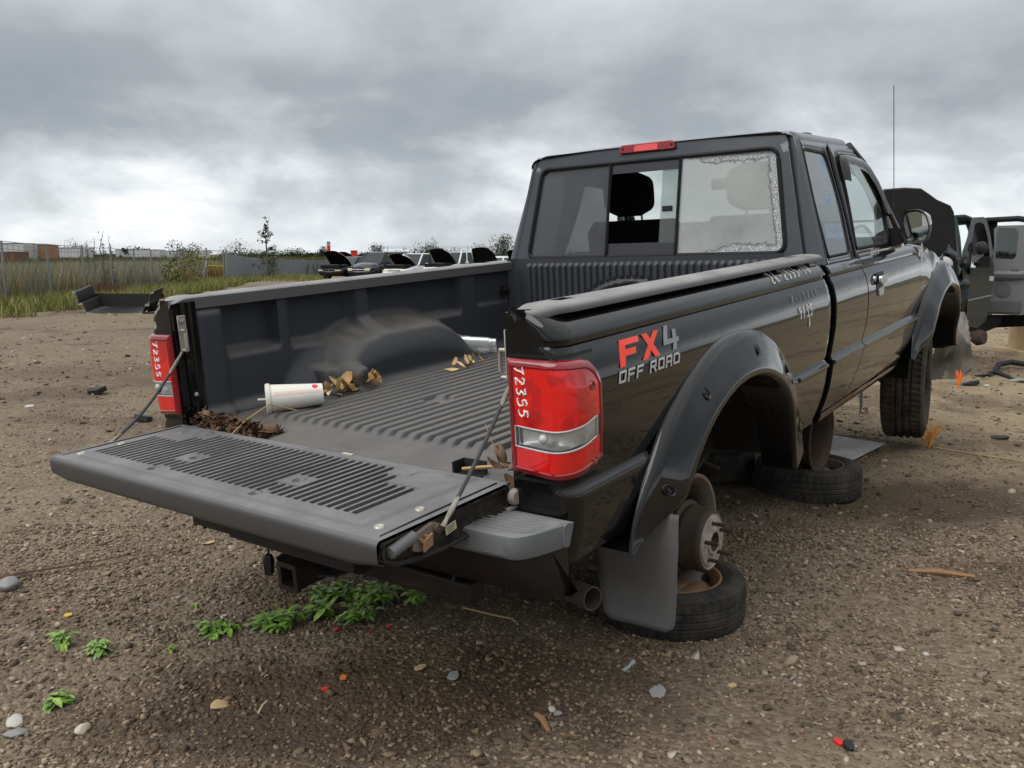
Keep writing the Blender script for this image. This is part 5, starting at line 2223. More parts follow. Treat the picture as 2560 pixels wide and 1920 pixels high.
# ---- crumpled nose
def crump(x, z, s=1.0):
    return s * (mnoise.noise(V((x * 4.2, z * 4.2, 1.3))) * .6 + mnoise.noise(V((x * 9, z * 9, 7.7))) * .4)
for s_ in (-1, 1):
    mb = MB()
    xs = lin(3.565, 4.42, 44)
    def ftop(x): return interp(x, [3.5, 3.66, 3.85, 4.0, 4.2, 4.45], [-.052, -.045, -.075, -.115, -.19, -.27])
    rows = []
    for x in xs:
        t = ftop(x)
        row = []
        zz = [t] + lin(t - .012, -.64, 26)
        for i, z in enumerate(zz):
            k = sm(3.56, 3.9, x) if s_ < 0 else .1
            w = (yb(min(z, -.05)) if i else .78) - .10 * max(0, x - 3.95) ** 1.5 * (1 if s_ < 0 else .5)
            y = w + .022 * k * crump(x, z)
            row.append((x + .02 * k * crump(z, x), s_ * y, z + .010 * k * crump(x + 3, z)))
        rows.append(row)
    n = len(rows[0])
    vs = [p for r in rows for p in r]
    fs = []
    for i in range(len(xs) - 1):
        for j in range(n - 1):
            x, z = (rows[i][j][0] + rows[i + 1][j][0]) / 2, rows[i][j][2]
            if (x - 4.115) ** 2 + (z - HUBZ) ** 2 < (RO - .06) ** 2: continue
            if z < -.58 and x < 3.6 and False: continue
            fs.append((i * n + j, (i + 1) * n + j, (i + 1) * n + j + 1, i * n + j + 1))
    mb.add(vs, fs)
    fo = tb(mb, 'front_fender', PAINT, smooth=45, recalc=True)
    flare(s_, 4.115, crush=.22 if s_ < 0 else 0)
    # hood half: one sheet made in the first pass
mb = MB()
xs = lin(3.40, 4.62, 30)
ys = lin(-.775, .775, 30)
def hoodz(x, y):
    z = interp(x, [3.40, 3.66, 4.0, 4.3, 4.65], [-.005, -.015, -.065, -.14, -.24]) - .05 * abs(y / .775) ** 4
    z += .05 * sm(3.6, 4.0, x) * crump(x * .8, y * .8) + .03 * (1 - abs(y) / .8)
    return z
mb.grid(xs, ys, lambda x, y: (x, y, hoodz(x, y)))
tb(mb, 'hood', PAINT, smooth=45)
mb = MB()
mb.bb((3.62, -.55, -.58), (4.5, .55, -.20))
tb(mb, 'engine_bay', VOID, smooth=None)
mb = MB()
mb.bb((-.028, -.002, -.022), (.028, .002, .022))
bd = tb(mb, 'fender_badge', SILVERDECAL, smooth=None)
bd.location = (3.68, -.845, -.205)
mb = MB()
for k in range(3):
    mb.bb((-.022, -.0035, .010 - k * .013), (.020 - .006 * k, -.0021, .015 - k * .013))
tb(mb, 'badge_print', RUBBER, bd, smooth=None)
mb = MB()
mb.prism([(-.012, -.03), (.03, -.035), (.02, .06), (.0, .07)], lambda x, z, d: (3.60 + x, -(.856 + d), -.11 + z), .0, .004)
tb(mb, 'torn_edge', CHROMEDIRTY, smooth=None, recalc=True)
# ------------------------------------------------------------------ old wheels used as stands
def wheel_stand(name, label, x, y, rz, tyre_m, rim_m, Ro=.262, W=.165, holes=0, upright=None, tilt=0.0, rim_r=.165, group='old wheels lying under the pickup'):
    z = gz(x, y)
    t = thing(name, label, 'wheel', (x, y, z), rz, group)
    M = T3((0, 0, W / 2 - .006), (tilt, 0, 0))
    mb = MB()
    tyre_mesh(mb, Ro, W, rim_r, M, 144, 48, (-.32, .0, .32), .005, .003)
    mb.build('tyre', tyre_m, t, 32, recalc=True)
    mb = MB()
    h = W / 2
    prof = [(rim_r, -h * .8), (rim_r + .006, h * .84), (rim_r + .004, h * .9), (rim_r - .004, h * .88), (rim_r - .010, h * .72), (rim_r - .022, h * .5), (rim_r - .026, h * .22), (rim_r - .036, h * .28), (rim_r - .055, h * .46), (rim_r - .075, h * .50), (.055, h * .42), (.05, h * .55), (.032, h * .55), (.031, h * .2), (0, h * .2)]
    mb.lathe(prof, 56, M)
    rim = mb.build('rim', rim_m, t, 40, recalc=True)
    for k in range(holes):
        a = 2 * math.pi * k / holes
        mb = MB()
        Mh = M @ T3(((rim_r - .052) * math.cos(a), (rim_r - .052) * math.sin(a), h * .475), (0, 0, a))
        mb.lathe([(.0, -.004), (.009, -.004), (.0105, .0015), (.0125, .002), (.013, 0)], 12, Mh @ Matrix.Diagonal((.8, 1.25, 1, 1)))
        mb.build('rim_hole', RUBBER, rim, 40)
    mb = MB()
    mb.tube([M @ V((rim_r - .03, .02, h * .35)), M @ V((rim_r - .032, .03, h * .62)), M @ V((rim_r - .03, .035, h * .72))], [.004, .004, .003], 6)
    mb.build('valve', RUBBER, rim, 60)
    if upright:
        ur, uw, uz, urz, um, ux, uy = upright
        Mu = T3((ux, uy, uz), (R(90), 0, urz - rz))
        mb = MB()
        w = uw / 2
        pr = [(ur, -w), (ur + .012, -w), (ur + .013, -w + .006), (ur - .008, -w + .02), (ur - .016, -w + .045), (ur - .016, w - .045), (ur - .008, w - .02), (ur + .013, w - .006), (ur + .012, w),
              (ur, w), (ur - .014, w - .018), (ur - .022, w - .04), (ur - .022, -w + .04), (ur - .014, -w + .018), (ur, -w)]
        mb.lathe(pr, 64, Mu)
        mb.build('upright_rim', um, t, 40, recalc=True)
    return t


wheel_stand('stand_wheel', 'flat-lying tyre with orange rusty rim holding up the bare brake hub', 0.535, 2.715, 0.0, TYRE, RIMRUST,
            upright=(.195, .11, .283, R(53.1), RIMGREY, .012, -.012), rim_r=.168, Ro=.252, W=.15)
wheel_stand('stand_wheel', 'flat-lying tyre with holed rim carrying an upright rim under the front door', 1.52, 4.20, 1.1, TYRE, RIMGREY, holes=12,
            upright=(.185, .17, .305, R(53.1), RIMDARK, -.02, .02), rim_r=.17)
wheel_stand('stand_wheel', 'flat-lying tyre with black rim in the shade, seen through the rear wheel arch', 1.07, 4.52, 2.0, TYRE, RIMDARK, rim_r=.165)

# ------------------------------------------------------------------ litter in the bed (placed in truck coordinates)
TM = TRK.matrix_world.copy()
TROT = TM.to_3x3().to_4x4()


def in_bed(o, p, rot=(0, 0, 0)):
    o.matrix_world = TM @ T3(p, rot)
    return o


def cup():
    t = thing('paper_cup', 'white paper drink cup with lid and straw lying on the bed floor', 'cup')
    H, r0, r1 = .185, .036, .050
    mb = MB()
    prof = [(0, .004), (r0 - .003, .004), (r0, .0), (r0 + .0005, .002), (r1, H), (r1 + .002, H + .002), (r1 - .002, H + .004)]
    mb.lathe(prof, 36)
    m, nt, b = new_mat('printed cup paper')
    co = coords(nt)
    sp = nd(nt, 'ShaderNodeSeparateXYZ')
    nt.links.new(co, sp.inputs[0])
    ang = mth(nt, 'ARCTAN2', sp.outputs[1], sp.outputs[0])
    st = 0.0
    f = None
    for c, w in ((-1.62, .012), (-1.70, .012), (-1.78, .012), (-1.86, .022)):
        d = mth(nt, 'LESS_THAN', mth(nt, 'ABSOLUTE', mth(nt, 'SUBTRACT', ang, c)), w)
        f = d if f is None else mth(nt, 'MAXIMUM', f, d)
    f = mth(nt, 'MULTIPLY', f, mth(nt, 'MULTIPLY', mth(nt, 'GREATER_THAN', sp.outputs[2], .006), mth(nt, 'LESS_THAN', sp.outputs[2], .165)))
    base = mix(nt, noise(nt, co, 24, 5, .6), (.60, .58, .52), (.70, .685, .64))
    base = mix(nt, mth(nt, 'MULTIPLY', f, .75), base, (.55, .10, .07))
    du = mth(nt, 'MULTIPLY', mth(nt, 'ADD', ang, 1.18), .037)
    dv = mth(nt, 'SUBTRACT', sp.outputs[2], .026)
    q = mth(nt, 'SQRT', mth(nt, 'ADD', mth(nt, 'MULTIPLY', du, du), mth(nt, 'MULTIPLY', dv, dv)))
    base = mix(nt, mth(nt, 'LESS_THAN', q, .0105), base, (.62, .03, .03))
    setin(nt, b, 'Base Color', base)
    setin(nt, b, 'Roughness', .5)
    mb.build('cup_body', m, t, 40)
    mb = MB()
    mb.lathe([(r1 + .0035, H - .008), (r1 + .0045, H - .002), (r1 + .0035, H + .006), (r1 - .001, H + .008), (r1 - .005, H + .004), (.012, H + .004), (.009, H + .006), (0, H + .006)], 36)
    mb.build('lid', simple('lid plastic', (.62, .60, .52), .4, var=.06, dirt=(.3, .27, .2), damt=.3), t, 40)
    mb = MB()
    mb.tube([(0, 0, H), (.002, 0, H + .035)], .0038, 8)
    mb.build('straw', MATS['lid plastic'], t, 40)
    # lid end faces the tail
    ax = V((-.80, .60, .0)).normalized()
    rot = ax.to_track_quat('Z', 'Y').to_matrix().to_4x4()
    t.matrix_world = TM @ Matrix.Translation(V((.362, .405, -.370))) @ rot @ Matrix.Rotation(R(128), 4, 'Z')
    return t


cup()


def clear_cup():
    t = thing('plastic_cup', 'clear plastic cup lying by the front of the wheel hump', 'cup')
    H, r0, r1 = .17, .034, .050
    mb = MB()
    mb.lathe([(0, .006), (r0 - .004, .006), (r0, 0), (r0 + .003, .03), (r0 + .006, .033), (r1 - .005, H - .05), (r1 - .003, H - .047), (r1, H), (r1 + .004, H + .001), (r1 + .004, H + .005), (r1, H + .005)], 40)
    mb.build('cup_wall', CLEARCUP, t, 40)
    mb = MB()
    mb.lathe([(r1 + .003 + .0025 * math.cos(k * math.pi / 4), H + .003 + .0025 * math.sin(k * math.pi / 4)) for k in range(9)], 40)
    mb.build('cup_rim', make_glass('cup rim', tint=(.7, .7, .7), film=.6, filmcol=(.5, .5, .5)), t, 60)
    ax = V((-.50, .80, .04)).normalized()
    rot = ax.to_track_quat('Z', 'Y').to_matrix().to_4x4()
    t.matrix_world = TM @ Matrix.Translation(V((1.46, .49, -.366))) @ rot
    return t


clear_cup()

LEAFM = [simple('dry leaf %d' % i, c, .75, var=.35, vscale=60) for i, c in enumerate(((.40, .25, .11), (.52, .37, .18), (.28, .15, .065), (.60, .46, .25)))]
MULCH = [simple('leaf mulch %d' % i, c, .85, var=.4, vscale=60) for i, c in enumerate(((.065, .036, .022), (.12, .068, .04), (.035, .022, .016), (.19, .125, .08)))]


def leaf_mesh(i, L=.05, curl=1.0):
    rg = random.Random(i)
    mb = MB()
    n = 6
    secs = []
    w0 = L * rg.uniform(.20, .32)
    for k in range(n + 1):
        t = k / n
        w = w0 * math.sin(math.pi * (.04 + .92 * t)) ** .8 * (1 - .25 * t)
        a = curl * rg.uniform(.8, 1.1) * t * 1.8
        x = L * math.sin(a) / (1.8 * curl) if curl > .05 else L * t
        z = L * (1 - math.cos(a)) / (1.8 * curl) if curl > .05 else 0
        cup_ = w * .45
        secs.append([(x, -w, z + cup_), (x, -w * .45, z + cup_ * .25), (x, 0, z), (x, w * .45, z + cup_ * .25), (x, w, z + cup_)])
    mb.loft(secs)
    return mb.mesh('leaf')


LEAVES = []
for i in range(10):
    me_ = leaf_mesh(i, RNG.uniform(.045, .065), RNG.uniform(.15, .8))
    me_.materials.append(LEAFM[i % 4])
    me_.shade_smooth()
    LEAVES.append(me_)


BLEAVES = []
for me_ in LEAVES:
    m2_ = me_.copy()
    m2_.materials.clear()
    m2_.materials.append(MULCH[1 if len(BLEAVES) % 3 else 3])
    BLEAVES.append(m2_)


def dry_leaf(loc, rot, sc=1.0, label=None, group=None, k=None, brown=False):
    o = bpy.data.objects.new('dry_leaf', (BLEAVES if brown else LEAVES)[RNG.randrange(10) if k is None else k])
    COL.objects.link(o)
    o.matrix_world = Matrix.Translation(V(loc)) @ Euler(rot).to_matrix().to_4x4() @ Matrix.Diagonal((sc, sc, sc, 1))
    return tag(o, label, 'leaf', group)


# drift of leaves against the wheel hump
for k in range(34):
    t = k / 33
    lx, ly = .46 + .25 * t + RNG.uniform(-.025, .025), .515 + RNG.uniform(-.045, .035) - .02 * t
    lz = -.408 + RNG.uniform(0, .04) * (1 - abs(t - .5))
    p = TM @ V((lx, ly, lz))
    dry_leaf(p, (RNG.uniform(-.6, .6), RNG.uniform(-.6, .35), RNG.uniform(0, 6.28)), RNG.uniform(.95, 1.35),
             'curled dry tan leaf in the drift between the white cup and the wheel hump', 'leaves beside the white cup')
for k in range(10):
    lx, ly = 1.20 + RNG.uniform(-.10, .10), .43 + RNG.uniform(-.07, .07)
    p = TM @ V((lx, ly, -.414 + RNG.uniform(0, .012)))
    dry_leaf(p, (RNG.uniform(-.5, .5), RNG.uniform(-.6, .4), RNG.uniform(0, 6.28)), RNG.uniform(.7, 1.0),
             'dry leaf lying on the floor ribs near the clear plastic cup', 'leaves beside the clear cup')
for k in range(10):
    p = TM @ V((.03 + RNG.uniform(-.025, .035), -.655 + RNG.uniform(-.03, .03), -.435 + RNG.uniform(0, .05)))
    dry_leaf(p, (RNG.uniform(-1, 1), RNG.uniform(-1, 1), RNG.uniform(0, 6.28)), RNG.uniform(.7, 1.1),
             'curled brown leaf caught in the hinge corner under the near tail lamp', 'leaves in the near hinge corner', brown=True)
# heap of rotten leaves in the far corner: too broken to count
mb = MB()
rg = random.Random(8)
for k in range(420):
    t = rg.random()
    cx = .035 + rg.gauss(0, .022)
    cy = .66 - .36 * t ** .8 + rg.gauss(0, .012)
    hh = .055 * (1 - t) ** .6 * max(0, 1 - abs(cx - .035) / .075)
    c = V((cx, cy, -.438 + rg.random() * (hh + .008)))
    L, w = rg.uniform(.010, .032), rg.uniform(.004, .010)
    m3 = Euler((rg.uniform(-1, 1), rg.uniform(-1, 1), rg.uniform(0, 6.28))).to_matrix()
    mb.cur = rg.choice((0, 0, 1, 1, 2, 3))
    mb.add([TM @ (c + m3 @ V(q)) for q in ((-L, 0, 0), (0, -w, .003), (L, 0, rg.uniform(-.006, .01)), (0, w, .004))], [(0, 1, 2, 3)])
o = mb.build('leaf_litter', MULCH, None, None)
tag(o, 'heap of rotten brown leaf litter in the far rear corner of the bed', 'leaf litter', kind='stuff')
# dirt bed below the heap
TWIG = simple('dry stem', (.36, .25, .11), .8, var=.25)
STRAW = simple('straw', (.42, .33, .18), .8, var=.2)
def stem(name, pts, r, mat, label, cat='twig', group=None, tm=None):
    mb = MB()
    q = [V(p) for p in pts]
    if tm is not None: q = [tm @ p for p in q]
    c = q[0].copy()
    mb.tube([p - c for p in q], r, 6)
    o = mb.build(name, mat, None, 60)
    o.location = c
    return tag(o, label, cat, group)
stem('grass_stalk', [(-.03, .39, -.425), (.06, .42, -.395), (.16, .44, -.37), (.24, .40, -.405)], .0022, TWIG, 'bent yellow stalk sticking out of the leaf litter at the bed edge', 'stalk', tm=TM)
stem('bark_roll', [(.055, .335, -.425), (.08, .30, -.420)], .016, MULCH[1], 'short brown roll of bark beside the leaf litter', 'bark', tm=TM)
stem('twig', [(.02, -.52, -.425), (.03, -.58, -.415), (.04, -.65, -.405)], .005, TWIG, 'brown twig poking out by the near bed hinge', 'twig', tm=TM)
stem('fine_tendril', [(1.0, -.10, -.413), (1.06, -.02, -.408), (1.0, .06, -.412), (.92, .02, -.412), (.95, -.08, -.405), (1.05, -.12, -.412)], .0012, MULCH[0], 'thin dark curled tendril lying on the bed ribs', 'tendril', tm=TM)
stem('grass_stalk', [(.02, -.62, -.42), (.05, -.60, -.36), (.06, -.57, -.31)], .001, TWIG, 'thin dry stalk standing up behind the near tail lamp', 'stalk', tm=TM)

# ------------------------------------------------------------------ weeds in the gravel
WEEDM = []
for i, c in enumerate(((.17, .31, .045), (.25, .39, .065), (.11, .21, .045))):
    m, nt, b = new_mat('weed leaf %d' % i)
    co = coords(nt)
    setin(nt, b, 'Base Color', mix(nt, noise(nt, co, 45, 4, .6), tuple(x * .7 for x in c), tuple(x * 1.35 for x in c)))
    setin(nt, b, 'Roughness', .5)
    setin(nt, b, 'Transmission Weight', 0)
    setin(nt, b, 'Subsurface Weight', 0)
    WEEDM.append(m)


def weed(x, y, label, n=14, spread=.07, h=.05, leafL=.04, seed=0, elong=(1, 0), name='weed'):
    rg = random.Random(seed)
    z = gz(x, y)
    t = thing(name, label, 'weed', (x, y, z), 0, 'green weeds growing in the gravel')
    stems = MB()
    lv = MB()
    for k in range(n):
        a = rg.uniform(0, 2 * math.pi)
        d = rg.random() ** .6 * spread
        tx, ty = d * math.cos(a) + elong[0] * rg.uniform(-1, 1) * spread * (1.5 if elong != (1, 0) else 0), d * math.sin(a) + elong[1] * rg.uniform(-1, 1) * spread
        tz = h * rg.uniform(.35, 1.0)
        stems.tube([(tx * .15, ty * .15, 0), (tx * .5, ty * .5, tz * .7), (tx, ty, tz)], .0012, 4)
        for q in range(rg.randint(3, 5)):
            az = rg.uniform(0, 2 * math.pi)
            el = rg.uniform(-.5, .5)
            L = leafL * rg.uniform(.6, 1.1)
            W = L * rg.uniform(.16, .26)
            t0 = rg.uniform(.5, 1.0)
            c = V((tx * t0, ty * t0, tz * t0 ** .6 + .002))
            d3 = V((math.cos(az) * math.cos(el), math.sin(az) * math.cos(el), math.sin(el)))
            sd = d3.cross(V((0, 0, 1))).normalized()
            up = sd.cross(d3)
            dr = V((0, 0, -.35 * L))
            lv.cur = rg.choice((0, 0, 1, 2))
            lv.add([c, c + d3 * L * .3 - sd * W + up * .15 * W, c + d3 * L * .3 + up * -.1 * W, c + d3 * L * .3 + sd * W + up * .15 * W,
                    c + d3 * L * .7 - sd * W * .8 + dr * .4, c + d3 * L * .7 + dr * .45, c + d3 * L * .7 + sd * W * .8 + dr * .4, c + d3 * L + dr],
                   [(0, 1, 2), (0, 2, 3), (1, 4, 5, 2), (2, 5, 6, 3), (4, 7, 5), (5, 7, 6)])
    stems.build('stems', WEEDM[2], t, 60)
    lv.build('leaves', WEEDM, t, None)
    return t


K = 1.2 / 1.52
for i, (x, y, n, sp, h, L, lab) in enumerate((
        (-1.767, 3.113, 12, .030, .045, .040, 'small upright weed at the far left, two-leaf tuft beside another weed'),
        (-1.595, 3.037, 11, .028, .040, .038, 'small weed tuft just right of the leftmost upright weed'),
        (-1.297, 3.022, 4, .016, .022, .024, 'tiny weed seedling alone in the gravel left of the big weed patch'),
        (-1.19, 3.20, 22, .058, .045, .042, 'ragged weed clump next to the white scrap'),
        (-.965, 3.24, 40, .085, .055, .046, 'dense bright weed patch in the middle of the row below the hitch'),
        (-.80, 3.34, 14, .045, .040, .055, 'yellowing weed leaf lying to the right of the dense patch'),
        (-.80, 3.56, 34, .075, .05, .045, 'weed patch nearest the hitch receiver'),
        (-.60, 3.52, 36, .080, .055, .046, 'broad-leaved weed patch under the right half of the hitch bar'),
        (-.63, 3.27, 26, .060, .050, .040, 'weed with red scraps around it below the hitch bar'),
        (-.42, 3.49, 18, .034, .065, .034, 'narrow blue-green weed under the hitch bracket, rightmost of the row'),
        (-1.56, 2.70, 10, .030, .035, .040, 'weed at the lower left corner beside a pale root'),
        (-1.382, 3.454, 3, .018, .02, .028, 'single green leaf lying on the gravel behind the white scrap'))):
    weed(x * K, y * K, lab, n, sp, h, L, seed=i + 3)

# ------------------------------------------------------------------ scraps on the ground
SCR = {k: simple('scrap ' + k, c, r, var=.15, vscale=30) for k, c, r in (
    ('red', (.55, .03, .025), .35), ('orange', (.62, .17, .03), .5), ('white', (.40, .39, .36), .7), ('tan', (.42, .31, .17), .8), ('wood', (.24, .14, .075), .85),
    ('grey', (.22, .22, .22), .7), ('pale', (.45, .40, .31), .8), ('dark', (.02, .02, .021), .6), ('yellow', (.5, .33, .06), .6))}


def shard(name, x, y, s, mat, label, cat, seed, flat=.25, group=None, lift=0.0):
    rg = random.Random(seed)
    n = rg.randint(5, 7)
    mb = MB()
    poly = [(s * rg.uniform(.7, 1.1) * math.cos(k * 2 * math.pi / n), s * rg.uniform(.5, .8) * math.sin(k * 2 * math.pi / n)) for k in range(n)]
    bend = rg.uniform(-.5, .5) / s
    mb.prism(poly, lambda u, v, d: (u, v, d + bend * u * u * .4), 0, s * flat)
    if cat == 'stone':
        mb = MB()
        j = [1 + .28 * rg.uniform(-1, 1) for _ in range(12)]
        pv = [V(ICV[i]) * j[i] for i in range(12)]
        mb.add([(v.x * s, v.y * s * .75, v.z * s * max(.22, flat * .6) + s * flat * .25) for v in pv], [tuple(f) for f in ICF])
    o = mb.build(name, mat, None, 30, recalc=True)
    if cat == 'stone':
        bevel(o, s * .12, 2, 15)
    o.location = (x, y, gz(x, y) + .002 + lift)
    o.rotation_euler = (rg.uniform(-.25, .25), rg.uniform(-.25, .25), rg.uniform(0, 6))
    return tag(o, label, cat, group)


for i, (nm, x, y, s, m, lab, cat, fl) in enumerate((
        ('plastic_shard', -1.971, 3.427, .016, 'red', 'red plastic shard far left, above the orange chip', 'shard', .2),
        ('wood_chip', -1.878, 3.366, .018, 'yellow', 'orange-yellow wood chip at the left below the red shard', 'chip', .2),
        ('field_stone', -2.30, 3.65, .05, 'grey', 'grey rounded stone at the left edge of the picture', 'stone', .9),
        ('paper_scrap', -1.223, 3.366, .017, 'white', 'small white bow-shaped scrap beside the ragged weed', 'scrap', .12),
        ('plastic_shard', -.651, 2.73, .014, 'red', 'red shard on the dark soil in front', 'shard', .3),
        ('plastic_shard', -.598, 2.783, .014, 'orange', 'small orange shard behind the red one on the dark soil', 'shard', .3),
        ('field_stone', -1.398, 2.525, .025, 'pale', 'pale tan stone among the pebbles near the bottom left', 'stone', .7),
        ('field_stone', -1.644, 2.574, .032, 'white', 'white flat stone at the left, above a grey slate', 'stone', .35),
        ('slate_chip', -1.60, 2.51, .035, 'grey', 'flat grey slate just under the white flat stone', 'stone', .2),
        ('field_stone', -.992, 2.657, .032, 'tan', 'flat tan stone left of the dark soil', 'stone', .35),
        ('field_stone', -.333, 2.825, .024, 'tan', 'tan curled leaf-like chip below the bumper', 'chip', .2),
        ('field_stone', -.206, 2.778, .026, 'grey', 'flat grey stone right of the tan chip below the bumper', 'stone', .3),
        ('field_stone', .131, 2.592, .017, 'pale', 'pale round stone, left one of a close pair near the wood stick', 'stone', .8),
        ('field_stone', .150, 2.564, .016, 'grey', 'grey round stone, right one of the close pair', 'stone', .8),
        ('dry_chip', .782, 2.786, .016, 'tan', 'yellowish dry leaf chip right of the grey plastic bone', 'chip', .2),
        ('metal_scrap', .509, 2.724, .032, 'grey', 'thin grey metal scrap lying on the tan gravel in front', 'scrap', .06),
        ('paper_scrap', .401, 3.024, .012, 'white', 'tiny white chip in front of the mud flap', 'scrap', .2),
        ('field_stone', 2.396, 5.723, .05, 'pale', 'pale stone beside the board behind the upright stand', 'stone', .6),
        ('plastic_shard', 1.02, 2.42, .016, 'red', 'red and black connector lying on the right foreground gravel', 'connector', .5),
        ('plastic_bit', 1.04, 2.405, .020, 'dark', 'black plastic bit touching the red connector', 'plastic bit', .5),
        ('paper_scrap', 1.60, 3.05, .012, 'white', 'small white scrap on the right foreground gravel', 'scrap', .3),
        ('dry_chip', 2.02, 3.02, .016, 'yellow', 'yellow chip at the far right foreground', 'chip', .3),
        ('plastic_shard', -.70, 3.16, .010, 'red', 'red chip at the foot of the dense weed patch', 'shard', .4),
        ('plastic_shard', -.56, 3.11, .010, 'red', 'red chip right of the weeds below the hitch bar', 'shard', .4),
        ('plastic_shard', -.50, 3.22, .011, 'red', 'red chip under the narrow blue-green weed', 'shard', .4),
        ('paper_scrap', -1.62, 4.3, .03, 'tan', 'flat tan scrap of card left of the tailgate', 'scrap', .1),
        ('plastic_bit', -3.4, 7.6, .10, 'dark', 'black crumpled plastic lying left of the tailgate, further back', 'plastic bit', .35),
        ('plastic_bit', -4.6, 9.2, .10, 'dark', 'small dark heap of scrap left of the far tail lamp', 'plastic bit', .4),
        ('paper_scrap', -4.9, 8.4, .06, 'white', 'pale scrap on the open gravel at the left', 'scrap', .15))):
    k = K
    shard(nm, x * k, y * k, s * 1.05, SCR[m], lab, cat, i + 50, fl)

stem('plastic_bone', [(.405 * K, 2.87 * K, .012), (.43 * K, 2.90 * K, .014), (.452 * K, 2.935 * K, .016)], [.0075, .0055, .0075], simple('grey plastic', (.30, .34, .36), .5, var=.1), 'small grey plastic peg lying in front of the mud flap', 'peg')
stem('straw_stalk', [(-.17, 2.71, .012), (-.06, 2.63, .020), (.0, 2.62, .012), (.02, 2.58, .010)], .0032, STRAW, 'forked pale straw stalk below the bumper', 'stalk')
stem('straw_stalk', [(-.235, 2.40, .022), (-.17, 2.34, .026), (-.06, 2.32, .026)], .0034, STRAW, 'pale straw stalk on the dark soil in front', 'stalk')
stem('wood_stick', [(.062, 2.02, .022), (.078, 1.99, .026), (.092, 1.94, .022)], [.008, .010, .006], SCR['wood'], 'short brown wood stick in the front gravel', 'stick')
stem('wood_stick', [(.12, 1.935, .016), (.17, 1.925, .016)], .007, SCR['wood'], 'thin bark stick right of the short wood stick', 'stick')
stem('bark_strip', [(1.50, 3.04, .012), (1.60, 3.02, .016), (1.72, 2.98, .012)], [.010, .016, .010], SCR['wood'], 'brown bark strip on the right-hand ground', 'bark')
stem('white_splinter', [(-.66, 2.03, .02), (-.658, 2.06, .024), (-.655, 2.09, .02)], .0028, SCR['pale'], 'pale splinter on the dark soil', 'splinter')
# long strip of rusty trim left of the bumper
mb = MB()
secs = []
for t in lin(0, 1, 24):
    x, y = -1.93 + .58 * t, 2.95 + .36 * t ** 1.3
    z = gz(x, y) + .010 + .012 * math.sin(t * 3)
    w = .010 * (1 - .75 * t)
    secs.append([(x + w * .4, y - w, z), (x, y, z + .008 * (1 - t)), (x - w * .4, y + w, z)])
mb.loft(secs)
tag(mb.build('trim_strip', make_rust('rusty trim', (.02, .015, .012), rust=(.11, .05, .025), amt=.8, sc=9), None, 60), 'long thin strip of rusty black trim left of the bumper', 'trim strip')
# black cable on the left ground
stem('cable', [(-2.30, 5.05, .01), (-2.10, 5.10, .012), (-1.95, 5.22, .012), (-1.75, 5.20, .014), (-1.55, 5.12, .01)], .006, SCR['dark'], 'black cable lying on the ground left of the tailgate', 'cable')
# white board on the ground behind the truck
mb = MB()
poly = [(1.763 * K, 6.553 * K), (2.386 * K, 5.942 * K), (2.956 * K, 6.518 * K), (2.598 * K, 6.885 * K), (2.0 * K, 7.1 * K)]
poly = [(1.50, 5.30), (1.88, 4.70), (1.96, 4.74), (2.335, 5.14), (2.055, 5.44), (1.72, 5.52)]
sl_c = V((2.05, 5.30))
cx_, cy_ = 1.95, 5.1
slot = [(2.045, 5.345), (2.065, 5.335), (2.135, 5.295), (2.115, 5.282), (2.035, 5.325)]
o2, i2 = polar_match(poly, slot, (2.085, 5.315), 40)
mb.ring(o2, i2, lambda x, y: (x, y, gz(1.95, 5.1) + .036 + .01 * math.sin(x * 3)))
mb.ring(o2, i2, lambda x, y: (x, y, gz(1.95, 5.1) + .030 + .01 * math.sin(x * 3)))
n_ = len(o2)
zt = lambda x, y, h: (x, y, gz(1.95, 5.1) + h + .01 * math.sin(x * 3))
for lp in (o2, i2):
    mb.add([zt(x, y, .036) for x, y in lp] + [zt(x, y, .030) for x, y in lp], [(i, (i + 1) % n_, n_ + (i + 1) % n_, n_ + i) for i in range(n_)])
tag(mb.build('plastic_board', simple('dirty white board', (.44, .435, .41), .6, var=.12, vscale=4, dirt=(.25, .22, .18), dscale=5, damt=.6), None, 20), 'off-white plastic board with a hand slot lying behind the stand wheel', 'board')
# guide rope with orange whisker markers
stem('guide_rope', [(x, y, gz(x, y) + .006) for x, y in ((2.2, 5.52), (2.55, 5.22), (2.9, 4.86), (3.3, 4.45), (3.9, 3.9))], .004, STRAW, 'thin tan rope stretched across the ground on the right', 'rope')
ORANGE = simple('orange whisker', (.66, .33, .10), .55, var=.2)
ORANGE2 = simple('bright orange whisker', (.95, .20, .01), .55, var=.1)
for (x, y, n, h, sp, m, lab) in ((3.28 * K, 6.455 * K, 70, .16, .11, ORANGE, 'splayed orange plastic whisker marker on the rope'),
                                 (5.142 * K, 9.561 * K, 34, .15, .05, ORANGE2, 'bright orange whisker marker under the crumpled panel')):
    mb = MB()
    rg = random.Random(n)
    for k in range(n):
        a = rg.uniform(0, 6.28)
        d = sp * rg.random() ** .6
        hh = h * rg.uniform(.7, 1.05)
        mb.tube([(0, 0, 0), (d * .4 * math.cos(a), d * .4 * math.sin(a), hh * .6), (d * math.cos(a), d * math.sin(a), hh)], [.0022, .0018, .0010], 3)
    o = mb.build('whisker_marker', m, None, None)
    o.location = (x, y, gz(x, y))
    tag(o, lab, 'marker', 'orange whisker markers')
# ------------------------------------------------------------------ helpers for far things: a point seen at photo column u at distance y
def wx(u, y): return (u - 1280) / 2101.3 * (y * .988 + .15)
def at(u, y): return (wx(u, y), y)
def hz(v, y): return EYE + (635 - v) / 2101.3 * y      # height seen at row v


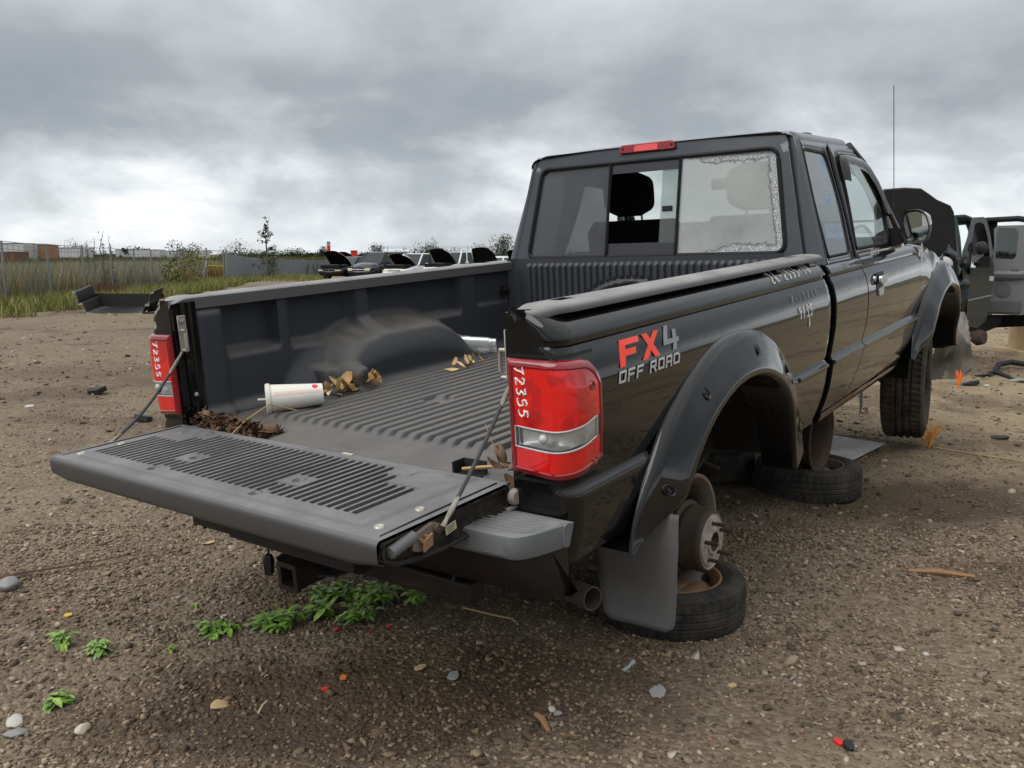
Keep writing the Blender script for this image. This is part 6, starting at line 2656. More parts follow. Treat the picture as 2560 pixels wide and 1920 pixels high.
def blades(name, n, region, hmin, hmax, w, mats, label, seed, kind='stuff', bend=.35, pw=1.0, tip=None, cat='grass'):
    """tapered blades, region(rs, n) -> x, y arrays"""
    rs = np.random.RandomState(seed)
    x, y = region(rs, n)
    n = len(x)
    z = np.array([terrain(a, b) for a, b in zip(x, y)]) - .02
    h = hmin + (hmax - hmin) * rs.rand(n) ** pw
    a = rs.uniform(0, 2 * np.pi, n)
    d = rs.uniform(0, 2 * np.pi, n)
    lean = rs.uniform(0, bend, n) * h
    ww = w * rs.uniform(.6, 1.4, n)
    ca, sa = np.cos(a) * ww, np.sin(a) * ww
    lx, ly = np.cos(d) * lean, np.sin(d) * lean
    v = np.zeros((n, 5, 3))
    v[:, 0] = np.stack([x - ca, y - sa, z], -1)
    v[:, 1] = np.stack([x + ca, y + sa, z], -1)
    v[:, 2] = np.stack([x + ca * .8 + lx * .35, y + sa * .8 + ly * .35, z + h * .6], -1)
    v[:, 3] = np.stack([x - ca * .8 + lx * .35, y - sa * .8 + ly * .35, z + h * .6], -1)
    v[:, 4] = np.stack([x + lx, y + ly, z + h * .98], -1)
    b = 5 * np.arange(n)[:, None]
    f = np.concatenate([b + np.array([[0, 1, 2]]), b + np.array([[0, 2, 3]]), b + np.array([[3, 2, 4]])], 0)
    me = fast_mesh(name, v.reshape(-1, 3), f)
    o = link_mesh(name, me, mats, None, None)
    return tag(o, label, cat, kind=kind)


def veg_mat(name, stops, rough=.8):
    m, nt, b = new_mat(name)
    g = nd(nt, 'ShaderNodeNewGeometry')
    co = coords(nt)
    n = noise(nt, co, .55, 4, .6)
    f = mth(nt, 'ADD', mth(nt, 'MULTIPLY', g.outputs['Random Per Island'], .55), mth(nt, 'MULTIPLY', n, .5))
    setin(nt, b, 'Base Color', ramp(nt, f, stops))
    setin(nt, b, 'Roughness', rough)
    setin(nt, b, 'Specular IOR Level', .2)
    return m


GREEN = veg_mat('verge grass', [(.2, (.065, .085, .022)), (.45, (.12, .145, .036)), (.65, (.21, .195, .065)), (.9, (.33, .27, .12))])
BROWNV = veg_mat('tall dry weeds', [(.2, (.10, .10, .068)), (.45, (.18, .176, .115)), (.65, (.25, .225, .145)), (.9, (.34, .285, .18))])
GOLD = veg_mat('goldenrod', [(.2, (.07, .065, .025)), (.6, (.22, .16, .04)), (.9, (.34, .25, .055))])
RUSSET = veg_mat('russet weeds', [(.2, (.07, .04, .025)), (.8, (.13, .075, .045))])


def fence_x(y): return -13.6 - .18 * (y - 22.6)


def reg_verge(rs, n):
    y = rs.uniform(17, 52, n)
    off = rs.rand(n) ** 1.2 * 3.3
    e = .6 * np.sin(y * .9) + .5 * np.sin(y * 2.3)
    x = np.array([fence_x(b) for b in y]) + 3.4 - off + np.minimum(0, e)
    x = np.where(y < 22, x - .15 * (22 - y), x)
    return x, y


blades('verge_grass', 26000, reg_verge, .10, .45, .012, GREEN, 'green and yellow grass verge along the foot of the chain-link fence', 3, bend=.6, pw=1.6)


def reg_field(rs, n):
    y = rs.uniform(18, 62, n)
    x = np.array([fence_x(b) for b in y]) - .2 - rs.rand(n) ** 1.3 * 9
    return x, y


blades('tall_weeds', 60000, reg_field, .5, 1.35, .016, BROWNV, 'tall grey-brown weeds filling the field behind the chain-link fence', 4, bend=.35)


def reg_gold(rs, n):
    c = [(u, y) for u, y in ((20, 24), (150, 27.5), (165, 28), (185, 30), (245, 33), (265, 33.5), (480, 44), (545, 54), (560, 55), (10, 23.5), (90, 26))]
    k = rs.randint(0, len(c), n)
    x = np.array([wx(*c[i]) - .6 for i in k]) + rs.normal(0, .45, n)
    y = np.array([c[i][1] for i in k]) + rs.normal(0, .5, n)
    return x, y


blades('goldenrod', 2400, reg_gold, .75, 1.25, .010, GOLD, 'yellow goldenrod flowering among the weeds behind the fence', 5, bend=.4)
blades('russet_weeds', 350, lambda rs, n: (wx(258, 27) + rs.normal(0, .3, n), 27 + rs.normal(0, .4, n)), .35, .75, .012, RUSSET, 'patch of russet weeds against the fence behind the dumped liner', 6)
blades('yard_edge_grass', 3000, lambda rs, n: (lambda y: (wx(700, y) + rs.uniform(-2, 1.8, n) * 1.6, y))(rs.uniform(50, 62, n)), .08, .35, .014, GREEN, 'strip of green grass in front of the grey slat fence', 7, bend=.6)
blades('field_scrub', 30000, lambda rs, n: (lambda y: (wx(640, 1) * y + rs.uniform(-.42, .42, n) * y, y))(rs.uniform(66, 150, n)), .5, 1.5, .06, veg_mat('scrub', [(.2, (.03, .04, .012)), (.5, (.065, .075, .022)), (.8, (.14, .11, .04))]), 'scrubby brown-green field beyond the slat fence', 8, bend=.5)

# ------------------------------------------------------------------ leafy plants
LEAFG = veg_mat('tree leaves', [(.2, (.022, .040, .012)), (.5, (.045, .075, .02)), (.8, (.085, .11, .035)), (1., (.16, .13, .05))])
LEAFD = veg_mat('dark leaves', [(.2, (.014, .024, .010)), (.6, (.03, .048, .017)), (1., (.06, .075, .03))])
TRUNK = simple('bark', (.09, .075, .06), .9, var=.3, vscale=20, bmp=.4, bscale=40)


def crown(mb, pts, n, s, rs, flat=.5):
    for k in range(n):
        c, r = pts[rs.randint(len(pts))]
        d = rs.normal(0, 1, 3)
        d /= np.linalg.norm(d) + 1e-6
        p = np.array(c) + d * r * rs.rand() ** .4
        a = Euler((rs.uniform(-1, 1), rs.uniform(-1, 1), rs.uniform(0, 6.28))).to_matrix()
        w = s * rs.uniform(.6, 1.3)
        mb.add([V(p) + a @ V(q) for q in ((-w, 0, 0), (0, -w * .45, w * .1), (w, 0, -.15 * w), (0, w * .45, w * .1))], [(0, 1, 2, 3)])


def tree(name, label, x, y, h, w, mat, seed, n=500, s=.07, style='bush', cat='tree', group=None, bare=0):
    rs = np.random.RandomState(seed)
    z = gz(x, y)
    t = thing(name, label, cat, (x, y, z), 0, group)
    tk = MB()
    tk.tube([(0, 0, -.1), (.02 * h * rs.normal(), 0, h * .35), (.03 * h * rs.normal(), .0, h * .7), (.03 * h * rs.normal(), 0, h * .98)], [.018 * h, .013 * h, .007 * h, .002 * h], 7)
    pts = []
    nb = 12 if style != 'sapling' else 22
    for k in range(nb):
        f = rs.uniform(.12, .95) if style != 'bush' else rs.uniform(.15, .9)
        a = rs.uniform(0, 6.28)
        if style == 'sapling': L = w / 2 * (1 - f * .85) * rs.uniform(.6, 1.1)
        elif style == 'cone': L = w / 2 * (1 - f) * rs.uniform(.8, 1.1)
        else: L = w / 2 * math.sqrt(max(.05, 1 - (f - .5) ** 2 * 3.2)) * rs.uniform(.5, 1.0)
        up = L * (.9 if style == 'sapling' else .4)
        b0 = V((0, 0, h * f * (.85 if style == 'sapling' else .7)))
        e = V((L * math.cos(a), L * math.sin(a), h * f * (.85 if style == 'sapling' else .9) + up * .6))
        tk.tube([b0, b0 * .5 + e * .5 + V((0, 0, .02 * h)), e], [.006 * h, .004 * h, .0015 * h], 5)
        rad = w * (.09 if style == 'sapling' else .20)
        pts.append((tuple(e), rad))
        if style == 'sapling':
            pts.append((tuple(b0 * .4 + e * .6), rad * .7))
        if style == 'bush':
            pts.append((tuple(b0 * .45 + e * .55), rad))
    if style == 'sapling':
        for k in range(6):
            pts.append(((rs.normal() * .03 * h, 0, h * (.65 + .06 * k)), w * .05))
    tk.build('trunk', TRUNK, t, 50)
    if n:
        cr = MB()
        crown(cr, pts, n, s, rs)
        cr.build('crown', mat, t, None)
    return t


tree('sapling', 'slender young tree with sparse leaves in front of the grey slat fence', *at(668, 57), 4.2, 2.2, LEAFG, 5, 760, .075, 'sapling')
tree('bush', 'brown twiggy bush behind the fence, left of the young tree', *at(600, 60), 2.6, 2.6, veg_mat('twiggy leaves', [(.2, (.03, .03, .018)), (.8, (.085, .075, .04))]), 6, 620, .07, 'bush', 'bush')
tree('bush', 'bright green bush growing through the fence right of the dumped liner', *at(462, 36), 1.7, 2.1, GREEN, 7, 900, .06, 'bush', 'bush')
tree('bush', 'dark green bush on the fence just left of the bright green bush', *at(428, 38), 1.6, 1.0, LEAFD, 8, 350, .06, 'bush', 'bush')
tree('bush', 'green shrub filling the foot of the young tree', *at(672, 58), 1.5, 1.6, LEAFG, 9, 420, .07, 'bush', 'bush')
# bare stalks standing above the weeds
for i, (u, y, h, w) in enumerate(((222, 33, 2.1, .9), (240, 32.5, 2.2, .7), (262, 32, 2.45, .55), (281, 32.5, 2.3, .5), (208, 33.5, 1.9, .6))):
    tree('dry_shrub', ['leftmost wispy grey shrub above the weeds behind the fence', 'wispy shrub second from the left above the weeds', 'tallest wispy shrub above the weeds behind the fence', 'rightmost wispy shrub above the weeds behind the fence', 'low wispy shrub left of the taller ones'][i],
         *at(u, y), h, w, veg_mat('wispy leaves', [(.2, (.07, .075, .05)), (.8, (.15, .15, .10))]) if i == 0 else MATS['wispy leaves'], 20 + i, 150, .035, 'sapling', 'shrub', 'wispy shrubs behind the fence')
# single trees on the skyline
for i, (u, y, v, w, st, lab) in enumerate(((458, 130, 602, 4.5, 'bush', 'lone round tree on the skyline behind the fence, left of the gate'),
                                           (312, 150, 609, 2.0, 'cone', 'narrow conifer on the skyline left of the lone round tree'),
                                           (345, 170, 617, 4.0, 'bush', 'low dark tree on the skyline between the conifer and the lone round tree'),
                                           (170, 150, 611, 7.0, 'bush', 'dark spreading tree behind the white trailers at the left'),
                                           (1062, 120, 601, 4.0, 'bush', 'palm-like tree standing up behind the parked cars'),
                                           (947, 200, 613, 5.0, 'bush', 'small tree on the skyline left of the raised white hoods'),
                                           (1240, 130, 595, 5.5, 'cone', 'dark conifer just left of the cab'),
                                           (1268, 125, 585, 5.5, 'cone', 'tallest dark conifer, partly behind the cab'),
                                           (1210, 140, 611, 4.5, 'bush', 'low dark tree left of the conifers by the cab'),
                                           (730, 240, 622, 6.0, 'bush', 'tiny tree on the skyline right of the young tree'),
                                           (810, 230, 622, 6.0, 'cone', 'small dark conifer behind the first parked car'),
                                           (375, 170, 617, 3.4, 'bush', 'low round shrub on the skyline right of the low dark tree'))):
    x, y = at(u, y)
    tree('skyline_tree', lab, x, y, hz(v, y) - gz(x, y), w, LEAFD, 40 + i, 900, .16 if y < 160 else .22, st, 'tree', 'trees on the skyline')
# far tree line
mb = MB()
rs = np.random.RandomState(77)
for k in range(420):
    y = rs.uniform(330, 460)
    u = rs.uniform(-150, 2750)
    x = wx(u, y)
    h = rs.uniform(1.8, 3.6) * (1 + .35 * math.sin(u * .013) + .2 * math.sin(u * .05))
    crown(mb, [((x, y, -.4 + h * .45), h * .55), ((x + 3, y, -.4 + h * .3), h * .5), ((x - 3, y + 2, -.4 + h * .25), h * .45)], 70, .55, rs)
tag(mb.build('far_woods', LEAFD, None, None), 'low dark woods along the horizon', 'woods', kind='stuff')

# ------------------------------------------------------------------ chain-link fence
GALV = simple('galvanised steel', (.21, .22, .22), .55, metal=.5, var=.15)
FENCE = thing('chain_link_fence', 'tall chain-link fence with leaning posts along the weedy field', 'fence', (0, 0, 0))
PU = [(-95, 603), (14, 603), (124, 610.5), (211, 615), (281, 621), (338, 623), (380, 625), (429, 628), (454, 629), (490, 628), (518, 620)]
FP = []
for u, v in PU:
    D = -9.53 / ((u - 1280) / 2101.3 + .18)
    x, y = at(u, D)
    FP.append((x, y, hz(v, y)))
for i, (x, y, zt) in enumerate(FP):
    mb = MB()
    g = gz(x, y)
    lean = .04 * math.sin(i * 2.1)
    dirn = V((-.18, 1, 0)).normalized()
    mb.tube([V((x, y, g - .1)) - dirn * lean * 2, V((x, y, zt))], .033 if i < 10 else .05, 10)
    mb.build('post', GALV, FENCE, 60)
mb = MB()
wires = MB()
def strip(a, b, za, zb, ga, gb):
    L = math.hypot(b[0] - a[0], b[1] - a[1])
    n = max(2, int(L / .11))
    H = (za - ga + zb - gb) / 2
    for sgn in (1, -1):
        k = -int(H / .11) - 1
        while k < n + int(H / .11) + 1:
            s0, s1 = k * .11, k * .11 + sgn * H
            # clip to 0..L
            t0, t1 = 0.0, 1.0
            for (q, lo) in ((0, True), (L, False)):
                pass
            def pt(t):
                s = s0 + (s1 - s0) * t
                f = s / L
                return V((a[0] + (b[0] - a[0]) * f, a[1] + (b[1] - a[1]) * f, (ga + (gb - ga) * f) + t * H * .98))
            ts = sorted(((0 - s0) / (s1 - s0), (L - s0) / (s1 - s0)))
            t0, t1 = max(0, ts[0]), min(1, ts[1])
            if t1 > t0 + .01:
                p, q = pt(t0), pt(t1)
                off = V((0, 0, .0011))
                sd = V((.0011, .0006, 0))
                wires.add([p - sd, p + sd, q + sd, q - sd, p - off, p + off, q + off, q - off], [(0, 1, 2, 3), (4, 5, 6, 7)])
            k += 1
for i in range(len(FP) - 1):
    a, b = FP[i], FP[i + 1]
    strip(a, b, a[2] - .12, b[2] - .12, gz(a[0], a[1]), gz(b[0], b[1]))
    for dz in (0.0, -.10, -.2):
        mb = MB()
        A, B = V((a[0], a[1], a[2] + dz)), V((b[0], b[1], b[2] + dz))
        mb.tube([A, A * .5 + B * .5 - V((0, 0, .03)), B], .006 if dz else .009, 5)
        mb.build('strand', GALV, FENCE, 60)
wo = wires.build('chain_mesh', GALV, FENCE, None)
wo['kind'] = 'stuff'

# gate: open leaf edge-on, with braces and a blue-yellow bar
GATE = thing('fence_gate', 'open steel gate between the chain-link fence and the slat fence', 'gate', (0, 0, 0))
for (u, v0, v1, y, r, mt) in ((560, 700, 625, 52, .05, GALV), (567, 700, 624, 51.5, .045, GALV)):
    x, y = at(u, y)
    mb = MB()
    mb.tube([(x, y, gz(x, y) - .1), (x, y, hz(v1, y))], r, 8)
    mb.build('gate_post', mt, GATE, 60)
xa, ya = at(520, 52)
xb, yb_ = at(560, 52)
for z in (hz(626, 52), hz(663, 52)):
    mb = MB()
    mb.tube([(xa, ya, z), (xb, yb_, z - .05)], .02 if z > 1 else .028, 6)
    mb.build('gate_bar', GALV if z > 1 else simple('yellow bar', (.4, .3, .04), .5), GATE, 60)
mb = MB()
xx, yy = at(505, 51)
mb.tube([(xx, yy, gz(xx, yy)), (xa, ya, hz(640, 52))], .025, 6)
mb.build('brace', GALV, GATE, 60)

# grey slat fence beyond
SLATM = simple('grey fence slats', (.17, .185, .20), .6, var=.12, vscale=3)
SLAT = thing('slat_fence', 'grey slat-filled fence running behind the young tree to the parked cars', 'fence', (0, 0, 0))
seg = [(567, 52, 632, 700), (612, 57, 642, 696), (656, 62, 646, 692), (700, 64, 648, 690), (760, 66, 649, 688), (830, 68, 650, 688), (900, 70, 650, 688)]
SP = []
for u, y, vt, vb in seg:
    x, y = at(u, y)
    SP.append((x, y, gz(x, y), hz(vt, y)))
sl_all = MB()
for i in range(len(SP) - 1):
    a, b = V(SP[i]), V(SP[i + 1])
    L = math.hypot(b[0] - a[0], b[1] - a[1])
    n = int(L / .085)
    px, py = -(b[1] - a[1]) / L, (b[0] - a[0]) / L
    for k in range(n):
        f0, f1 = (k + .06) / n, (k + .94) / n
        p, q = a + (b - a) * f0, a + (b - a) * f1
        dz = RNG.uniform(-.02, .02)
        th = .006
        sl_all.add([(p[0] + px * s, p[1] + py * s, p[2] + .03) for s in (0, th)] + [(q[0] + px * s, q[1] + py * s, q[2] + .03) for s in (0, th)] +
                   [(p[0] + px * s, p[1] + py * s, p[3] + dz) for s in (0, th)] + [(q[0] + px * s, q[1] + py * s, q[3] + dz) for s in (0, th)],
                   [(0, 2, 6, 4), (1, 5, 7, 3), (4, 6, 7, 5), (0, 4, 5, 1), (2, 3, 7, 6)])
    m = max(1, int(L / 3))
    for k in range(m + 1):
        p = a + (b - a) * (k / m)
        mb = MB()
        mb.tube([(p[0] + px * .05, p[1] + py * .05, p[2]), (p[0] + px * .05, p[1] + py * .05, p[3] + .06)], .035, 8)
        mb.build('post', GALV, SLAT, 60)
so = sl_all.build('slats', SLATM, SLAT, None)
so['kind'] = 'stuff'
# far chain-link beyond the cars
FAR = thing('far_wire_fence', 'thin wire fence on the skyline behind the parked cars', 'fence', (0, 0, 0))
for u in range(930, 1285, 40):
    x, y = at(u, 95)
    mb = MB()
    mb.tube([(x, y, gz(x, y)), (x, y, hz(617, y))], .03, 6)
    mb.build('post', GALV, FAR, 60)
for v in (616, 618.5, 621):
    mb = MB()
    mb.tube([(*at(930, 95), hz(v, 95)), (*at(1290, 95), hz(v, 95))], .012, 4)
    mb.build('strand', GALV, FAR, 60)

# ------------------------------------------------------------------ trailers on the left skyline
def trailer(u0, u1, v0, v1, y, mat, label, ribs=8):
    x0, x1 = wx(u0, y), wx(u1, y)
    zt, zb = hz(v0, y), hz(v1, y) - .6
    t = thing('box_trailer', label, 'trailer', ((x0 + x1) / 2, y, zb), 0, 'box trailers parked beyond the field')
    w = x1 - x0
    mb = MB()
    mb.box((0, 1.2, (zt - zb) / 2), (w, 2.4, zt - zb))
    mb.build('box', mat, t, None)
    for k in range(ribs + 1):
        mb = MB()
        mb.box((-w / 2 + w * k / ribs, -.02, (zt - zb) / 2), (.05, .05, (zt - zb) * .96))
        mb.build('rib', mat, t, None)
    for zz in (.03, zt - zb - .02):
        mb = MB()
        mb.box((0, -.03, zz), (w, .06, .08))
        mb.build('rail', GALV, t, None)
    return t


TW = simple('white trailer', (.50, .51, .51), .6, var=.08, vscale=1, dirt=(.3, .28, .25), dscale=.6, damt=.5)
TB = make_rust('orange container', (.30, .16, .07), rust=(.22, .12, .055), amt=.6, sc=1.2, metal=0)
trailer(-60, 62, 608, 641, 92, TW, 'white box trailer at the left edge behind the field', 9)
trailer(66, 96, 610, 637, 94, TW, 'short white trailer end between the left trailer and the orange container', 3)
trailer(97, 121, 612, 634, 94, TB, 'orange-brown shipping container between white trailers', 4)
trailer(128, 212, 619, 634, 120, TW, 'low white trailer right of the orange container', 10)
trailer(290, 400, 624, 635, 150, TW, 'distant white trailer behind the wispy shrubs', 10)
trailer(405, 515, 627, 637, 160, TW, 'farthest white trailer left of the gate', 10)
trailer(-60, 38, 629, 642, 80, make_rust('dark red container', (.09, .04, .03), amt=.6, sc=1.2, metal=0), 'low dark red box in front of the left white trailer', 6)

# ------------------------------------------------------------------ dumped bed liner
def dumped_liner():
    x, y = at(283, 18.2)
    t = thing('bed_liner', 'grey-black plastic bed liner dumped on the ground by the fence', 'bed liner', (x, y, gz(x, y)), R(-6))
    m1 = make_liner('old liner plastic', (.012, .012, .013), dust_sheen_col=(.12, .11, .10), amt=.45, lo=.75, fillbase=.03)
    m2 = simple('old liner rim', (.20, .20, .195), .7, var=.2)
    W, H = .84, .46
    mb = MB()
    # trough: open end towards the camera
    prof = [(-W - .10, H + .02), (-W - .02, H), (-W + .03, H * .62), (-W + .02, H * .45), (-W + .12, .22), (-W + .20, .02), (-.4, -.005), (0, .0), (.4, .005), (W - .20, .02), (W - .12, .2), (W - .02, H * .45), (W - .03, H * .62), (W + .02, H), (W + .10, H + .02)]
    secs = []
    for k, d in enumerate(lin(0, .62, 12)):
        secs.append([(a * (1 - .03 * k / 11) + .02 * mnoise.noise(V((a, d, 1))), d, max(.0, b) * (1 + .06 * mnoise.noise(V((d * 2, a * 2, 0)))) + .16 * d) for a, b in prof])
    mb.loft(secs)
    mb.build('trough', m1, t, 45)
    mb = MB()
    inner = [(a, b) for a, b in prof[2:-2]]
    mb.add([(a, .62, b * 1.08 + .09) for a, b in inner], [tuple(range(len(inner)))])
    mb.build('front_wall', m1, t, None)
    mb = MB()
    mb.loft([[(a, 0.0, b - .004) for a, b in prof], [(a * .99, -.012, b - .03) for a, b in prof], [(a * .985, -.004, b - .05) for a, b in prof]])
    mb.build('cut_edge', m2, t, 45)
    for k in range(14):
        mb = MB()
        u = -.52 + 1.04 * k / 13
        mb.tube([(u, .03, .008), (u, .6, .10)], .014, 6)
        mb.build('floor_rib', m1, t, 60)
    x2, y2 = at(408, 18.6)
    mb = MB()
    rs = random.Random(4)
    secs = []
    for k in range(9):
        tt = k / 8
        secs.append([(-.35 + .7 * tt, d * .22 * math.sin(math.pi * (.1 + .8 * tt)), .03 + .14 * max(0, 1 - d * d) * math.sin(math.pi * (.1 + .8 * tt)) + rs.uniform(-.02, .03)) for d in (-1, -.5, 0, .5, 1)])
    mb.loft(secs)
    o = mb.build('fender_liner', m1, None, 40)
    o.location = (x2, y2, gz(x2, y2))
    tag(o, 'black plastic wheel liner lying right of the dumped bed liner', 'wheel liner')


dumped_liner()
# ------------------------------------------------------------------ parked cars with open hoods
CARGLASS = simple('car glass', (.03, .038, .038), .15, var=.1, spec=.16)
CARTYRE = simple('car tyre', (.015, .015, .015), .8)
CARRIM = simple('car rim', (.28, .28, .28), .4, metal=.6)
HEADL = simple('yellowed headlamp', (.62, .55, .36), .2, var=.15, vscale=10, coat=.8)
BAY = simple('engine bay', (.010, .010, .010), .8, var=.5, vscale=20, spec=.1)
WHITEP = make_paint('white car paint', (.62, .63, .64), dust=.25, scr=.05, rough=.25)
BLACKP = make_paint('black car paint', (.008, .009, .011), dust=.03, scr=.03, cw=.6)
NAVYP = make_paint('dark navy car paint', (.012, .014, .022), dust=.06, scr=.05)


def car(name, label, x, y, rz, paint, kind='suv', hood='open', grille='cross', hoodmat=None, cat='car', open_ang=52):
    """nose towards local -y; x across"""
    t = thing(name, label, cat, (x, y, gz(x, y)), rz, 'parked cars in a row')
    W = .93
    if kind == 'suv': L, hb, hr, xw, cw, cab0, cab1 = 4.7, .95, 1.70, .72, .66, 1.35, 4.55
    elif kind == 'van': L, hb, hr, xw, cw, cab0, cab1 = 5.1, 1.0, 1.75, .76, .66, 1.05, 5.0
    elif kind == 'pickup': L, hb, hr, xw, cw, cab0, cab1 = 5.2, 1.05, 1.78, .72, .66, 1.45, 3.5
    else: L, hb, hr, xw, cw, cab0, cab1 = 4.6, .90, 1.45, .70, .62, 1.40, 4.2
    nose = hb - .16
    # lower body shell
    mb = MB()
    secs = []
    for yy, w, zt, zb in ((0, W - .16, nose - .14, .34), (.06, W - .09, nose - .06, .28), (.25, W - .02, nose - .02, .24), (1.0, W, hb - .05, .22), (1.45, W, hb, .22), (3.2, W, hb + .02, .22), (L - .4, W - .01, hb + .03, .24), (L - .05, W - .08, hb - .02, .32), (L, W - .15, hb - .12, .4)):
        secs.append([(-w + .10, yy, zb), (-w + .02, yy, zb + .10), (-w, yy, (zt + zb) / 2), (-w + .02, yy, zt - .10), (-w + .10, yy, zt), (0, yy, zt + .02), (w - .10, yy, zt), (w - .02, yy, zt - .10), (w, yy, (zt + zb) / 2), (w - .02, yy, zb + .10), (w - .10, yy, zb)])
    mb.loft(secs, closed=True, cap=True)
    mb.build('body', paint, t, 45, recalc=True)
    # cabin: glass volume, roof, pillars
    mb = MB()
    def ring(z, w, y0, y1): return [(-w, y0, z), (w, y0, z), (w, y1, z), (-w, y1, z)]
    g0 = ring(hb - .02, W - .07, cab0, cab1)
    g1 = ring(hr - .06, cw, cab0 + (.85 if kind != 'pickup' else .7), cab1 - (.35 if kind != 'pickup' else .12))
    mb.loft([g0, g1], closed=True, cap=True)
    mb.build('glass', CARGLASS, t, None, recalc=True)
    mb = MB()
    g2 = ring(hr - .075, cw + .02, cab0 + (.83 if kind != 'pickup' else .68), cab1 - (.30 if kind != 'pickup' else .10))
    g3 = ring(hr - .01, cw - .06, cab0 + 1.05, cab1 - .45 if kind != 'pickup' else cab1 - .2)
    mb.loft([g2, g3], closed=True, cap=True)
    ro = mb.build('roof', paint, t, 40, recalc=True)
    bevel(ro, .03, 2)
    fr = [0, .42, .72, 1.0] if kind in ('suv', 'van') else [0, .5, 1.0]
    for sgn in (-1, 1):
        for f in fr:
            a0, b0 = V(g0[0 if sgn < 0 else 1]), V(g0[3 if sgn < 0 else 2])
            a1, b1 = V(g1[0 if sgn < 0 else 1]), V(g1[3 if sgn < 0 else 2])
            mb = MB()
            mb.tube([a0 + (b0 - a0) * f, a1 + (b1 - a1) * f], .05 if f in (0, 1.0) else .04, 6)
            mb.build('pillar', paint if f != .42 else CARTYRE, t, 50)
    # wheels
    for yy in (.95, L - 1.0):
        for sgn in (-1, 1):
            wl = bpy.data.objects.new('wheel', None)
            COL.objects.link(wl)
            wl.parent = t
            wl.location = (sgn * (W - .10), yy, .34)
            M = T3((0, 0, 0), (0, R(90), 0))
            mb = MB()
            mb.lathe([(.21, -.1), (.31, -.11), (.34, -.07), (.34, .07), (.31, .11), (.21, .1)], 24, M)
            mb.build('tyre', CARTYRE, wl, 50)
            mb = MB()
            mb.lathe([(.21, -.10), (.19, -.06), (.05, -.08), (.05, .08), (.19, .06), (.21, .10)], 20, M)
            mb.build('rim', CARRIM, wl, 40)
            mb = MB()
            mb.lathe([(.0, .0), (.36, .0), (.40, .02), (.40, .05)], 24, T3((sgn * (W - .055), yy, .36), (0, R(90) * sgn, 0)))
            mb.build('wheel_arch', BAY, t, 60)
    # front: headlamps, grille, bumper, mirrors
    for sgn in (-1, 1):
        mb = MB()
        mb.prism(rpoly([(sgn * .42, nose - .24), (sgn * .80, nose - .26), (sgn * .84, nose - .10), (sgn * .48, nose - .11)] if sgn > 0 else [(-.80, nose - .26), (-.42, nose - .24), (-.48, nose - .11), (-.84, nose - .10)], .03, 3),
                 lambda a, b, d: (a, d + .22 * max(0, abs(a) - .5) ** 1.5, b), -.035, .10)
        mb.build('headlamp', HEADL, t, 40, recalc=True)
        mb = MB()
        mb.box((sgn * (W + .08), cab0 + .75, hb + .06), (.20, .10, .15))
        mo = mb.build('side_mirror', paint, t, 40)
        bevel(mo, .03, 2)
    mb = MB()
    mb.prism([(-.40, nose - .27), (.40, nose - .27), (.43, nose - .09), (-.43, nose - .09)], lambda a, b, d: (a, d, b), -.03, .05)
    mb.build('grille', BAY, t, None, recalc=True)
    bars = [((-.42, nose - .18), (.42, nose - .18)), ((0, nose - .27), (0, nose - .09))] if grille == 'cross' else [((-.40, nose - .15), (.40, nose - .15)), ((-.40, nose - .21), (.40, nose - .21))]
    for (a, b) in bars:
        mb = MB()
        mb.tube([(a[0], -.04, a[1]), (b[0], -.04, b[1])], .018, 6)
        mb.build('grille_bar', CHROMEDIRTY if grille == 'cross' else paint, t, 60)
    mb = MB()
    mb.tube([(-W + .12, .06, .50), (-W + .3, -.07, .48), (0, -.10, .47), (W - .3, -.07, .48), (W - .12, .06, .50)], [.08, .11, .12, .11, .08], 8)
    mb.build('front_bumper', paint if grille != 'bars2' else CARTYRE, t, 60)
    mb = MB()
    mb.box((0, -.155, .44), (1.0, .10, .10))
    mb.build('bumper_intake', BAY, t, None)
    # hood
    hl = cab0 - .05
    hm = hoodmat or paint
    mb = MB()
    secs = []
    for f in lin(0, 1, 11):
        yy = -hl * f
        w = (W - .12) * (1 - .10 * f)
        secs.append([(a * w * (1 - .25 * f ** 4), yy, .13 * (1 - (a * a)) - .30 * f * f * (.4 + .6 * f) - (.05 if abs(a) == 1 else 0)) for a in (-1, -.92, -.7, -.4, 0, .4, .7, .92, 1)])
    mb.loft(secs)
    nn = len(mb.v)
    mb.loft([[(a, b, c - .03) for a, b, c in s] for s in secs])
    ho = mb.build('hood', hm, t, 40)
    ho.location = (0, hl + .02, hb - .02)
    if hood == 'open':
        ho.rotation_euler = (R(-open_ang), 0, 0)
        mb = MB()
        mb.bb((-W + .2, .12, nose - .06), (W - .2, hl - .05, hb + .012))
        mb.build('engine_bay', BAY, t, None)
        mb = MB()
        mb.box((0, .6, hb + .03), (.8, .4, .08))
        mb.build('engine_cover', DASHM, t, None)
        mb = MB()
        secs2 = [[(a * .88, b * .95, c - .034) for a, b, c in s] for s in secs]
        mb.loft(secs2)
        uo = mb.build('hood_liner', BAY, ho, 40)
    return t


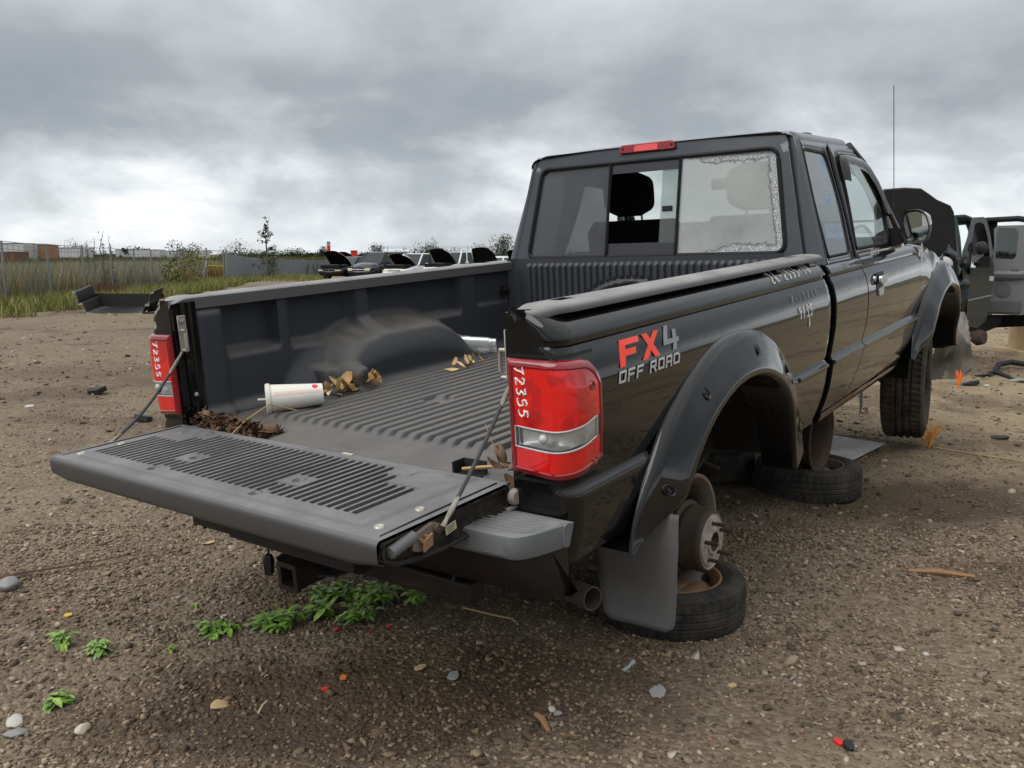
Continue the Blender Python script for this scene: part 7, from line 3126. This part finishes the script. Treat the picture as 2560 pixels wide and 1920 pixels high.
HEAD = R(-26)        # the row is parked nose to the lower left
def carpos(u, y): return at(u, y)
for (nm, lab, u, y, p, k, h, g, cat, ang) in (
        ('parked_wagon', 'black wagon with its hood up and cross grille, leftmost of the parked row', 822, 52.5, BLACKP, 'wagon', 'open', 'cross', 'car', 50),
        ('parked_minivan', 'dark minivan with closed hood and cross grille beside the black wagon', 896, 52.0, NAVYP, 'van', 'shut', 'cross', 'van', 0),
        ('parked_suv', 'white car with smashed front and hood up, right of the minivan', 985, 51.0, WHITEP, 'suv', 'open', 'bars', 'car', 44),
        ('parked_pickup', 'white pickup with its hood raised behind the bed rail', 1085, 50.0, WHITEP, 'pickup', 'open', 'bars', 'pickup truck', 50),
        ('parked_car', 'pale car with a big dark hood standing open, left of the cab', 1192, 49.0, WHITEP, 'wagon', 'open', 'bars', 'car', 62),
        ('parked_car', 'silver car whose raised dark hood just shows beside the cab edge', 1285, 48.0, WHITEP, 'wagon', 'open', 'bars', 'car', 55)):
    x, y = carpos(u, y)
    car(nm, lab, x, y, HEAD, p, k, h, g, cat=cat, hoodmat=(BLACKP if 'dark hood' in lab else None), open_ang=ang)
for (lab, u, y, p, ang, dk) in (('black car with hood up in the second row, behind the first wagon', 850, 63, BLACKP, 50, 0),
                            ('grey car with a black hood up in the second row, behind the minivan', 925, 63, WHITEP, 40, 1),
                            ('silver car with hood up in the second row near the cab', 1215, 62, WHITEP, 30, 0)):
    x, y = carpos(u, y)
    car('parked_car', lab, x, y, HEAD + .1, p, 'wagon', 'open', 'bars', open_ang=ang, hoodmat=BLACKP if dk else None)
# red pylon and red box behind the cars
x, y = at(823, 75)
mb = MB()
mb.box((0, 0, (hz(613, 75) + .42) / 2), (.25, .25, hz(613, 75) + .42))
o = mb.build('red_pylon', SCR['red'], None, None)
o.location = (x, y, -.42)
tag(o, 'thin red pylon sticking up behind the first parked wagon', 'pylon')
mb = MB()
mb.box((0, 0, .16), (.26, .26, .28))
mb.build('cap', SCR['grey'], o, None).location = (0, 0, hz(613, 75) + .42)
x, y = at(886, 75)
mb = MB()
mb.box((0, 0, 1.0), (.5, .5, 2.0))
mb.box((0, -.02, 2.03), (.56, .56, .06))
o = mb.build('red_box', SCR['red'], None, None)
o.location = (x, y, hz(626, 75) - 2.06)
tag(o, 'red box standing behind the dark minivan', 'box')

# ------------------------------------------------------------------ wrecks beyond the truck's nose
GREENP = make_paint('dark green truck paint', (.006, .016, .019), dust=.05, scr=.05, wavy=.3, rough=.22, cw=.45)
GREYTRIM = simple('grey door trim', (.145, .148, .152), .75, var=.08, vscale=12, bmp=.1, bscale=80)
GREYTRIM2 = simple('grey door insert', (.095, .097, .10), .85, var=.1)


def facing(u, y): return at(u, y)


def wreck_truck():
    t = thing('wrecked_truck', 'dark green wrecked truck with raised black hood and open door, nose towards the pickup', 'truck', (0, 0, 0))
    Y0 = 8.6
    def P(u, v, y): return (wx(u, y), y, hz(v, y))
    # raised hood, underside towards us
    out = [(2180, 700), (2165, 520), (2185, 478), (2235, 474), (2275, 476), (2300, 492), (2316, 503), (2350, 517), (2359, 532), (2372, 610), (2381, 690), (2366, 700)]
    mb = MB()
    def hp(u, v, d):
        y = Y0 - .05 + (700 - v) / 226 * .45
        return (wx(u, y), y + d, hz(v, y))
    mb.prism(out, hp, 0, .04)
    ho = mb.build('hood', BLACKP, t, 40, recalc=True)
    bevel(ho, .012, 2)
    c = (2270, 590)
    mb = MB()
    inn = [(c[0] + (u - c[0]) * .965, c[1] + (v - c[1]) * .965) for u, v in out]
    mb.prism(inn, hp, -.02, -.005)
    mb.build('hood_liner', BAY, ho, 40, recalc=True)
    # cab front: pillars, roof, windscreen
    def bar(pts, r, nm, m):
        mb = MB()
        mb.tube([P(*p) for p in pts], r, 8)
        return mb.build(nm, m, t, 60)
    bar([(2385, 690, 9.3), (2372, 600, 9.5), (2360, 548, 9.7)], .04, 'front_pillar', GREENP)
    bar([(2360, 548, 9.7), (2385, 546, 9.7), (2402, 552, 9.8)], .035, 'roof_rail', GREENP)
    bar([(2402, 552, 9.8), (2415, 600, 9.7), (2425, 660, 9.5)], .03, 'rear_pillar', RUBBER)
    mb = MB()
    mb.add([P(*p) for p in ((2385, 690, 9.32), (2362, 552, 9.72), (2402, 556, 9.82), (2428, 690, 9.52))], [(0, 1, 2, 3)])
    mb.build('side_glass', CLEAR, t, None)
    # roof and far side of the cab
    mb = MB()
    a = [P(2362, 546, 9.7), P(2402, 550, 9.8)]
    mb.add([a[0], a[1], (a[1][0] - 1.2, a[1][1] + 1.6, a[1][2]), (a[0][0] - 1.3, a[0][1] + 1.4, a[0][2])], [(0, 1, 2, 3)])
    mb.add([P(2385, 690, 9.3), P(2428, 690, 9.5), P(2428, 830, 9.5), P(2385, 830, 9.3)], [(0, 1, 2, 3)])
    mb.build('cab', BLACKP, t, None)
    # cab block behind the open door: body side, dark interior, second window
    mb = MB()
    def slab(us, y):
        mb.add([P(u, v, yy) for (u, v), yy in zip(us, y)], [tuple(range(len(us)))])
    slab([(2362, 552), (2405, 550), (2470, 566), (2472, 690), (2384, 690)], [9.75, 9.9, 10.6, 10.6, 9.5])
    mb.build('cab_interior', BAY, t, None)
    mb = MB()
    slab([(2384, 688), (2475, 672), (2478, 812), (2384, 838)], [9.45, 10.55, 10.55, 9.45])
    mb.build('cab_side', GREENP, t, None)
    # crumpled fender and lamp panel
    out = [(2330, 640), (2352, 612), (2380, 640), (2395, 655), (2398, 700), (2402, 740), (2406, 790), (2398, 790), (2390, 760), (2380, 745), (2362, 742), (2352, 752), (2345, 728), (2350, 712), (2338, 690), (2342, 670), (2330, 665)]
    mb = MB()
    us = lin(2325, 2410, 18)
    vs = lin(612, 800, 26)
    def fp(u, v):
        y = 8.35 + (u - 2325) / 85 * .5 + .16 * mnoise.noise(V((u * .03, v * .03, 1))) + .08 * mnoise.noise(V((u * .09, v * .07, 5)))
        return P(u, v, y)
    def inside(u, v):
        top = interp(u, [2325, 2352, 2395, 2410], [650, 612, 648, 660])
        bot = interp(u, [2325, 2345, 2365, 2385, 2400, 2410], [700, 745, 735, 742, 775, 800])
        return top < v < bot
    mb.grid(us, vs, fp, inside)
    mb.build('crumpled_fender', GREENP, t, 50)
    mb = MB()
    mb.grid(lin(2345, 2405, 10), lin(735, 830, 12), lambda u, v: P(u, v, 9.0 + .1 * mnoise.noise(V((u * .05, v * .05, 2)))))
    mb.build('wheel_well', BAY, t, 50)
    mb = MB()
    mb.lathe([(0, .02), (.05, .02), (.08, 0), (.085, -.05)], 16, T3(P(2345, 655, 8.45), (R(70), 0, R(20)), (1.3, .8, 1)))
    mb.build('lamp_bowl', SILVERDECAL, t, 50)
    # axle end
    mb = MB()
    mb.tube([P(2425, 838, 9.2), P(2445, 842, 9.1), P(2460, 843, 9.05)], [.05, .09, .07], 12)
    mb.build('hub', RIMDARK, t, 40)
    mb = MB()
    mb.add([P(2410, 800, 9.3), P(2500, 790, 10.4), P(2500, 812, 10.4), P(2410, 850, 9.3)], [(0, 1, 2, 3)])
    mb.build('sill', BAY, t, None)
    # open door: outer skin with window frame
    D = bpy.data.objects.new('door', None)
    COL.objects.link(D)
    D.parent = t
    def dp(u, v, d=0):
        y = 8.75 + (u - 2390) / 80 * .55 + d
        return P(u, v, y)
    outl = [(2398, 790), (2396, 745), (2394, 700), (2388, 660), (2386, 630), (2397, 590), (2402, 552), (2408, 546), (2432, 545), (2440, 550), (2452, 585), (2463, 630), (2469, 668), (2470, 720), (2466, 760), (2460, 800), (2440, 818), (2404, 812)]
    hole = rpoly([(2397, 668), (2409, 600), (2412, 562), (2420, 558), (2434, 560), (2446, 592), (2456, 640), (2460, 668)], 6, 3)
    o3, i3 = polar_match(outl, hole, (2430, 640), 60)
    mb = MB()
    mb.ring(o3, i3, lambda u, v: dp(u, v))
    mb.ring(o3, i3, lambda u, v: dp(u, v, .05))
    n = len(o3)
    for lp in (o3, i3):
        mb.add([dp(u, v) for u, v in lp] + [dp(u, v, .05) for u, v in lp], [(i, (i + 1) % n, n + (i + 1) % n, n + i) for i in range(n)])
    mb.build('door_skin', GREENP, D, 35, recalc=True)
    mb = MB()
    mb.tube([dp(2403, 752, -.01), dp(2430, 746, -.012), dp(2466, 738, -.01)], .016, 6)
    mb.build('door_moulding', GREYTRIM, D, 60)
    mb = MB()
    mb.loft([[dp(2412, 640, -.02), dp(2412, 660, -.02)], [dp(2440, 632, -.09), dp(2440, 640, -.09)]])
    mb.build('mirror_arm', GREYTRIM, D, None)
    mb = MB()
    mb.lathe([(0, .05), (.04, .045), (.06, .02), (.06, -.03), (.04, -.05), (0, -.05)], 14, T3(dp(2434, 620, -.10), (R(80), 0, .3), (1, 1.1, 1)))
    mb.build('mirror_head', PLASTIC, D, 50)
    mb = MB()
    mb.box(dp(2463, 695, -.01), (.05, .03, .05))
    mb.build('door_handle', SILVERDECAL, D, None)
    return t


wreck_truck()


def van_door():
    t = thing('open_van_door', 'open grey-trimmed van door with a dark window at the right edge', 'van door', (0, 0, 0))
    def dp(u, v, d=0):
        y = 10.2 - (u - 2440) / 130 * .35 + d
        return (wx(u, y), y, hz(v, y))
    outl = rpoly([(2455, 788), (2462, 690), (2466, 600), (2452, 575), (2458, 566), (2475, 562), (2600, 562), (2600, 570), (2560, 680), (2553, 792)], 6, 3)
    outl = [(2457, 782), (2464, 690), (2466, 610), (2462, 575), (2470, 566), (2600, 563), (2590, 700), (2550, 786)]
    hole = rpoly([(2466, 648), (2464, 576), (2468, 571), (2518, 571), (2524, 576), (2521, 640), (2512, 649)], 5, 3)
    hole = rpoly([(2472, 646), (2470, 578), (2474, 572), (2519, 572), (2524, 577), (2522, 640), (2516, 648)], 4, 3)
    o3, i3 = polar_match(outl, hole, (2497, 612), 60)
    mb = MB()
    mb.ring(o3, i3, lambda u, v: dp(u, v))
    mb.ring(o3, i3, lambda u, v: dp(u, v, .05))
    n = len(o3)
    for lp in (o3, i3):
        mb.add([dp(u, v) for u, v in lp] + [dp(u, v, .05) for u, v in lp], [(i, (i + 1) % n, n + (i + 1) % n, n + i) for i in range(n)])
    mb.build('trim_panel', GREYTRIM, t, 35, recalc=True)
    mb = MB()
    mb.add([dp(u, v, .03) for u, v in hole], [tuple(range(len(hole)))])
    mb.build('window', make_glass('dark van glass', tint=(.10, .11, .11), film=.2, filmcol=(.06, .06, .06), refl=1.2), t, None)
    mb = MB()
    mb.loft([[dp(2468, 676, -.01), dp(2468, 684, -.05), dp(2468, 694, -.04), dp(2468, 700, -.01)], [dp(2545, 676, -.01), dp(2545, 684, -.05), dp(2545, 694, -.04), dp(2545, 698, -.01)]])
    mb.build('armrest', GREYTRIM, t, 50)
    mb = MB()
    mb.prism(rpoly([(2513, 684), (2533, 684), (2533, 671), (2513, 671)], 3, 3), dp, -.02, .0)
    mb.build('latch_handle', GREYTRIM2, t, None, recalc=True)
    mb = MB()
    pl = [(2496 + 21 * math.cos(a), 722 + 19 * math.sin(a) + 3 * math.cos(a)) for a in lin(0, 2 * math.pi * 23 / 24, 24)]
    mb.prism(pl, dp, -.008, .0)
    mb.build('speaker_grille', GREYTRIM2, t, 40, recalc=True)
    mb = MB()
    mb.prism(rpoly([(2461, 778), (2464, 752), (2546, 752), (2544, 780)], 4, 3), dp, -.014, .0)
    mb.build('map_pocket', GREYTRIM2, t, None, recalc=True)
    mb = MB()
    mb.tube([dp(2440, 553, .1), dp(2520, 549, .06), dp(2540, 552, .05), dp(2552, 560, .02), dp(2600, 562, 0)], .035, 8)
    mb.build('top_rail', RUBBER, t, 60)
    mb = MB()
    mb.loft([[dp(2445, 552, .12), dp(2445, 640, .12)], [dp(2470, 552, .1), dp(2470, 640, .1)]])
    mb.build('outer_skin', BLACKP, t, None)
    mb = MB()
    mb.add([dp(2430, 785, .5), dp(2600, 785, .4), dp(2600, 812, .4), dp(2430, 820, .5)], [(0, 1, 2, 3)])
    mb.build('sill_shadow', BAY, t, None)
    return t


van_door()
# sheet of crumpled grey metal leaning at the nose
mb = MB()
us = lin(2322, 2440, 40)
vs = lin(778, 948, 50)
def fp(u, v):
    y = 7.75 + .25 * (900 - v) / 150 * .4 + .10 * math.sin((u - 2322) * .05) + .16 * mnoise.noise(V((u * .017, v * .010, 9))) + .07 * abs(mnoise.noise(V((u * .03, v * .018, 3)))) - .0012 * abs(u - 2390 + .35 * (v - 860))
    if v < 945: pass
    return (wx(u, y), y, max(gz(wx(u, y), y) + .005, hz(v, y)))
def ins(u, v):
    l = interp(v, [778, 850, 900, 948], [2350, 2338, 2330, 2326])
    r = interp(v, [778, 800, 860, 900, 925, 948], [2402, 2412, 2424, 2433, 2432, 2405])
    return l < u < r
mb.grid(us, vs, fp, ins)
o = mb.build('crumpled_panel', make_rust('bare crumpled metal', (.10, .104, .108), rust=(.13, .095, .05), amt=.5, rough=.45, metal=.3, sc=5), None, 45)
tag(o, 'crumpled bare grey metal panel leaning behind the front tyre', 'metal panel')
# tan timber at the right edge, black hose, grey lid
x, y = at(2560, 10.5)
mb = MB()
mb.box((0, 0, .30), (.14, .5, .6))
mb.box((-.08, 0, .02), (.34, .6, .05))
o = mb.build('timber_block', simple('pale timber', (.42, .31, .18), .8, var=.2, vscale=6), None, None)
o.location = (x + .03, y, gz(x, y))
tag(o, 'pale timber block at the right edge beside the van door', 'timber')
stem('hose', [(*at(2485, 8.4), gz(*at(2485, 8.4)) + .02), (*at(2500, 8.7), gz(0, 8.7) + .06), (*at(2530, 8.8), gz(0, 8.8) + .07), (*at(2590, 8.7), gz(0, 8.7) + .05)], [.01, .03, .03, .03], SCR['dark'], 'black hose lying on the ground at the right edge', 'hose')
stem('hose', [(*at(2478, 8.55), .0), (*at(2505, 8.35), .02), (*at(2540, 8.0), .01)], [.015, .022, .012], SCR['dark'], 'short black strip of rubber in front of the hose', 'strip')
shard('metal_sheet', *at(2552, 7.9), .14, SCR['grey'], 'flat grey metal sheet cut off by the right edge', 'metal sheet', 91, .08)
shard('plastic_bit', *at(2435, 7.7), .09, SCR['dark'], 'black plastic piece right of the crumpled panel', 'plastic bit', 92, .3)
shard('plastic_bit', *at(2462, 8.3), .10, SCR['dark'], 'dark flat plastic piece between the panel and the hose', 'plastic bit', 93, .15)
shard('field_stone', *at(2472, 7.6), .035, SCR['white'], 'pale round stone right of the crumpled panel', 'stone', 94, .8)
shard('plastic_bit', *at(2510, 5.45), .07, SCR['dark'], 'black flake on the ground at the right, nearer than the hose', 'plastic bit', 95, .2)
